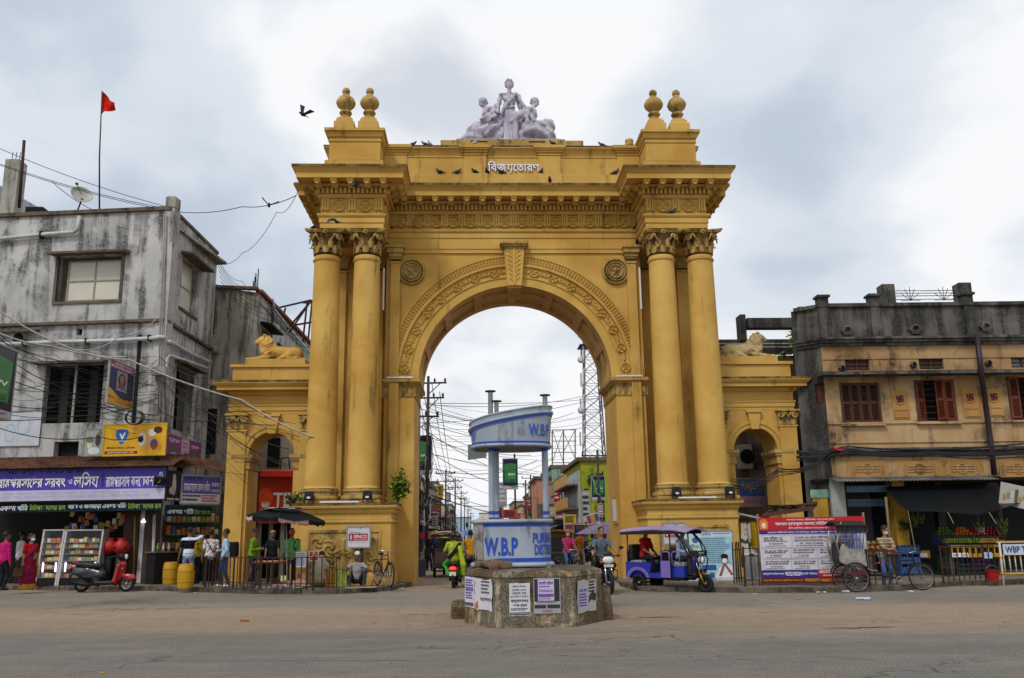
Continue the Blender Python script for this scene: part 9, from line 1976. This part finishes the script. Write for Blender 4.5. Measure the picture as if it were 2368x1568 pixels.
for k,(x0,y0,x1,y1,Y,c,lb_)in enumerate(((1153,1115,1172,1172,66,'#9aa0a8','grey notice board with rows of print behind the booth post'),(1152,1172,1162,1200,60,'#9a1c2c','narrow red sign below the grey notice board'),(1162,1178,1196,1198,50,'#b8402c','red sweet shop sign with round emblem behind the booth'),(1270,1172,1287,1194,70,'#b89a2c','yellow sign with dark lettering past the salmon house'),(1304,1190,1332,1212,56,'#c0a024','yellow shop board right of the booth'),(1306,1212,1328,1226,56,'#b04a5a','pink shop board under the yellow board'),(1326,1210,1344,1232,52,'#b8281c','red shop board with yellow ring'),(1346,1135,1364,1206,50,'#a8acac','tall white tin sheet leaning on the shops'),(1358,1188,1388,1226,46,'#c0b8b4','tilted saree shop board with coloured squares'),(1384,1165,1394,1195,50,'#a83a5a','narrow pink sign before the lime house'),(1386,1205,1402,1225,47,'#9a1c2c','dark red sign beside the right pier'),(1000,1192,1012,1222,70,'#b4ac9c','pale sign on the left side of the street'),(1020,1170,1030,1195,90,'#c0b8a8','small white sign high on the left of the street'),(1040,1178,1052,1190,120,'#a8283c','small red sign far down the left of the street'),(1012,1120,1026,1150,75,'#b0981c','yellow hoarding panel on the left roofs'),(1030,1140,1042,1160,85,'#2c4a8a','blue hoarding panel on the left roofs'))):
 b=board_px('street_sign',lb_,'sign',(x0,y0,y1,Y),(x1,y0,y1,Y),ink(c),frame=M_FRAME if k%2 else None,thick=0.05,fw=0.06,tilt=-0.25 if 'tilted' in lb_ else 0.0)
 if 'squares' in lb_:
  for j,cc in enumerate(('#8a3a5a','#b8862c','#3a4a8a')):br(b,0.05+0.31*j,0.34+0.31*j,0.5,0.95,ink(cc),0.03)
 lines(b,4,0.1,0.9,0.1,0.85 if 'squares' not in lb_ else 0.4,ink('#2a2a30' if k%3 else '#d8d4c8'),RN,0.035)
 MB().tube([Vector((0,0.09,-b[0].location.z)),Vector((0,0.09,0))],0.05,6).build('post',M_POLE,b[0],True,local=True)
CLC=['#2a3a6a','#b8901c','#5a1c5a','#8a2c3c','#c4a81c','#1c4a6a','#2c2c34','#a8406a','#3a6a8a','#c9b8a0','#6a2a8a','#38506a']
CLN={'#2a3a6a':'navy','#b8901c':'mustard','#5a1c5a':'purple','#8a2c3c':'crimson','#c4a81c':'yellow','#1c4a6a':'deep blue','#2c2c34':'black','#a8406a':'pink','#3a6a8a':'sky blue','#c9b8a0':'beige','#6a2a8a':'violet','#38506a':'slate'}
rk=thing('clothes_rack','steel rack of the clothes stall on the right of the street','rack',at(1370,1300,46));OFF[rk.name]=Vector(rk.location)
for yy in(1214,1250):MB().tube([at(1326,yy,46.2),at(1408,yy,46.2)],0.03,6).build('rail',M_STEEL,rk)
for x in(1326,1367,1408):p=at(x,1212,46.2);MB().tube([(p.x,p.y,0),p],0.03,6).build('upright',M_STEEL,rk)
for row,(yy,hh)in enumerate(((1214,36),(1252,30))):
 for k in range(12):c=CLC[(k*5+row*3)%12];x=1328+6.4*k;cloth('hanging_garment','%s garment on the %s row of the clothes stall rack, %s along'%(CLN[c],('upper','lower')[row],ORD[k]),x,yy,x+6.8,yy+hh-r.uniform(0,8),46.0-0.02*(k%2),m_cloth(c),k+row*20,0.03,'garment')['group']='garments on the stall rack'
def parasol(label,px,py,Y,R,c1,c2,drop=0.5):
 p=at(px,py,Y);t=thing('market_parasol',label,'parasol',(p.x,Y,0),0,'street market parasols');OFF[t.name]=Vector();MB().tube([(0,0,0),(0,0,p.z)],0.03,6).build('pole',M_STEEL,t,local=True)
 for k in range(8):
  a0,a1=2*PI*k/8,2*PI*(k+1)/8;MB()._add([(0,0,p.z),(R*math.cos(a0),R*math.sin(a0),p.z-drop),(R*math.cos(a1),R*math.sin(a1),p.z-drop),(R*0.55*math.cos((a0+a1)/2),R*0.55*math.sin((a0+a1)/2),p.z-drop*0.40)],[(0,1,3),(0,3,2),(1,2,3)]).build('canopy_panel',m_cloth((c1,c2)[k%2]),t,local=True)
parasol('white and violet parasol beside the right pier',1400,1206,38,1.3,'#b4a8c4','#a89ab8');parasol('yellow and green parasol on the left of the street',1008,1226,60,1.2,'#b8a82c','#3a7a3a');parasol('red parasol beside the left poles',988,1226,58,0.9,'#a8183c','#b02a4a');parasol('red and green parasol behind the autorickshaw',1292,1230,50,1.4,'#b02a24','#3a8a4a');parasol('blue parasol far down the street',1074,1226,90,1.4,'#5a7ab0','#7a94c0')
b=board_px('tarp_bundle','grey blue tarpaulin covered stand beside the left pier','tarpaulin',(958,1295,1336,36.5),(982,1292,1336,36.5),m_cloth('#5f6f80'),thick=0.8)
tt=erickshaw('orange-roofed electric rickshaw driving away beyond the red scooter',(at(1020,1300,33).x,36.5,0),PI/2+0.05,'#3a2c26','#4a3a30','#b8401c');tt.scale=(0.95,0.95,0.95)
MB().bx(-1.26,-1.24,-0.40,0.40,0.55,1.0).build('rear_plate',mat('faded_plate','#6a5a52',0.7),tt,local=True)
ar=thing('autorickshaw','black autorickshaw with yellow hood standing behind the booth','rickshaw',(at(1300,1300,36.5).x,37.5,0),-PI/2-0.12);OFF[ar.name]=Vector();M_AY=mat('auto_yellow','#b8862c',0.5,0,0.15,3);M_AB=mat('auto_black','#17191a',0.4,0,0.15,3)
for c_ in((0.95,0,0.22),(-0.75,0.5,0.22),(-0.75,-0.5,0.22)):wheel(ar,c_,0.22,0.05,M_DKMET,0,True)
bd=Sculpt(0.04,0.06);bd.box((-0.35,0,0.55),(0.75,0.52,0.22),0.08).box((0.75,0,0.55),(0.15,0.36,0.26),0.10).ell((1.0,0,0.48),(0.25,0.2,0.14));bd.build('body',M_AB,ar)
MB().grid(lambda u,v:(-1.12+1.95*u,(v-0.5)*1.24,1.62+0.12*math.sin(PI*v)-(0.25*max(0,0.12-u)/0.12)),16,10,(0,0,-0.04)).build('hood',M_AY,ar,50,local=True)
for e in(-1,1):
 for x in(-1.05,0.0,0.78):MB().tube([(x+0.1*(x>0.5),e*0.55,0.7),(x,e*0.57,1.64)],0.03,6).build('hood_post',M_AB if x<0.5 else M_AY,ar,True,local=True)
 MB().lathe([(0.05,0),(0.06,0.03),(0.0001,0.05)],12,(0.93,e*0.33,0.66),rot=Matrix.Rotation(PI/2,3,'Y')).build('headlight',M_LAMP,ar,True,local=True)
MB().bx(-1.15,-1.10,-0.55,0.55,0.7,1.5).build('back_panel',M_AB,ar,local=True);MB()._add([(0.88,-0.5,0.85),(0.88,0.5,0.85),(0.76,0.53,1.58),(0.76,-0.53,1.58)],[(0,1,2,3)]).build('windscreen',M_GLASS,ar,local=True);MB().tube([(0.90,-0.52,0.84),(0.77,-0.55,1.60),(0.77,0.55,1.60),(0.90,0.52,0.84)],0.035,6).build('windscreen_frame',M_AB,ar,True,local=True)
Sculpt(0.04,0.03).box((-0.6,0,0.85),(0.25,0.45,0.05),0.05).build('seat',M_SEAT,ar);Sculpt(0.02,0.02).ell((1.05,0,0.46),(0.18,0.1,0.08)).build('front_fender',M_AB,ar)
def walker(label,px,Y,rz,H,shirt,pants,stride=0.22,**k):return person(label,(at(px,1240,Y).x,Y,0),rz,H,shirt=shirt,pants=pants,h=0.026,feet={-1:(-0.09,-stride,0.0),1:(0.09,stride*0.8,0.0)},hands={-1:(-0.26,0.15,0.86),1:(0.26,-0.18,0.9)},group='walkers in the street beyond the arch',**k)
walker('walker in orange shirt and pale trousers beside the clothes stall',1341,42,2.4,1.66,'#b8701c','#b4aa9a',skin=2);walker('walker in dark blue shirt by the left poles',1004,48,0.4,1.66,'#2a3450','#2a2622');walker('woman in green saree walking beyond the autorickshaw',1354,50,0.2,1.56,'#2f6a3c','#2a5a34',female=True,skin=1);walker('walker in white shirt far down the street',1102,75,0.1,1.66,'#b4b4b4','#2a2a30');walker('walker in red shirt far down the left of the street',1062,70,PI,1.66,'#8a1c24','#2a2a34');walker('walker in pale blue far down the street',1118,95,0.3,1.66,'#8aa0b4','#22242c');walker('man in black beside the tangled pole',992,42,1.2,1.68,'#17171b','#1c1c20')
walker('woman in yellow at the clothes stall',1390,43,1.0,1.56,'#b8981c','#6a4a1c',female=True,skin=1);walker('man in violet shirt at the clothes stall',1376,44,-1.2,1.62,'#4a2a6a','#1c1c28')
s3_=scooter('black scooter parked far inside the street on the left',(at(1012,1300,52).x,52,0),PI/2+0.3,mat('black_paint','#101012',0.25,coat=0.5));m3=motorcycle('motorcycle parked beside the clothes stall',(at(1358,1300,44).x,44,0),-PI/2+0.5,mat('blue_paint','#1c2c6a',0.3,coat=0.5))
# ================================================================ cables before the houses
LB1='black cable sagging across the front of the grey house'
def L_(pts,sag,r=0.016,m=None,lab=LB1,g='cables before the grey house'):cable([at(x,y,Y)for x,y,Y in pts],sag,r,m,lab,g)
L_([(-20,705,28),(150,800,28.5),(300,832,29),(560,925,28.8),(728,1012,28.53)],0.1,0.028,M_WIREW,'pale thick cable running from the far left past the house corner to the arch','pale cables before the grey house')
L_([(-20,762,28),(120,800,28.8),(290,826,29.3)],0.1,0.028,M_WIREW,'pale cable sloping down to the tilted meditation sign','pale cables before the grey house')
L_([(175,808,29.5),(280,775,30),(360,738,31)],0.2,0.02,M_WIREW,'pale cable rising from mid wall to the corner pipes','pale cables before the grey house')
RQ=random.Random(31)
for k in range(22):
 y0=RQ.uniform(740,1000);y1=RQ.uniform(820,1010);L_([(-30,y0,RQ.uniform(26,29)),(RQ.uniform(100,240),(y0+y1)/2+RQ.uniform(0,30),29.5),(RQ.uniform(355,372),y1,31)],RQ.uniform(0.05,0.4),RQ.choice((0.007,0.010,0.015)))
for k in range(14):
 y0=RQ.uniform(820,1010);L_([(368,y0,30.9),(RQ.uniform(440,500),y0+RQ.uniform(20,90),30.4),(RQ.uniform(560,700),y0+RQ.uniform(80,190),29.4)],RQ.uniform(0.05,0.3),RQ.choice((0.007,0.010,0.015)),None,'black cable running from the house corner to the left side archway','cables before the side archway')
for x0,y0,x1,y1 in((-20,335,385,478),(-20,372,385,482),(-20,375,385,486),(120,420,250,500)):L_([(x0,y0,30),(x1,y1,31.6)],0.15,0.012,None,'thin cable rising above the grey house roof','cables above the grey house roof')
L_([(392,487,31.8),(560,478,29),(685,452,27.8)],0.15,0.014,None,'cable from the grey house roof to the arch cornice','cables above the grey house roof');L_([(500,600,34),(560,585,33),(640,490,30),(690,440,28)],0.3,0.010,None,'thin loose cable looping to the arch cornice','cables above the grey house roof')
for k in range(7):L_([(500+k*2,590+12*k,35),(560+14*k,650+16*k,37),(640+14*k,720+14*k,38)],0.3,0.010,None,'thin cable fanning behind the lion side archway','cables above the grey house roof')
LR='black cable across the front of the tan house'
for k in range(11):
 y0=RQ.uniform(1025,1050);L_([(1842,y0+RQ.uniform(0,20),29.5),(1960,y0+RQ.uniform(-5,8),28.6),(2150,y0+8,28.6),(2390,y0+RQ.uniform(-10,12),28.4)],RQ.uniform(0.03,0.12),RQ.choice((0.012,0.02,0.028)),None,LR,'cables before the tan house')
for k in range(6):L_([(1690,RQ.uniform(1105,1135),30),(1800,1090+RQ.uniform(-10,10),29.6),(1925,RQ.uniform(1030,1055),28.8)],0.25,0.014,None,'black cable crossing the right side archway','cables before the tan house')
L_([(1926,1035,28.7),(1955,1040,28.7)],0.05,0.05,ink('#a8142c'),'red wrapped splice on the cables at the tan house corner','cables before the tan house')
coil=thing('cable_coil','coil of black cable hanging beside the yellow ice cream sign','cable',at(310,965,29.8));OFF[coil.name]=Vector()
for k in range(5):MB().tube([(0.24*math.cos(a)*(1+0.1*k),0.02*k,0.24*math.sin(a))for a in np.linspace(0,2*PI,20)[:-1]],0.012,5,True).build('coil_loop',M_WIRE,coil,True,local=True)
# ================================================================ plants
def bush(name,label,loc,size,n,cols_,seed,leaf=0.09,stems=6,hgt=None):
 t=thing(name,label,'plant',loc);OFF[t.name]=Vector();r=random.Random(seed);hgt=hgt or size;tips=[]
 for k in range(stems):
  a=r.uniform(0,2*PI);p1=Vector((math.cos(a)*size*r.uniform(0.2,0.7),math.sin(a)*size*r.uniform(0.15,0.5),hgt*r.uniform(0.5,1.0)));MB().tube([(0,0,0),p1*0.5+Vector((0,0,0.05)),p1],[0.02,0.012,0.006],5).build('stem',M_TRIM,t,True,local=True);tips.append(p1)
 for ci,c in enumerate(cols_):
  mb=MB()
  for k in range(n//len(cols_)):
   b0=r.choice(tips)*r.uniform(0.35,1.05)+Vector((r.gauss(0,1),r.gauss(0,0.8),r.gauss(0,1)))*size*0.16;a=r.uniform(0,2*PI);el=r.uniform(-0.9,0.5);d=Vector((math.cos(a)*math.cos(el),math.sin(a)*math.cos(el),math.sin(el)));L=leaf*r.uniform(0.6,1.3);s_=d.cross(Vector((0,0,1))).normalized()*L*0.36+Vector((0,0,r.uniform(-0.3,0.3)*L))
   mb._add([b0,b0+d*L*0.45+s_,b0+d*L,b0+d*L*0.45-s_],[(0,1,2),(0,2,3)])
  o=mb.build('leaves',mat('foliage_'+c.strip('#'),c,0.5,0,0.3,9),t,local=True);o['kind']='stuff'
 return t
bush('fig_sapling','leafy green fig sapling growing from the ledge beside the arch column',(XC-3.85,28.6,2.6),0.62,420,('#4a6a1c','#7f9a2c','#3a5a1c'),4,0.13,9,1.05);bush('ledge_weeds','low green weeds growing on the ledge at the outer column base',(XC-7.05,28.35,2.58),0.5,340,('#3c5424','#56702c'),7,0.08,12,0.35)
p=at(1848,805,33.2);bush('roof_shrub','yellow green shrub growing from the old brick stack beside the tan house',p,0.55,380,('#8aa02c','#6a8424','#a8b83a'),9,0.10,8,0.6);bush('roof_shrub','small green tuft growing low beside the pale lion',at(1812,828,32.6),0.25,90,('#7a9a2c','#5a7a24'),12,0.08,5,0.25)
bush('wall_plant','green creeper on the lime house wall',at(1366,1120,59.9),0.7,200,('#3c6a24','#5a842c'),15,0.16,6,0.8)
# ================================================================ pigeons
M_PIG=[mat('pigeon_grey','#3a3e48',0.6,0,0.3,14),mat('pigeon_dark','#1d2026',0.6,0,0.3,14),mat('pigeon_white','#b8b4b0',0.6,0,0.3,14)]
def pigeon_mesh(m):
 S=Sculpt(0.011,0.03);S.chain([(0.12,0,0.10),(0,0,0.13),(-0.09,0,0.19)],[0.05,0.075,0.045]);S.ell((-0.12,0,0.25),(0.035,0.03,0.035));S.cap((-0.10,0,0.2),(-0.12,0,0.25),0.035);S.cap((-0.15,0,0.25),(-0.18,0,0.24),0.010,0.004);S.box((0.22,0,0.08),(0.09,0.03,0.008),0.01,roty3(0.25))
 for e in(-1,1):S.ell((0.05,e*0.06,0.13),(0.13,0.025,0.05),roty3(0.25));S.cap((0.0,e*0.03,0.07),(0.0,e*0.03,0.0),0.010)
 Vv,Q,Lf=S.mesh();me=quads_mesh('pigeon',Vv,Q,[m]);shade(me,True);return me
PM=[pigeon_mesh(m)for m in M_PIG];za_=lambda x,y:(888.1+x*0.27187,165.8+y*0.27187);zl_=lambda x,y:(651.3+x*0.2907,165.8+y*0.2907);zr_=lambda x,y:(1361.8+x*0.2907,165.8+y*0.2907)
SP_=[(za_(470,872),29.735,14.2,0,1),(za_(630,870),29.735,14.2,PI,0),(za_(770,868),29.72,14.2,0.3,1),(za_(875,872),29.73,14.2,1.2,1),(za_(990,875),29.735,14.2,0.1,1),(za_(1338,872),29.72,14.2,2.0,0),(za_(1410,925),29.1,13.62,1.4,1),(za_(770,632),29.7,15.28,2.6,2),(za_(1432,632),29.7,15.28,0.2,1),(za_(345,635),29.8,15.28,0,0),(za_(250,635),29.8,15.28,3,0),(za_(390,638),29.8,15.28,1,2),(za_(1850,645),29.8,15.28,0,0),(zr_(215,820),29.73,14.2,2.8,0),(zr_(670,1145),28.3,12.16,3,0),(zr_(660,1288),28.6,11.68,1.5,1),(zr_(385,1262),29.86,12.16,2.6,1),(zr_(385,1395),29.6,11.52,1.4,1),(zl_(250,1275),28.6,11.68,2.4,1),(zl_(365,1270),28.6,11.68,1.5,1),(zl_(845,1250),29.86,12.16,0,1)]
PLB=['dark pigeon at the left end of the attic ledge','grey pigeon facing right on the attic ledge','dark pigeon with raised head left of the white lettering','pigeon stooping just under the first white letter','dark pigeon under the middle of the white lettering','grey pigeon at the end of the white lettering','pigeon on the main cornice edge below the lettering','black and white pigeon on the attic top left of the statue plinth middle','dark pigeon on the attic top right of the statue plinth middle','grey pigeon on the attic top far left','hunched pigeon nearest the left attic block','pale pigeon on the attic top beside two grey ones','pigeon on the attic top towards the right block','grey pigeon on the attic ledge beside the right block','pigeon on the architrave under the right star reliefs','dark pigeon on the capital of the right column pair','dark pigeon in the corner of the frieze on the right','pigeon on the pilaster cap beside the right columns','pigeon leaning off the outer left capital','pigeon upright on the left capitals','dark pigeon in the corner of the frieze on the left']
for(p2_,Y,z,rz,mi_),lab in zip(SP_,PLB):
 q=at(*p2_,Y);o=link('pigeon',PM[mi_]);o.location=(q.x,Y,z);o.rotation_euler=(0,0,rz);o.scale=(0.72,)*3;tag(o,lab,'pigeon','pigeons perched on the arch')
def flyer(label,px,py,Y,rz,up,pitch=0.0,mi_=0,sc_=1.25):
 t=thing('pigeon',label,'pigeon',at(px,py,Y),0,'pigeons in flight');t.rotation_euler=(pitch,0.0,rz);t.scale=(sc_*0.62,)*3;OFF[t.name]=Vector()
 S=Sculpt(0.012,0.03);S.chain([(0.12,0,0),(0,0,0.0),(-0.13,0,0.02)],[0.045,0.065,0.04]);S.ell((-0.17,0,0.03),(0.035,0.03,0.032));S.cap((-0.19,0,0.03),(-0.22,0,0.025),0.01,0.004);S.box((0.22,0,0),(0.08,0.05,0.006),0.008);S.build('body',M_PIG[mi_],t)
 for e in(-1,1):MB().grid(lambda u,v:(-0.08+0.17*v+0.10*u*u*(v-0.2)+0.05*u,e*(0.05+0.34*u),0.03+up*(u**1.2)*0.30-0.03*u*u),8,3,(0,0,0.006)).build('wing',M_PIG[mi_],t,True,local=True)
flyer('pigeon flying with raised wings high left of the arch',700,265,27,0.9,1.1,0.6,1);flyer('pigeon flying low left of the arch near the thin cable',622,474,27,1.8,1.0,0.2,0,1.1);flyer('pigeon gliding before the left column entablature',822,430,26.8,0.3,0.25,0.3,0,1.3);flyer('pigeon darting below the left star reliefs',766,508,27.2,-0.6,-0.6,0.3,0,1.1)
# ================================================================ litter on the road
def scrap(name,label,px,py,c,sx,sy,seed,hgt=0.06):
 p=gp(px,py);t=Sculpt(0.02 if sx>0.25 else 0.012,0.02);r=random.Random(seed)
 for k in range(4):t.ell((r.uniform(-.5,.5)*sx,r.uniform(-.5,.5)*sy,hgt*0.4),(sx*r.uniform(.2,.4),sy*r.uniform(.2,.5),hgt*r.uniform(.3,.6)),rotz3(r.uniform(0,3)))
 o=t.build(name,mat('scrap_'+c.strip('#'),c,0.7,0,0.3,14));o.location=p;o.rotation_euler=(0,0,r.uniform(0,6));return tag(o,label,'litter','litter on the road')
scrap('plastic_litter','crumpled white and blue plastic bag on the road before the rickshaw',2003,1387,'#b4bcd4',0.42,0.14,2);scrap('dry_leaf','orange dry leaf on the road before the banner',1846,1387,'#a8641c',0.18,0.12,3,0.04);scrap('dry_leaf','brown dry leaf on the road left of the island',566,1437,'#8a4a1c',0.14,0.1,4,0.04);scrap('paper_litter','white paper scraps by the end of the left kerb',920,1362,'#b4b0aa',0.3,0.12,5,0.03);scrap('paper_litter','white litter at the kerb below the red banner',1955,1370,'#b8b8bc',0.25,0.1,6);scrap('paper_litter','scrap of white paper at the kerb under the banner middle',1898,1372,'#b0aca4',0.2,0.1,8);scrap('paper_litter','flattened white cup near the rickshaw puller',2105,1369,'#c4c0ba',0.14,0.08,9,0.04);scrap('dry_leaf','small orange leaf on the dusty band',862,1440,'#b06a3a',0.12,0.06,10,0.03);scrap('dry_leaf','yellow leaf at the bottom left of the road',239,1558,'#a8801c',0.07,0.05,11,0.02);scrap('bottle_cap','green bottle cap on the road below the island',904,1535,'#2f8a6a',0.04,0.03,12,0.015)
scrap('paper_litter','pale litter at the foot of the right kerb near the electric rickshaw',1746,1375,'#a8a8a8',0.12,0.06,14,0.03);scrap('paper_litter','kerbside rubbish near the yellow barrel',455,1373,'#a89a6a',0.3,0.08,15,0.03)
for x0,y0,L,seed,lab in((1995,1452,1.4,3,'open dark crack in the asphalt on the right'),(1530,1428,0.9,4,'rusty curved crack in the asphalt right of the island'),(420,1440,0.0,5,'')):
 if not L:continue
 r=random.Random(seed);p=gp(x0,y0);mb=MB();N=14
 up_=[(p.x+L*(i/N-0.5),p.y+r.uniform(-0.05,0.05)+0.03*i/N+0.028*math.sin(PI*i/N),0.006)for i in range(N+1)];lo_=[(x,y-0.07*math.sin(PI*i/N)-0.004,0.006)for i,(x,y,z)in enumerate(up_)]
 mb._add(up_+lo_,[(i,N+1+i,N+2+i,i+1)for i in range(N)]);o=mb.build('road_crack',mat('crack_tar','#1a1715',0.95));tag(o,lab,'crack','cracks in the road')
bpy.data.scenes.remove(TXT)
